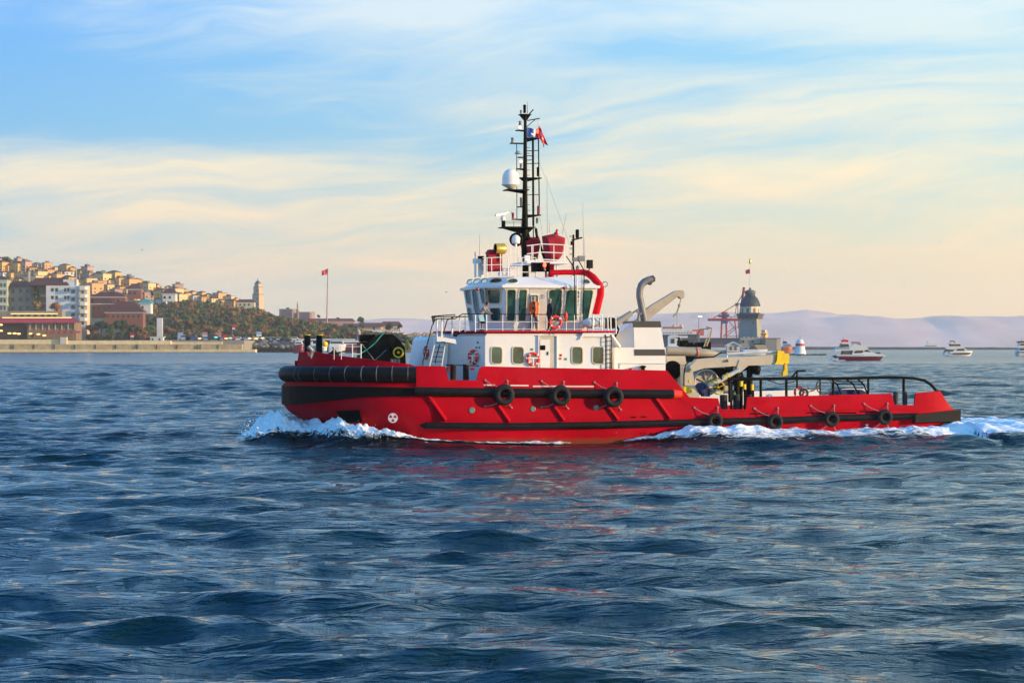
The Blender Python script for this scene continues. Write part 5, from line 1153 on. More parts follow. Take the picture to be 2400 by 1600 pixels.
def windows(t, cols, rows_, D, w_=5, h_=7, m_=WINM, name='window'):
    for x in cols:
        for y in rows_:
            a = W(x-w_/2, y-h_/2, D); b_ = W(x+w_/2, y+h_/2, D); mb = MB(); mb.bbox(a.x, b_.x, D-.15, D+.1, b_.z, a.z); part(mb, name, m_, t)
PG = mat('pale_green_plaster', (.42, .46, .34), .8, var=.1); BEI = mat('beige_plaster', (.26, .23, .19), .85, var=.15, scale=.2); WPL = mat('white_plaster', (.70, .69, .66), .8, var=.08, scale=.2)
CRE = mat('cream_wall', (.62, .52, .38), .8, var=.1); BRK = mat('brick_red_wall', (.24, .085, .055), .85, var=.2)
b1 = thing('apartment_building', 'pale green apartment building cut by the left edge of the photo', 'building', W(8, 797, 1705))
block(b1, -60, 16, 655, 800, 1705, 16, PG); hip(b1, -62, 18, 645, 655, 1705, 16, ROOFD); windows(b1, (3, 11), (668, 686, 704, 722, 740), 1705, 4.5, 8)
for y in (677, 695, 713, 731): block(b1, -2, 18, y-1, y+2, 1703.5, 1.5, WPL, 'balcony')
b2 = thing('apartment_building', 'grey beige apartment block with a long flat brown roof beside the pale green one', 'building', W(58, 797, 1712))
block(b2, 18, 108, 672, 800, 1712, 16, BEI); hip(b2, 16, 112, 658, 672, 1711, 18, ROOFD, .8); windows(b2, (30, 48, 64), (682, 702, 722), 1712, 8, 9)
block(b2, 66, 70, 635, 660, 1716, 1.5, CRE, 'chimney')
for y in (690, 708): block(b2, 92, 116, y, y+6, 1709, 3, mat('peach_plaster', (.60, .42, .30), .8), 'balcony')
b3 = thing('apartment_building', 'white apartment block with a stack of rounded balconies lit by the sun', 'building', W(150, 797, 1700))
block(b3, 108, 182, 669, 800, 1703, 15, WPL); hip(b3, 68, 160, 650, 668.5, 1703, 15, ROOFD, .75); windows(b3, (123, 133), (679, 697), 1703, 6, 8); windows(b3, (153, 160), (679, 697), 1703, 5, 8); block(b3, 148, 178, 655, 669, 1706, 10, WPL, 'penthouse')
block(b3, 184, 204, 669, 797, 1701, 12, CRE, 'stair_tower')
for i in range(6):
    y = 672+i*18.2; a = W(183, y, 1700); b_ = W(207, y+7.5, 1700)
    mb = MB(); cx = (a.x+b_.x)/2; zt, zb_ = a.z, b_.z
    mb.prism([(a.x+1.5, 1701, zb_), (a.x, 1699, zb_), (cx-2, 1697, zb_), (cx+2, 1697, zb_), (b_.x, 1699, zb_), (b_.x-1, 1703, zb_)], (0, 0, zt-zb_)); part(mb, 'balcony', WPL, b3)
    if i < 5: block(b3, 166, 177, y+1, y+6, 1701.6, 1.6, WPL, 'balcony'); windows(b3, (171.5,), (y+11,), 1702.9, 9, 7); windows(b3, (194,), (y+12.5,), 1700.9, 5, 6)
mb = MB(); q = W(179, 668, 1706); mb.tube([q, W(179, 626, 1706)], [.5, .3], 6); part(mb, 'roof_mast', mat('peach_plaster', (.6, .42, .3), .8), b3)
r1 = thing('restaurant', 'waterfront restaurant with a long red awning and lit terrace', 'restaurant', W(90, 797, 1640))
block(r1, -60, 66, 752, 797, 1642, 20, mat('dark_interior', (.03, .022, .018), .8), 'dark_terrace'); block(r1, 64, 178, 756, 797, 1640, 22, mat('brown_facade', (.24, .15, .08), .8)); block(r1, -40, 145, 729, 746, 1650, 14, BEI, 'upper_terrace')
a = W(-60, 746, 1638); mb = MB(); mb.prism([(W(-60, 746, 1640).x, 1646, W(0, 745, 1640).z), (W(172, 746, 1640).x, 1646, W(0, 745, 1640).z), (W(186, 756, 1638).x, 1636, W(0, 756.5, 1638).z), (W(-60, 756, 1638).x, 1636, W(0, 756.5, 1638).z)], (0, 0, .5)); part(mb, 'awning', mat('red_awning', (.45, .03, .045), .8), r1)
LSTR = mat('warm_light_string', (1, .6, .2), .5, emit=((1.0, .55, .15), 1.5)); block(r1, 5, 168, 743.5, 745, 1637, .3, LSTR, 'light_string'); block(r1, 25, 135, 734.5, 736, 1649, .3, LSTR, 'light_string')
windows(r1, (76, 92, 107, 122, 137, 152, 167), (763,), 1640, 9, 11); windows(r1, (35, 52, 67, 84, 100, 115, 128), (739,), 1650, 8, 7)
for x in (70, 84, 99.5, 114.5, 129.5, 144.5, 159.5, 175): block(r1, x-1, x+1, 757, 773, 1639.5, .5, CRE, 'pillar')
for x, y in ((22, 781), (34, 781), (44, 782), (72, 782), (90, 783), (2, 761), (2, 775), (104, 786)):
    mb = MB(); q = W(x, y, 1634); mb.sphere(q, (1.6, .4, .7), 8); part(mb, 'lamp', LSTR, r1)
for i, x in enumerate((112, 127, 142, 157, 172, 184)):
    q = W(x, 797, 1630); u_ = thing('sun_umbrella', 'dark red parasol %s in the row before the restaurant' % ('leftmost', 'second from left', 'third from left', 'fourth from left', 'fifth from left', 'rightmost')[i], 'parasol', q, 'red parasols on the quay')
    zt = W(x, 775, 1630).z; mb = MB(); mb.lathe((q.x, q.y, zt), [(2.7, -1.6), (2.6, -1.3), (0, 0)], 8, smooth=False); part(mb, 'canopy', mat('crimson_canvas', (.42, .01, .05), .8), u_); mb = MB(); mb.tube([q, (q.x, q.y, zt)], .12, 5); part(mb, 'pole', GRY, u_)
for nm, lb, args in (
    ('villa', 'low wide villa with a dark red roof and white eaves right of the white apartments', (209, 296, 683, 696, 712, 1730, BRK)),
    ('villa', 'brick red villa with a broad hipped roof and white balcony line', (212, 268, 697, 712, 745, 1722, BRK)),
    ('villa', 'brick house with a big sloping dark red roof just above the trees', (245, 338, 706, 732, 770, 1712, BRK)),
    ('villa', 'white villa with a dark red roof behind the brick houses', (262, 292, 686, 697, 712, 1745, WPL)),
    ('villa', 'pale villa with tall white columns half way up the hill', (378, 414, 676, 688, 706, 1990, WPL)),
    ('villa', 'house with a large plain dark red gable facing the water', (296, 333, 664, 678, 700, 2060, BRK)),
    ('villa', 'small white house with a teal roof among the trees', (326, 356, 701, 711, 735, 1800, WPL))):
    x0, x1, yr, ye, yb, D, wm_ = args; t = thing(nm, lb, 'house', W((x0+x1)/2, yb, D)); block(t, x0+3, x1-3, ye, yb, D, 12, wm_); hip(t, x0, x1, yr, ye, D-.5, 13, ROOFD if 'teal' not in lb else mat('teal_roof', (.04, .33, .28), .6), .45)
    block(t, x0-1, x1+1, ye-.6, ye+1.2, D-.8, .6, WPL, 'eave'); windows(t, [x0+8+k*12 for k in range(int((x1-x0-8)/12))], (min(ye+9, yb-5),), D, 5, 6)
tw_ = thing('white_pylon', 'plain white upright slab standing among the trees by the shore', 'pylon', W(374, 797, 1697)); block(tw_, 367.5, 380.5, 745, 797, 1697, 3, WPL, 'slab')
kk_ = thing('kiosk', 'small white kiosk on the quay', 'kiosk', W(366, 800, 1625)); block(kk_, 352, 382, 790, 801, 1625, 6, WPL); block(kk_, 350, 384, 788.5, 790, 1624, 8, WPL, 'roof'); windows(kk_, (358, 374), (795,), 1625, 4, 4)
# hillside houses
hm_mats = [mat('sun_tinted_cream', (.80, .56, .27)), WPL, mat('sun_tinted_peach', (.76, .42, .19), .8), mat('sun_tinted_ochre', (.72, .43, .13), .8), mat('rose_wall', (.50, .32, .26), .8)]  # orange sunlight put into the cream, peach and ochre wall colours
hname = ['cream', 'white', 'peach', 'ochre', 'rose']
def house_proto(k, w_, d_, h_, flat):
    t = bpy.data.objects.new('hillside_house', None); COL.objects.link(t); BASE[t.name] = (0, 0, 0)
    mb = MB(); mb.bbox(-w_/2, w_/2, -d_/2, d_/2, -6, h_); part(mb, 'wall', hm_mats[k], t)
    mb = MB(); o_ = .5
    if flat: mb.bbox(-w_/2-o_, w_/2+o_, -d_/2-o_, d_/2+o_, h_, h_+.5); mb.bbox(-w_*.2, w_*.2, -2, 2, h_+.5, h_+2.6)
    else: mb.add([(-w_/2-o_, -d_/2-o_, h_), (w_/2+o_, -d_/2-o_, h_), (w_/2+o_, d_/2+o_, h_), (-w_/2-o_, d_/2+o_, h_), (-w_*.2, 0, h_+d_*.24), (w_*.2, 0, h_+d_*.24)], [(0, 1, 5, 4), (1, 2, 5), (2, 3, 4, 5), (3, 0, 4), (3, 2, 1, 0)])
    part(mb, 'roof', ROOFT if not flat else mat('grey_roof', (.15, .14, .14), .9), t)
    nf = max(1, int(h_/3.2)); nc = max(2, int(w_/3.6)); wmm = None
    for face in (0, 1):
        nn = nc if face == 0 else max(2, int(d_/3.8))
        for f_ in range(nf):
            for c_ in range(nn):
                u_ = (-.5+(c_+.5)/nn)*(w_ if face == 0 else d_); z_ = 1.0+f_*3.1; mb = MB()
                if face == 0: mb.bbox(u_-.7, u_+.7, -d_/2-.12, -d_/2+.1, z_, z_+1.5)
                else: mb.bbox(w_/2-.1, w_/2+.12, u_-.7, u_+.7, z_, z_+1.5)
                part(mb, 'window', WINM, t)
    return t
protos = [(house_proto(0, 13, 10, 6.5, 0), 0, 0), (house_proto(1, 10, 9, 6.5, 0), 1, 0), (house_proto(2, 12, 11, 9.5, 1), 2, 1), (house_proto(3, 15, 10, 6.5, 0), 3, 0), (house_proto(4, 9, 9, 9.5, 1), 4, 1), (house_proto(0, 18, 11, 9.5, 1), 0, 1), (house_proto(3, 14, 10, 9.5, 0), 3, 0)]
used = set()
def copy_tree(o, parent=None):
    c = o.copy(); COL.objects.link(c); c.parent = parent
    for ch in list(o.children): copy_tree(ch, c)
    return c
random.seed(21)
tl_px = [(-100, 700), (100, 672), (200, 692), (300, 712), (340, 716), (400, 716), (440, 710), (520, 722), (600, 736), (620, 736)]
TLX, TLY = [a for a, _ in tl_px], [b_ for _, b_ in tl_px]
nh = 0
spots = []
rowsH = 9
for r_ in range(rowsH):
    t = 1.0-r_*.088; px = -25+random.uniform(0, 10)
    while px < 596:
        q = ground(px, t); py = HZ-(q.z-CAMH)*F/q.y
        if py < np.interp(px, TLX, TLY)-4: spots.append((px, t, r_))
        px += random.uniform(15, 27)
rown = ['in skyline row', 'in second row', 'in third row', 'in fourth row', 'in fifth row', 'in sixth row', 'in seventh row', 'in eighth row', 'in lowest row']
for px, t, r_ in spots:
    pr, k, fl = random.choice(protos); q = ground(px, t)
    c = pr if pr.name not in used else copy_tree(pr); used.add(pr.name)
    c.location = (q.x, q.y, q.z-1); c.rotation_euler = (0, 0, R(random.uniform(-68, -24))); s_ = random.uniform(.62, 1.3); c.scale = (s_, s_, s_)
    place = 'above left edge blocks' if px < 60 else 'above white apartments' if px < 215 else 'behind brick villas' if px < 340 else 'left of columned villa' if px < 380 else 'above columned villa' if px < 430 else 'above autumn trees' if px < 520 else 'nearest bell tower'
    c['label'] = f"{hname[k]} {'flat' if fl else 'tiled'} roofed house {rown[r_]}, {place}"; c['category'] = 'house'; c['group'] = 'houses on the hillside'
for pr, k, fl in protos:
    if pr.name not in used:
        for ch in list(pr.children): bpy.data.objects.remove(ch)
        bpy.data.objects.remove(pr)
# bell tower with tiers and cap
D = 2350; bt = thing('bell_tower', 'tall slim stone tower with a dark cap on the ridge', 'tower', W(603, 728, D)); TWR = mat('tower_stone', (.58, .44, .30), .8)
for x0, x1, y0, y1 in ((594, 613, 690, 732), (596, 611.5, 673, 689), (598, 609.5, 664.5, 672)):
    block(bt, x0, x1, y0, y1, D+(602-x0)*.0, (x1-x0)*.46, TWR, 'tier', R(-28)); block(bt, x0-.8, x1+.8, y0-1.2, y0+.2, D-.3, (x1-x0)*.46+.6, mat('grey_band', (.2, .2, .22), .8), 'cornice', R(-28))
q = W(603.5, 664, D); mb = MB(); mb.lathe((q.x, q.y+3, q.z), [(3, 0), (2.6, 1.6), (1.2, 2.8), (.4, 3.4), (.2, 6.0), (0, 6.4)], 10); part(mb, 'cap', mat('lead_cap', (.10, .12, .16), .6), bt)
for y in (680, 700, 712): windows(bt, (602.5,), (y,), D-2.5, 2, 5)
h_ = thing('long_house', 'long low house with a brown roof beside the bell tower', 'house', W(575, 722, 2300)); block(h_, 556, 596, 708, 724, 2300, 12, CRE); hip(h_, 552, 598, 701, 708, 2300, 12, ROOFD, .7); windows(h_, (563, 573, 583), (714,), 2300, 4, 5)
for x0, x1, y0, lb, fl in ((658, 690, 725, 'pinkish flat-roofed tower block with a roof hut on the far ridge', 1), (704, 731, 732, 'low brown flat-roofed block right of the pinkish tower block', 0)):
    t = thing('tower_block', lb, 'building', W((x0+x1)/2, 760, 3000)); block(t, x0, x1, y0, 765, 3000, 25, mat('rose_concrete', (.36, .24, .22), .85), 'wall', R(-12)); block(t, x0-.5, x1+.5, y0-1.2, y0, 3000, 25, mat('grey_roof', (.15, .14, .14), .9), 'roof', R(-12))
    if fl: block(t, 671, 677, 720, 724, 3004, 8, mat('grey_roof', (.15, .14, .14), .9), 'roof_hut')
    windows(t, [x0+4+k*5.2 for k in range(int((x1-x0)/5.2))], [y0+4+k*5 for k in range(3)], 2994, 3, 2.4)
mn = thing('minaret', 'thin pointed minaret between the two far blocks', 'minaret', W(697.5, 760, 2950)); mb = MB(); q = W(697.5, 760, 2950); mb.lathe(q, [(1.6, 0), (1.5, 18), (2.2, 18.5), (2.2, 19.5), (1.2, 20), (1.1, 26), (0, 32)], 10); part(mb, 'shaft', mat('rose_concrete', (.36, .24, .22)), mn)
fp = thing('flagpole', 'very tall pale flagpole rising above the autumn trees', 'flagpole', W(766, 770, 2100)); mb = MB(); mb.tube([W(766, 770, 2100), W(768.5, 630, 2100)], [.8, .45], 8); part(mb, 'pole', mat('rosy_pole', (.45, .34, .34), .6), fp)
fl_ = thing('hoisted_flag', 'big red flag streaming left from the tall flagpole', 'flag', W(768.5, 630, 2100)); mb = MB(); V = []
for j in range(5):
    for i in range(9):
        u_, v_ = i/8, j/4; px = 768.5-14.5*u_; py = 629+v_*14+u_*4.5+(v_-.5)*-4*u_+(1-u_)*0; q = W(px, py, 2100); V.append((q.x, q.y+1.5*math.sin(u_*6+v_), q.z))
mb.v = V; 
for j in range(4):
    for i in range(8): mb.f.append([j*9+i, j*9+i+1, j*9+i+10, j*9+i+9]); mb.m.append(0); mb.s.append(True)
part(mb, 'cloth', mat('flag_red', (.75, .01, .04)), fl_)
bk = thing('barracks', 'long cream building with a red tiled roof on the low headland', 'building', W(870, 790, 2000))
block(bk, 838, 894, 765, 774, 2000, 14, CRE); hip(bk, 834, 898, 756, 765, 1999, 16, ROOFT, .85); block(bk, 806, 840, 766, 774, 2010, 12, mat('sun_tinted_ochre', (.55, .38, .18))); hip(bk, 800, 842, 758, 766, 2009, 14, ROOFT, .8); block(bk, 894, 938, 764, 776, 2006, 14, CRE, 'wing'); hip(bk, 888, 942, 753, 764, 2006, 14, ROOFT, .7)
windows(bk, [842+k*5.2 for k in range(10)], (769,), 2000, 2.2, 3.2); windows(bk, (926, 932), (770,), 2006, 2.2, 4)
bk2 = thing('long_wall', 'low reddish terrace buildings along the ridge by the flagpole', 'building', W(750, 775, 2300)); block(bk2, 690, 830, 752, 764, 2300, 14, mat('rose_wall', (.5, .32, .26)), 'wall'); hip(bk2, 688, 832, 746, 753, 2300, 14, ROOFT, .9)
# trees
LEAF = [('dark evergreen', mat('leaf_dark_green', (.016, .045, .014), .9, var=.5, scale=.4)), ('olive green', mat('leaf_olive', (.10, .10, .02), .9, var=.4, scale=.4)),
        ('rusty autumn', mat('leaf_rust', (.23, .085, .025), .9, var=.4, scale=.4)), ('yellowish brown', mat('leaf_yellow_brown', (.24, .15, .03), .9, var=.4, scale=.4)), ('mid green', mat('leaf_green', (.06, .13, .025), .9, var=.4, scale=.4))]
BARK = mat('bark', (.07, .05, .035), .9)
def crown_mesh(m_, seed, tall=1.0, nq=230):
    rd = random.Random(seed); mb = MB(); lobes = [(rd.uniform(-.5, .5), rd.uniform(-.5, .5), rd.uniform(-.35, .55)*tall, rd.uniform(.38, .6)) for _ in range(7)]
    for i in range(nq):
        L = rd.choice(lobes); th_ = rd.uniform(0, 2*PI); u_ = rd.uniform(-1, 1); s_ = math.sqrt(1-u_*u_); r = L[3]*rd.uniform(.75, 1.08)
        c = Vector((L[0]+r*s_*math.cos(th_), L[1]+r*s_*math.sin(th_), L[2]+r*u_*.9*tall)); nrm = Vector((rd.gauss(0, .6)+s_*math.cos(th_), rd.gauss(0, .6)+s_*math.sin(th_), rd.gauss(0, .6)+u_)).normalized()
        a, b_ = frame_axes(nrm); k = rd.uniform(.09, .17); mb.add([c-a*k, c-b_*k*.8, c+a*k, c+b_*k*.8], [(0, 1, 2, 3)])
    for L in lobes: mb.sphere((L[0], L[1], L[2]), L[3]*.72, 7, jit=.12)
    me_o = mb.build('crown', m_, link=False); return me_o.data
crowns = [[crown_mesh(m_, 10*i+j) for j in range(3)] for i, (_, m_) in enumerate(LEAF)]
cyp = crown_mesh(LEAF[0][1], 99, 2.2)
mb = MB(); mb.tube([(0, 0, -1.6), (.02, 0, -.9), (0, .03, 0)], [.11, .08, .04], 6); mb.tube([(0, 0, -.7), (.3, .1, -.1)], [.05, .02], 5); mb.tube([(0, 0, -.8), (-.3, -.1, -.15)], [.05, .02], 5); trunk = mb.build('trunk', BARK, link=False).data
def tree(px, py, D, r_px, ci, label, tall=False):
    """px,py centre of the crown in the photo, r_px its radius"""
    r = r_px*D/F; q = W(px, py, D)
    t = bpy.data.objects.new('tree', None); COL.objects.link(t); t.location = q; s_ = r*.85; t.scale = (s_*random.uniform(.9, 1.15), s_, s_*random.uniform(.85, 1.1)); t.rotation_euler = (0, 0, random.uniform(0, 6.28))
    t['label'] = label; t['category'] = 'tree'; t['group'] = 'trees on the left shore and hill'
    for nm, me in (('crown', cyp if tall else random.choice(crowns[ci])), ('trunk', trunk)):
        o = bpy.data.objects.new(nm, me); COL.objects.link(o); o.parent = t
random.seed(5)
tu_px = [(205, 750), (240, 732), (300, 742), (340, 732), (350, 710), (400, 706), (430, 700), (470, 703), (500, 708), (545, 716), (600, 720), (625, 725), (650, 738), (700, 746), (740, 750), (800, 760), (850, 772), (950, 780)]
TUX, TUY = [a for a, _ in tu_px], [b_ for _, b_ in tu_px]
def tree_label(ci, px, py, up):
    where = ('right of white apartments' if px < 260 else 'below brick villas' if px < 345 else 'beside white pylon' if px < 400 else 'on slope left of bell tower' if px < 560 else
             'on slope under bell tower' if px < 640 else 'below the far blocks' if px < 735 else 'below the flagpole' if px < 800 else 'before long cream building')
    return f"{LEAF[ci][0]} tree {where}, {'topmost' if up > .75 else 'high' if up > .5 else 'halfway' if up > .25 else 'lowest'}"
cand = []
for r_ in range(9):
    px = 205+random.uniform(0, 10)
    while px < 950:
        top = float(np.interp(px, TUX, TUY)); f_ = r_/8; py = 791-(791-top-6)*f_
        if (791-top) > 10 and (r_ < 3 or (791-top)/9 > 4.5 or r_ % 2 == 0): cand.append((px+random.uniform(-4, 4), py+random.uniform(-2, 2), f_, top))
        px += random.uniform(13, 22) if r_ > 1 else random.uniform(17, 26)
for px, py, f_, top in sorted(cand, key=lambda c: -c[2]):
    D = 1700+f_*(2300-1700 if px < 650 else 400); rr = random.uniform(10, 18)*(1 if f_ > .2 else 1.15)
    if 785-top < 40: rr *= .8
    pr = (.35, .2, .1, .1, .25) if px < 340 else (.25, .3, .2, .15, .1) if px < 640 else (.3, .25, .25, .1, .1)
    ci = random.choices(range(5), pr)[0]
    if 365 < px < 384 and f_ < .35: continue
    tree(px, max(py, top+rr*.8), D, rr, ci, tree_label(ci, px, py, f_))
for px, py, rr, ci, lb, tall, D in ((84, 690, 16, 3, 'tall brown tree in front of the beige apartment block', True, 1706), (88, 715, 16, 3, 'round brown tree under the tall one at the beige block', False, 1704), (128, 722, 17, 2, 'bare rusty tree before the white apartment block', False, 1690),
                          (357, 688, 7, 0, 'dark cypress beside the plain gable', True, 1950), (822, 764, 7, 0, 'dark round tree at the left end of the long cream building', False, 1990), (847, 764, 8, 0, 'dark round tree on the lawn before the long cream building', False, 1985), (878, 770, 5, 0, 'small dark bush before the long cream wall', False, 1985),
                          (912, 768, 15, 0, 'wide dark tree hiding the wing of the long cream building', False, 1980), (937, 765, 9, 0, 'dark tree at the right end of the long cream building', False, 1980), (845, 750, 12, 0, 'broad tree behind the long red roof', False, 2060), (793, 749, 7, 0, 'small round tree on the ridge right of the flagpole', False, 2350), (747, 742, 6, 0, 'lone round tree on the ridge left of the flagpole', False, 2500),
                          (952, 795, 13, 0, 'dark bushy tree at the shore behind the tug winch', False, 1700), (75, 787, 7, 0, 'dark bush before the restaurant', False, 1628), (15, 612, 14, 0, 'dark green tree top at the left end of the skyline', False, 2640)):
    tree(px, py, D, rr, ci, lb, tall)
for px, py, rr, ci, lb in ((214, 772, 17, 2, 'big rusty tree at the foot of the white apartments'), (238, 764, 21, 0, 'big dark tree left of centre before the brick villa'), (262, 771, 20, 4, 'big green tree in the middle of the row before the brick villa'), (286, 765, 22, 0, 'big dark tree before the sloping brick roof'),
                       (312, 772, 20, 0, 'big dark tree at the right corner of the brick villa'), (334, 777, 15, 3, 'yellowish tree between the brick villa and the white pylon'), (352, 772, 15, 4, 'green tree directly left of the white pylon')): tree(px, py, 1688, rr, ci, lb)
# trees between the hillside houses
random.seed(41)
for i in range(46):
    px = random.uniform(10, 560); t_ = random.uniform(.35, .97); q = ground(px, t_); py = HZ-(q.z-CAMH)*F/q.y-4
    if py > np.interp(px, TLX, TLY)-2: continue
    ci = random.choice((0, 0, 1, 4, 2)); tree(px, py, q.y-9, random.uniform(4.5, 8.5), ci, f"small {LEAF[ci][0]} tree among the {'upper' if t_ > .7 else 'lower'} hillside houses")
# low understory that fills the wood between the trees
mb = MB(); random.seed(3)
for i in range(9000):
    px = random.uniform(210, 940); top = float(np.interp(px, TUX, TUY))+4; f_ = random.random(); py = 793-(793-top)*f_; D = 1702+f_*(598 if px < 650 else 400); q = W(px, py, D+6); k = random.uniform(.6, 1.5)
    nrm = Vector((random.gauss(0, 1), -abs(random.gauss(0, 1)), random.gauss(0, 1)+.6)).normalized(); a, b_ = frame_axes(nrm); mb.add([q-a*k, q-b_*k, q+a*k, q+b_*k], [(0, 1, 2, 3)], random.randrange(3))
us = mb.build('undergrowth', [LEAF[0][1], LEAF[1][1], LEAF[2][1]]); us['kind'] = 'stuff'
# rocks at the water's edge
mb = MB(); random.seed(9)
for i in range(700):
    px = random.uniform(585, 960); py = random.uniform(801, 814) if px < 705 else random.uniform(806, 811); D = 1660+random.uniform(0, 20); q = W(px, py, D); r = random.uniform(1.0, 2.4)*(1 if px < 705 else .6)
    mb.sphere((q.x, q.y+ (814-py)*1.2, max(q.z, .2)), (r*1.3, r, r*.8), 5, jit=.25)
rk = mb.build('rock_bank', ROCK); rk['kind'] = 'stuff'
# parked vehicles and stalls along the shore road
CARM = [('white', WPL), ('red', mat('car_red', (.5, .03, .03), .3)), ('dark blue', mat('car_blue', (.03, .06, .2), .3)), ('silver', mat('car_silver', (.5, .52, .55), .3, .5)), ('black', mat('car_black', (.02, .02, .022), .3)), ('pale blue', mat('car_pale_blue', (.30, .45, .60), .4))]
def car(px, py, D, ci, label, van=False):
    q = W(px, py, D); t = thing('parked_van' if van else 'parked_car', label, 'van' if van else 'car', q, 'vehicles along the shore road'); L_, Wd_, H_ = (5.2, 2.1, 2.2) if van else (4.4, 1.8, 1.45)
    s_ = 1.9; P = [(-.5, .12), (-.5, .55), (-.36, .62), (-.22, 1), (.2, 1), (.36, .6), (.5, .5), (.5, .12)] if not van else [(-.5, .1), (-.5, 1), (.25, 1), (.42, .6), (.5, .5), (.5, .1)]
    mb = MB(); mb.prism([(q.x+a*L_*s_, q.y-Wd_*s_/2, q.z+b_*H_*s_) for a, b_ in P], (0, Wd_*s_, 0)); part(mb, 'body', CARM[ci][1], t)
    mb = MB(); mb.prism([(q.x+a*L_*s_, q.y-Wd_*s_/2-.05, q.z+b_*H_*s_) for a, b_ in ((-.3, .62), (-.2, .92), (.17, .92), (.29, .62))], (0, .1, 0)); part(mb, 'side_window', WINM, t)
    for x in (-.3, .3): mb = MB(); mb.lathe((q.x+x*L_*s_, q.y-Wd_*s_/2-.08, q.z+.33*s_), [(0, 0), (.33*s_, 0), (.33*s_, .5), (0, .5)], 10, (0, 1, 0)); part(mb, 'wheel', BLK, t)
random.seed(12); x = 432.0; k = 0
orde = ['first', 'second', 'third', 'fourth', 'fifth', 'sixth', 'seventh', 'eighth', 'ninth', 'tenth', 'eleventh', 'twelfth', 'thirteenth', 'fourteenth', 'fifteenth', 'sixteenth', 'seventeenth']
while x < 705 and k < 17:
    ci = random.randrange(6); van = random.random() < .3; car(x, 797.5, 1684, ci, f"{CARM[ci][0]} {'van' if van else 'car'}, {orde[k]} from the left along the shore road", van); x += random.uniform(14, 22); k += 1
for x, y, c_, lb in ((423, 783, 'blue', 'white and blue banner on a pole left of the parked vehicles'), (307, 783, 'red', 'red and white sign post on the quay before the trees'), (545, 765, 'red', 'red and white flag on a short pole above the parked vehicles'), (607, 781, 'pale', 'pale blue billboard above the shore road'), (480, 782, 'stall', 'reddish stall banner before the wooded slope'), (512, 783, 'stall', 'pink and grey banner right of the stall banner')):
    t = thing('banner', lb, 'banner', W(x, 797, 1688)); mb = MB(); mb.tube([W(x, 797, 1688), W(x, y-4, 1688)], .18, 5); part(mb, 'pole', GRY, t)
    m_ = {'blue': CARM[5][1], 'red': mat('flag_red', (.75, .01, .04)), 'pale': CARM[5][1], 'stall': mat('pink_banner', (.55, .20, .22), .8)}[c_]; block(t, x-1 if c_ == 'red' else x-6, x+6, y-4, y+3, 1687.5, .3, m_, 'cloth'); block(t, x-1 if c_ == 'red' else x-6, x+6, y+3, y+7, 1687.5, .3, WPL, 'white_band')
for i, (x, y) in enumerate(((506, 790), (530, 793), (540, 792), (585, 793), (600, 793), (615, 792), (468, 793))):
    t = thing('street_light', ['greenish shop light right of the stall banner', 'small lamp by the vehicles, middle of the row', 'green lamp next to the red and white flag', 'left lamp under the pale billboard', 'middle lamp under the pale billboard', 'right lamp under the pale billboard', 'amber lamp by the first vehicles'][i], 'lamp', W(x, 797, 1680)); mb = MB(); mb.tube([W(x, 797, 1680), W(x, y, 1680)], .12, 5); part(mb, 'pole', GRY, t)
    mb = MB(); mb.sphere(W(x, y, 1680), (1.5, .5, .5), 8); part(mb, 'lamp_head', mat('green_lamp', (.1, .9, .6), .5, emit=((.1, .9, .6), 1.2)) if i in (0, 2) else LSTR, t)

# ================================================================ BOATS
NAVYB = mat('boat_navy', (.02, .04, .10), .35); MARO = mat('boat_maroon', (.13, .008, .035), .3); BW = mat('boat_white', (.78, .78, .76), .35, var=.03); BWIN = mat('boat_window', (.02, .02, .025), .1, spec=.9); TAN = mat('tan_canvas', (.5, .40, .24), .8)
def hull_mesh(x0, x1, zb, z0, z1, beam, yc, bow=1, rake=.12):
    """lofted hull from stern x0 to bow x1 (bow on the right when bow=1)"""
    mb = MB(); NSx = 14; V = []; L_ = x1-x0
    for i in range(NSx+1):
        t = i/NSx; s_ = max(.03, (1-max(0, (t-.5)/.5)**2.2)); zt = z0+(z1-z0)*t**1.6
        for j in range(5):
            v = j/4; xx = x0+L_*(t*(1-rake*(1-v))) if bow == 1 else x1-L_*(t*(1-rake*(1-v))); hbz = beam/2*s_*(.72+.28*v)
            V.append((xx, yc-hbz, zb+(zt-zb)*v))
    k = len(V); V2 = [(x, 2*yc-y, z) for x, y, z in V]
    Fc = [(i*5+j, (i+1)*5+j, (i+1)*5+j+1, i*5+j+1) for i in range(NSx) for j in range(4)]
    mb.add(V+V2, Fc+[tuple(a+k for a in f[::-1]) for f in Fc]+[(i*5+4, (i+1)*5+4, k+(i+1)*5+4, k+i*5+4) for i in range(NSx)]+[tuple(range(5))+tuple(range(k+4, k-1, -1))], 0, True)
    return mb
def deckhouse(t, poly, D, beam, m_, name, parent=None, lift=0):
    P = [W(x, y, D) for x, y in poly]; mb = MB(); mb.prism([(p.x, D-beam/2-lift, p.z) for p in P], (0, beam+2*lift, 0)); return part(mb, name, m_, parent or t)
def motor_yacht(label, D, x0, x1, ywl, yst, ybow, hullm, decks, wins, extra=(), beam=5.0, stripe=None):
    t = thing('motor_yacht', label, 'yacht', W((x0+x1)/2, ywl, D)); a = W(x0, ywl, D); b_ = W(x1, yst, D); z1 = W(x1, ybow, D).z
    h_ = part(hull_mesh(a.x, b_.x, -.6, b_.z, z1, beam, D), 'hull', hullm, t)
    for nm, poly, bm, m_ in decks: deckhouse(t, poly, D, beam*bm, m_, nm)
    for poly, bm in wins: deckhouse(t, poly, D, beam*bm, BWIN, 'window', lift=.03)
    for nm, pts, r, m_ in extra:
        mb = MB(); mb.tube([W(x, y, D) for x, y in pts], r, 6); part(mb, nm, m_, t)
    return t
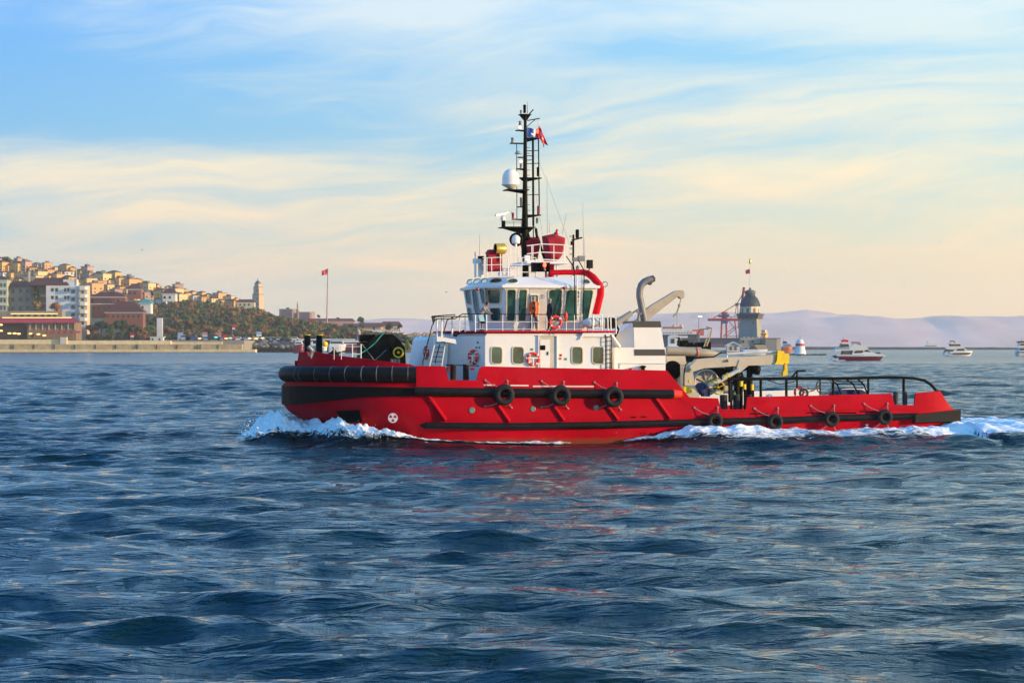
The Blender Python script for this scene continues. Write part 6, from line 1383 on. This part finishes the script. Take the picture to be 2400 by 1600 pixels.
# maroon yacht
motor_yacht('white motor yacht with a maroon hull heading right near the horizon', 722, 1952, 2074, 845, 833, 830, MARO,
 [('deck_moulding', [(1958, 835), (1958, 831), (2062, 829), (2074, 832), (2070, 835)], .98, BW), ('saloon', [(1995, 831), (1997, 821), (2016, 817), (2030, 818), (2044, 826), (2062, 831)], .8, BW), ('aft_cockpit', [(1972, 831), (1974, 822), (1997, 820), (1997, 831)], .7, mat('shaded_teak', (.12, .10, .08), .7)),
  ('flybridge', [(1953, 822), (1956, 817), (1990, 812), (2000, 806), (2026, 810), (2034, 817), (2016, 821)], .85, BW), ('blue_awning', [(1954, 818.5), (1956, 815), (1990, 813), (1988, 818.5)], .87, CARM[5][1]), ('radar_arch', [(1970, 804), (1990, 802.5), (1995, 810), (1999, 818), (1990, 816), (1986, 806), (1971, 806)], .8, BW),
  ('bimini', [(1994, 803.5), (1998, 801), (2012, 801.5), (2016, 804)], .7, mat('maroon_canvas', (.2, .02, .03), .8)), ('transom_steps', [(1945, 844), (1952, 836), (1966, 832), (1962, 845)], .9, mat('pale_blue_gel', (.45, .58, .70), .4)), ('swim_platform', [(1958, 845.5), (1960, 843.5), (1978, 843.5), (1978, 845.5)], 1.0, BW)],
 [([(1998, 826), (2004, 821), (2018, 820), (2022, 824), (2018, 827), (2002, 828)], .8), ([(2022, 822), (2030, 819), (2040, 825), (2024, 824)], .8), ([(1996, 806), (2015, 805.5), (2018, 811), (2000, 812)], .6), ([(1969, 806), (1986, 806), (1988, 812), (1966, 813)], .5)],
 [('flag_staff', [(1975, 802), (1977, 790)], .08, GRY), ('tender', [(1972, 799), (1980, 798), (1988, 799)], .45, mat('flag_red', (.75, .01, .04))), ('bow_rail', [(2044, 830), (2048, 822), (2062, 824), (2068, 831)], .07, GRY), ('crew_seat', [(2048, 829), (2062, 829)], .5, BLK)], beam=5.2)
motor_yacht('small white motor yacht with tan windows heading right in the distance', 1052, 2222, 2280, 834, 824, 822, BW,
 [('dark_band', [(2232, 830), (2232, 827), (2274, 826), (2270, 830)], 1.02, BWIN), ('saloon', [(2232, 824), (2236, 818), (2262, 816), (2268, 823)], .8, BW), ('flybridge', [(2214, 815), (2230, 811), (2254, 811), (2262, 817), (2236, 819), (2216, 818)], .8, BW), ('hardtop', [(2222, 804), (2226, 803), (2254, 804.5), (2254, 806.5), (2222, 806)], .75, BW),
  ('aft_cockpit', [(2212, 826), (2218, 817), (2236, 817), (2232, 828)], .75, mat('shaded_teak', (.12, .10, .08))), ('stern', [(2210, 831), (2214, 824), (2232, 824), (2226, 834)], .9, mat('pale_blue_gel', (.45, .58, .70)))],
 [([(2240, 822), (2242, 818.5), (2256, 817.5), (2260, 821.5)], .84), ([(2224, 806), (2250, 806.5), (2250, 811), (2226, 811)], .5)], [('radar_mast', [(2226, 804), (2228, 799), (2236, 799.5), (2238, 804)], .25, BLK), ('hull_line', [(2234, 831.5), (2272, 830)], .15, TAN)], beam=4.6)
motor_yacht('sleek white superyacht moored behind the breakwater', 2900, 2154, 2206, 816, 812, 810, mat('pale_blue_gel', (.45, .58, .70)),
 [('superstructure', [(2162, 813), (2170, 808), (2178, 805), (2190, 805.5), (2198, 809), (2202, 813)], .8, BW), ('upper_deck', [(2170, 806), (2174, 803.5), (2182, 804), (2188, 807)], .6, BW)], [([(2166, 811), (2168, 809.5), (2192, 809.5), (2196, 811)], .84)], [('mast', [(2174, 804), (2173.5, 799)], .4, GRY)], beam=9)
motor_yacht('white and blue excursion boat cut by the right edge of the photo', 1080, 2382, 2450, 832, 822, 822, BW,
 [('lower_cabin', [(2384, 823), (2385, 814), (2440, 814), (2444, 823)], .85, CARM[5][1]), ('upper_cabin', [(2385, 811), (2388, 803), (2430, 803), (2434, 811)], .8, BW), ('top_deck', [(2382, 803), (2386, 799), (2430, 799), (2434, 803)], .85, NAVYB), ('stripe', [(2382, 826), (2383, 824), (2446, 823), (2444, 825)], 1.02, NAVYB)],
 [([(2388, 821), (2388, 816), (2438, 816), (2440, 821)], .88), ([(2388, 809.5), (2390, 805), (2428, 805), (2430, 809.5)], .83)], [('mast', [(2394, 799), (2394, 792)], .12, GRY)], beam=5)
motor_yacht('small white speedboat with a tan canopy in front of the sea tower', 1180, 1738, 1800, 823, 819, 818, BW,
 [('windscreen', [(1752, 818), (1758, 811), (1772, 810), (1776, 818)], .7, BWIN), ('canopy', [(1768, 811), (1770, 807), (1792, 807), (1796, 812), (1796, 817), (1776, 818)], .75, TAN), ('canopy_top', [(1766, 807.5), (1767, 805), (1790, 805), (1792, 807.5)], .78, BLK)], [], [('blue_fender', [(1742, 819), (1752, 816)], .5, mat('fender_blue', (.05, .15, .5), .5))], beam=4)
motor_yacht('little blue and white ferry right of the sea tower wall', 1500, 1832, 1858, 817, 812, 812, mat('boat_orange', (.5, .14, .06), .5),
 [('cabin', [(1834, 812), (1836, 804), (1850, 805), (1856, 811)], .8, CARM[5][1]), ('bridge', [(1834, 804), (1836, 799), (1843, 800), (1845, 805)], .6, NAVYB)], [([(1838, 810), (1838, 808), (1850, 808), (1852, 810)], .83)], [('mast', [(1837, 800), (1837, 792)], .25, mat('cream_wall', (.62, .52, .38)))], beam=5)
# harbour boats on the left, seen between the bow gear
for i, (x0, x1, yt, hm_, lb) in enumerate(((688, 716, 797, MARO, 'small dark red boat nearest the rock bank'), (770, 812, 795, BW, 'white harbour boat left of the big winch'), (800, 850, 797, MARO, 'dark red and white boat partly behind the winch'), (718, 740, 799, CARM[5][1], 'pale blue boat seen between the bollards'),
                                     (905, 930, 796, BW, 'white boat just behind the winch'), (968, 1000, 790, BW, 'large white launch behind the forward stair'), (745, 768, 798, BW, 'white boat behind the right bollard'))):
    motor_yacht(lb, 1480+i*8, x0, x1, 826 if False else 812, 808, 805, hm_, [('cabin', [(x0+3, 808), (x0+5, yt+3), (x1-10, yt+2), (x1-5, 807)], .8, BW), ('roof', [(x0+3, yt+3), (x0+4, yt+1), (x1-8, yt+.5), (x1-7, yt+3)], .85, CARM[5][1] if i % 2 else BW)], [([(x0+6, 805), (x0+6, yt+5), (x1-10, yt+5), (x1-8, 805)], .83)], [('mast', [(x0+8, yt+1), (x0+8, yt-8)], .2, GRY)], beam=6)
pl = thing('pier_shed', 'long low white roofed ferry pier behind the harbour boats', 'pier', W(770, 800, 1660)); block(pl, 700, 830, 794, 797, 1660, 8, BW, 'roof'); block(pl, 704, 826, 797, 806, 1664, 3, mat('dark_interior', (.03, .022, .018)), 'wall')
lt = thing('channel_light', 'small pale pink lighthouse post left of the winch', 'lighthouse', W(841, 800, 1640)); mb = MB(); mb.lathe(W(841, 800, 1640), [(1.5, 0), (1.2, 7), (1.6, 7.2), (.9, 8), (0, 9)], 10); part(mb, 'tower', mat('pink_white', (.7, .5, .48), .6), lt)

# ================================================================ RIGHT SIDE: sea tower, beacon, harbour crane
D = 1400.0; kt = thing('sea_tower', 'square stone tower with a grey dome and lantern on its islet in the sea', 'tower', W(1762, 822, D))
TST = mat('tower_grey_stone', (.34, .33, .30), .85, var=.12, scale=.15, bump=.5, bscale=.8); TWH = mat('tower_white', (.72, .68, .58), .8); DOME = mat('lead_dome', (.022, .045, .065), .6, var=.2, scale=.3)
cx = W(1762, 800, D).x; cw = 44*D/F
def zt_(y): return W(0, y, D).z
ROT = R(-20)
mb = MB(); a = cw/2; V = []
for z, k in ((zt_(815), 1.10), (zt_(745), .93)): V += [(cx+(x*math.cos(ROT)-y*math.sin(ROT))*k, D+10+(x*math.sin(ROT)+y*math.cos(ROT))*k, z) for x, y in ((-a, -a), (a, -a), (a, a), (-a, a))]
mb.add(V, [(0, 1, 5, 4), (1, 2, 6, 5), (2, 3, 7, 6), (3, 0, 4, 7)]); part(mb, 'shaft', TST, kt)
mb = MB(); mb.box((cx, D+10, zt_(742)), (cw*1.12, cw*1.12, 2.4), 0, ROT); mb.box((cx, D+10, zt_(737)), (cw*1.22, cw*1.22, 1.4), 0, ROT); part(mb, 'cornice', mat('dark_stone', (.12, .11, .11), .9), kt)
mb = MB()
for i in range(20):
    t = 2*PI*i/20; mb.tube([(cx+math.cos(t)*cw*.55, D+10+math.sin(t)*cw*.55, zt_(737)), (cx+math.cos(t)*cw*.55, D+10+math.sin(t)*cw*.55, zt_(733))], .18, 4)
mb.torus((cx, D+10, zt_(733)), cw*.55, .2, (0, 0, 1), 28, 4); part(mb, 'balustrade', MATS['dark_stone'], kt)
mb = MB(); mb.lathe((cx, D+10, zt_(737)), [(6.0, 0), (6.0, zt_(717)-zt_(737)), (6.6, zt_(717)-zt_(737)), (6.6, zt_(716)-zt_(737))], 8, smooth=False); ln = part(mb, 'lantern_room', TWH, kt)
for i in range(8):
    t = 2*PI*(i+.5)/8+PI/2*0; d = Vector((math.cos(t), math.sin(t), 0)); c = Vector((cx, D+10, zt_(727)))+d*5.60; s_ = Vector((-d.y, d.x, 0)); mb = MB()
    mb.add([c-s_*.9+Vector((0, 0, -1.8))+d*.03, c+s_*.9+Vector((0, 0, -1.8))+d*.03, c+s_*.9+Vector((0, 0, 1.4))+d*.03, c-s_*.9+Vector((0, 0, 1.4))+d*.03], [(0, 1, 2, 3)]); part(mb, 'window', mat('shuttered_window', (.20, .13, .08), .6), ln)
mb = MB(); z0 = zt_(717); mb.lathe((cx, D+10, z0), [(6.8, 0), (6.6, 1.2), (5.9, 3.4), (4.8, 5.4), (3.5, 6.6), (3.2, 7.6), (3.3, 8.4)], 16); part(mb, 'dome', DOME, kt)
mb = MB(); mb.lathe((cx, D+10, z0+8.2), [(3.3, 0), (3.6, .4), (3.6, 1.8), (2.6, 1.9), (2.4, 2.4), (.8, 2.5), (.7, 3.6), (0, 4.2)], 12); part(mb, 'dome_collar', mat('dark_green_grey', (.10, .13, .12), .6), kt)
mb = MB(); mb.tube([(cx, D+10, z0+11), (cx, D+10, zt_(612))], [.3, .15], 6, 0); mb.lathe((cx, D+10, zt_(618)), [(0, 0), (.7, .8), (.7, 2.4), (.3, 3.6), (0, 4)], 8, mat=1); part(mb, 'finial_mast', [BW, mat('gilded', (.85, .60, .12), .3, .6)], kt)
mb = MB()
q0 = W(1757, 632, D); mb.prism([(cx-.2, D+10, zt_(629)), (cx-3.0, D+10.6, zt_(632)), (cx-3.0, D+10, zt_(641)), (cx-.2, D+10, zt_(640))], (0, .15, 0)); fk = thing('tower_flag', 'small red flag on the mast above the sea tower dome', 'flag', (cx, D+10, zt_(635))); part(mb, 'cloth', mat('flag_red', (.75, .01, .04)), fk)
for px in (1768,): mb = MB(); q = W(px, 756, D); mb.bbox(q.x-.8, q.x+.8, D+3.2, D+4.2, q.z-1, q.z+1); part(mb, 'window', WINM, kt)
an = thing('tower_annex', 'sunlit ochre annex with a small balcony on the right foot of the sea tower', 'building', W(1788, 822, D)); block(an, 1778, 1799, 781, 815, D+14, 8, mat('sun_tinted_ochre', (.55, .38, .18)), 'wall', ROT); block(an, 1780, 1797, 773, 780, D+15, 6, CRE, 'upper_room', ROT); windows(an, (1786, 1793), (783,), D+10.6, 4, 4)
wl = thing('islet_wall', 'grey stone walls round the foot of the sea tower', 'wall', W(1780, 822, D)); block(wl, 1735, 1802, 791, 822, D, 2.5, TST, 'wall'); block(wl, 1794, 1826, 793, 822, D-3, 3, mat('grey_render', (.30, .28, .26), .85), 'end_wall'); block(wl, 1820, 1830, 793, 822, D-3.1, 12, CRE, 'side_wall'); block(wl, 1793, 1831, 791.5, 793.2, D-3.5, 13, TST, 'coping')
for x in (1742, 1752, 1762, 1772, 1782): block(wl, x, x+5, 788.5, 791, D, 2.5, TST, 'merlon')
windows(wl, (1742, 1764, 1784), (800,), D-.2, 5, 6)
mb = MB(); random.seed(4)
for i in range(260):
    px = random.uniform(1650, 1835); q = W(px, 822, D-6); r = random.uniform(.8, 1.8); mb.sphere((q.x, q.y+random.uniform(-4, 4), random.uniform(0, 1)), (r*1.3, r, r*.8), 5, jit=.25)
o = mb.build('islet_rocks', ROCK); o['kind'] = 'stuff'
mb = MB(); a = W(1640, 822, D); mb.bbox(a.x, W(1832, 822, D).x, D-3, D+40, -1, 1.6); o = mb.build('islet', ROCK); o['kind'] = 'structure'
sh = thing('boathouse', 'small white gabled shed with two shuttered windows before the sea tower', 'shed', W(1718, 824, 1300)); block(sh, 1704, 1734, 808, 824, 1300, 6, WPL)
mb = MB(); P = [W(1700, 809, 1299), W(1719, 800.5, 1299), W(1738, 809, 1299)]; mb.prism([P[0], P[1], P[2], P[2]-Vector((.6, 0, .5)), P[1]-Vector((0, 0, .7)), P[0]-Vector((-.6, 0, .5))], (0, 8, 0)); part(mb, 'roof', WPL, sh)
mb = MB(); mb.prism([W(1704, 808, 1300), W(1719, 801.5, 1300), W(1734, 808, 1300)], (0, 6, 0)); part(mb, 'gable', WPL, sh); windows(sh, (1713, 1724), (816,), 1300, 6, 9, mat('brown_shutter', (.22, .12, .05), .6), 'shutter')
# low dark quay buildings behind
dq = thing('harbour_shed', 'long dark blue warehouse on the far quay left of the sea tower', 'warehouse', W(1690, 815, 1900)); block(dq, 1600, 1740, 793, 812, 1900, 20, mat('slate_blue_metal', (.035, .055, .10), .6)); block(dq, 1596, 1744, 791.5, 793.5, 1899, 22, mat('grey_roof', (.15, .14, .14)), 'roof'); block(dq, 1660, 1700, 806, 814, 1890, 5, mat('mauve_wall', (.16, .10, .13), .8), 'annex')
cs = thing('cruise_ship', 'distant white passenger ship with orange lit decks behind the rescue boat', 'ship', W(1600, 815, 2100))
block(cs, 1540, 1640, 784, 812, 2100, 16, NAVYB, 'hull')
for x0, x1, y0, y1, m_ in ((1545, 1632, 777, 783, BW), (1552, 1622, 771, 776, BW), (1556, 1600, 765.5, 770, mat('boat_orange', (.5, .14, .06))), (1566, 1612, 787, 793, BW)): block(cs, x0, x1, y0, y1, 2097, 18, m_, 'deck')  # orange light on the top deck is put into its colour
for x in (1580, 1597): mb = MB(); q = W(x, 766, 2105); mb.lathe(q, [(1.6, -2), (1.8, 1), (0, 3)], 8); part(mb, 'radar_dome', mat('cream_wall', (.62, .52, .38)), cs)
windows(cs, [1556+k*7 for k in range(10)], (780,), 2097, 4, 2); block(cs, 1612, 1650, 772, 786, 2101, 10, mat('orange_red_steel', (.6, .12, .05), .6), 'stern_gear')
wc = thing('workboat', 'white cabin boat with a dark window just behind the rescue boat', 'boat', W(1585, 825, 900)); block(wc, 1566, 1596, 790, 815, 900, 4, BW, 'cabin'); windows(wc, (1577,), (799,), 900, 8, 11); block(wc, 1560, 1604, 812, 826, 899, 6, BW, 'hull'); mb = MB(); mb.prism([W(1566, 790, 900), W(1572, 785, 900), W(1588, 785, 900), W(1598, 797, 900), W(1598, 812, 900), W(1590, 812, 900), W(1588, 792, 900)], (0, 4, 0)); part(mb, 'wheelhouse', BW, wc)
# red container crane
CR = mat('crane_red', (.36, .04, .05), .55, var=.1); D = 1950; rc = thing('container_crane', 'red container crane with a raised boom left of the sea tower', 'crane', W(1700, 793, D))
def bar(name, pts, r, m_=CR, y=0): mb = MB(); mb.tube([W(a, b_, D)+Vector((0, y, 0)) for a, b_ in pts], r, 5); return part(mb, name, m_, rc)
bar('girder', [(1659, 749), (1735, 749)], 1.2); bar('boom', [(1736, 735), (1742, 690), (1744, 673)], 1.3)
for x0, x1 in ((1692, 1690), (1702, 1703), (1722, 1727), (1730, 1735)): bar('leg', [(x0, 749), (x1, 793)], .9 if x0 < 1710 else .6)
for a, b_ in (((1696, 786), (1724, 764)), ((1702, 788), (1730, 765)), ((1708, 752), (1722, 770)), ((1694, 788), (1735, 788)), ((1714, 742), (1732, 742)), ((1722, 742), (1727, 712)), ((1730, 742), (1729, 712)), ((1736, 745), (1738, 712))): bar('brace', [a, b_], .35)
for a, b_ in (((1668, 748), (1727, 712)), ((1727, 712), (1740, 690)), ((1697, 735), (1715, 745)), ((1727, 712), (1740, 712))): bar('stay', [a, b_], .4)
MBL = mat('machine_blue', (.02, .08, .22), .5); block(rc, 1684, 1696, 738, 743, D-2, 5, MBL, 'machine_house'); block(rc, 1699, 1709, 736, 743, D-2, 5, MBL, 'machine_house'); block(rc, 1692, 1706, 752, 758, D-2, 5, MBL, 'operator_cab'); block(rc, 1724, 1731, 710, 717, D-2, 4, MBL, 'head_sheave')
block(rc, 1692, 1705, 731, 746, D, 4, CR, 'apex_frame')
lp = thing('harbour_floodlight', 'tall thin floodlight mast left of the red crane', 'lamp post', W(1640, 795, 1700)); mb = MB(); mb.tube([W(1638, 800, 1700), W(1638, 742, 1700)], .3, 5); part(mb, 'pole', GRY, lp); mb = MB(); mb.box(W(1641, 741.5, 1700), (3, 1, .8)); part(mb, 'lamp_head', mat('lamp_glow', (1, .9, .8), .5, emit=((1, .9, .8), 1.5)), lp)
# beacon
D = 1140.0; bc = thing('beacon', 'small white lighthouse with one red band on a low base', 'lighthouse', W(1875, 832, D)); q = W(1875, 831, D); k = D/F
BCW = mat('beacon_white', (.80, .80, .78), .6)
mb = MB(); mb.lathe(q, [(15.5*k, 0), (14.2*k, 3*k), (12.8*k, 9*k), (10.6*k, 20.5*k)], 24); mb.lathe(q, [(10*k, 26*k), (9.6*k, 29*k), (8.4*k, 30*k), (8*k, 33*k), (6*k, 35.5*k), (0, 36.5*k)], 24); part(mb, 'tower', BCW, bc)
mb = MB(); mb.lathe(q, [(10.9*k, 20.5*k), (10.3*k, 26*k)], 24); part(mb, 'red_band', mat('band_red', (.55, .02, .03), .6), bc)
mb = MB(); mb.tube([q+Vector((0, 0, 36*k)), q+Vector((0, 0, 45*k))], .15, 5); part(mb, 'antenna', GRY, bc)
mb = MB(); mb.bbox(q.x-18*k, q.x+22*k, D-6, D+6, -1, 2.5*k); part(mb, 'base', mat('sand_base', (.6, .5, .36), .8), bc)
mb = MB(); random.seed(8)
for i in range(90): r = random.uniform(.5, 1.1); mb.sphere((q.x+random.uniform(-34, 56)*k, D-7+random.uniform(-3, 3), .1), (r*1.5, r, r*.6), 5, jit=.25)
o = mb.build('reef_rocks', mat('dark_rock', (.05, .045, .04), .9)); o['kind'] = 'stuff'
# breakwater on the horizon
D = 2700.0; mb = MB(); random.seed(6); V = []; NXB = 260
for i in range(NXB+1):
    px = 1835+900*i/NXB; base = float(np.interp(px, [1835, 2400, 2740], [812.2, 814.6, 816])); top = W(px, base-1.2*max(0, mnoise.noise(Vector((px*.035, 0, 0))))-.4*mnoise.noise(Vector((px*.3, 3, 0))), D)
    V += [(top.x, D-8, -1), (top.x, D, top.z), (top.x, D+6, top.z), (top.x, D+14, -1)]
mb.add(V, [(4*i+j, 4*i+4+j, 4*i+5+j, 4*i+1+j) for i in range(NXB) for j in range(3)]); o = mb.build('breakwater', mat('breakwater_dark', (.075, .068, .066), .9, var=.3, scale=.1)); o['category'] = 'breakwater'; o['label'] = 'long dark stone breakwater along the horizon on the right'
# gulls
for i, (px, py, D, lb) in enumerate(((1046, 685, 260, 'dark gull flying left of the wheelhouse'), (2201, 566, 300, 'tiny gull high over the distant mountains on the right'), (2120, 666, 330, 'faint pale gull low over the mountain ridge'), (333, 586, 320, 'faint gull above the houses on the hill'))):
    q = W(px, py, D); s_ = .2; t = thing('gull', lb, 'bird', q); mb = MB(); mb.lathe(q-Vector((s_*.6, 0, 0)), [(0, 0), (s_*.16, s_*.3), (s_*.18, s_*.7), (s_*.06, s_*1.2), (0, s_*1.35)], 8, (1, 0, 0)); part(mb, 'body', mat('gull_grey', (.12, .12, .12), .8), t)
    for sg in (-1, 1): mb = MB(); mb.prism([q, q+Vector((sg*.25*s_-.2*s_, sg*s_*.9, s_*.55)), q+Vector((sg*.5*s_, sg*s_*1.6, s_*.25)), q+Vector((s_*.4, 0, 0))], (0, 0, s_*.05)); part(mb, 'wing', MATS['gull_grey'], t)
# far low shore between the headland and the tug
random.seed(31)
mb = MB(); V = []
for i in range(61):
    px = 930+300*i/60; V += [W(px, 812, 4000), W(px, 784+2*mnoise.noise(Vector((px*.06, 2, 0))), 4060), W(px, 784, 4400)]
mb.add(V, [(3*i+j, 3*i+3+j, 3*i+4+j, 3*i+1+j) for i in range(60) for j in range(2)]); o = mb.build('far_shore', mat('far_shore_brown', (.10, .07, .05), .9)); o['kind'] = 'structure'
for i in range(16):
    px = 942+i*5.4+random.uniform(-1.5, 1.5); t = thing('shore_house', 'tiny sunlit house on the far shore, ' + ('left of' if px < 990 else 'behind') + ' the forward stair', 'house', W(px, 788, 3990), 'houses on the far shore'); y = random.uniform(780, 786); block(t, px-2, px+2, y, y+5, 3990, 8, random.choice(hm_mats), 'wall', R(-25)); hip(t, px-2.4, px+2.4, y-1.6, y, 3990, 8, ROOFT)

# ordinal words for look-alikes that would otherwise share a label
from collections import defaultdict
ORD = ['leftmost', 'second from left', 'third from left', 'fourth from left', 'fifth from left', 'sixth from left', 'seventh from left', 'eighth from left', 'ninth from left', 'tenth from left', 'eleventh from left', 'twelfth from left']
dd_ = defaultdict(list)
for o in COL.objects:
    if o.parent is None and 'label' in o and 'group' in o: dd_[o['label']].append(o)
for lb, os_ in dd_.items():
    if len(os_) > 1:
        os_.sort(key=lambda o: o.location.x/o.location.y)
        for i, o in enumerate(os_):
            if i < len(ORD): o['label'] = lb+', '+(ORD[i] if i < len(os_)-1 or i == 0 else 'rightmost')
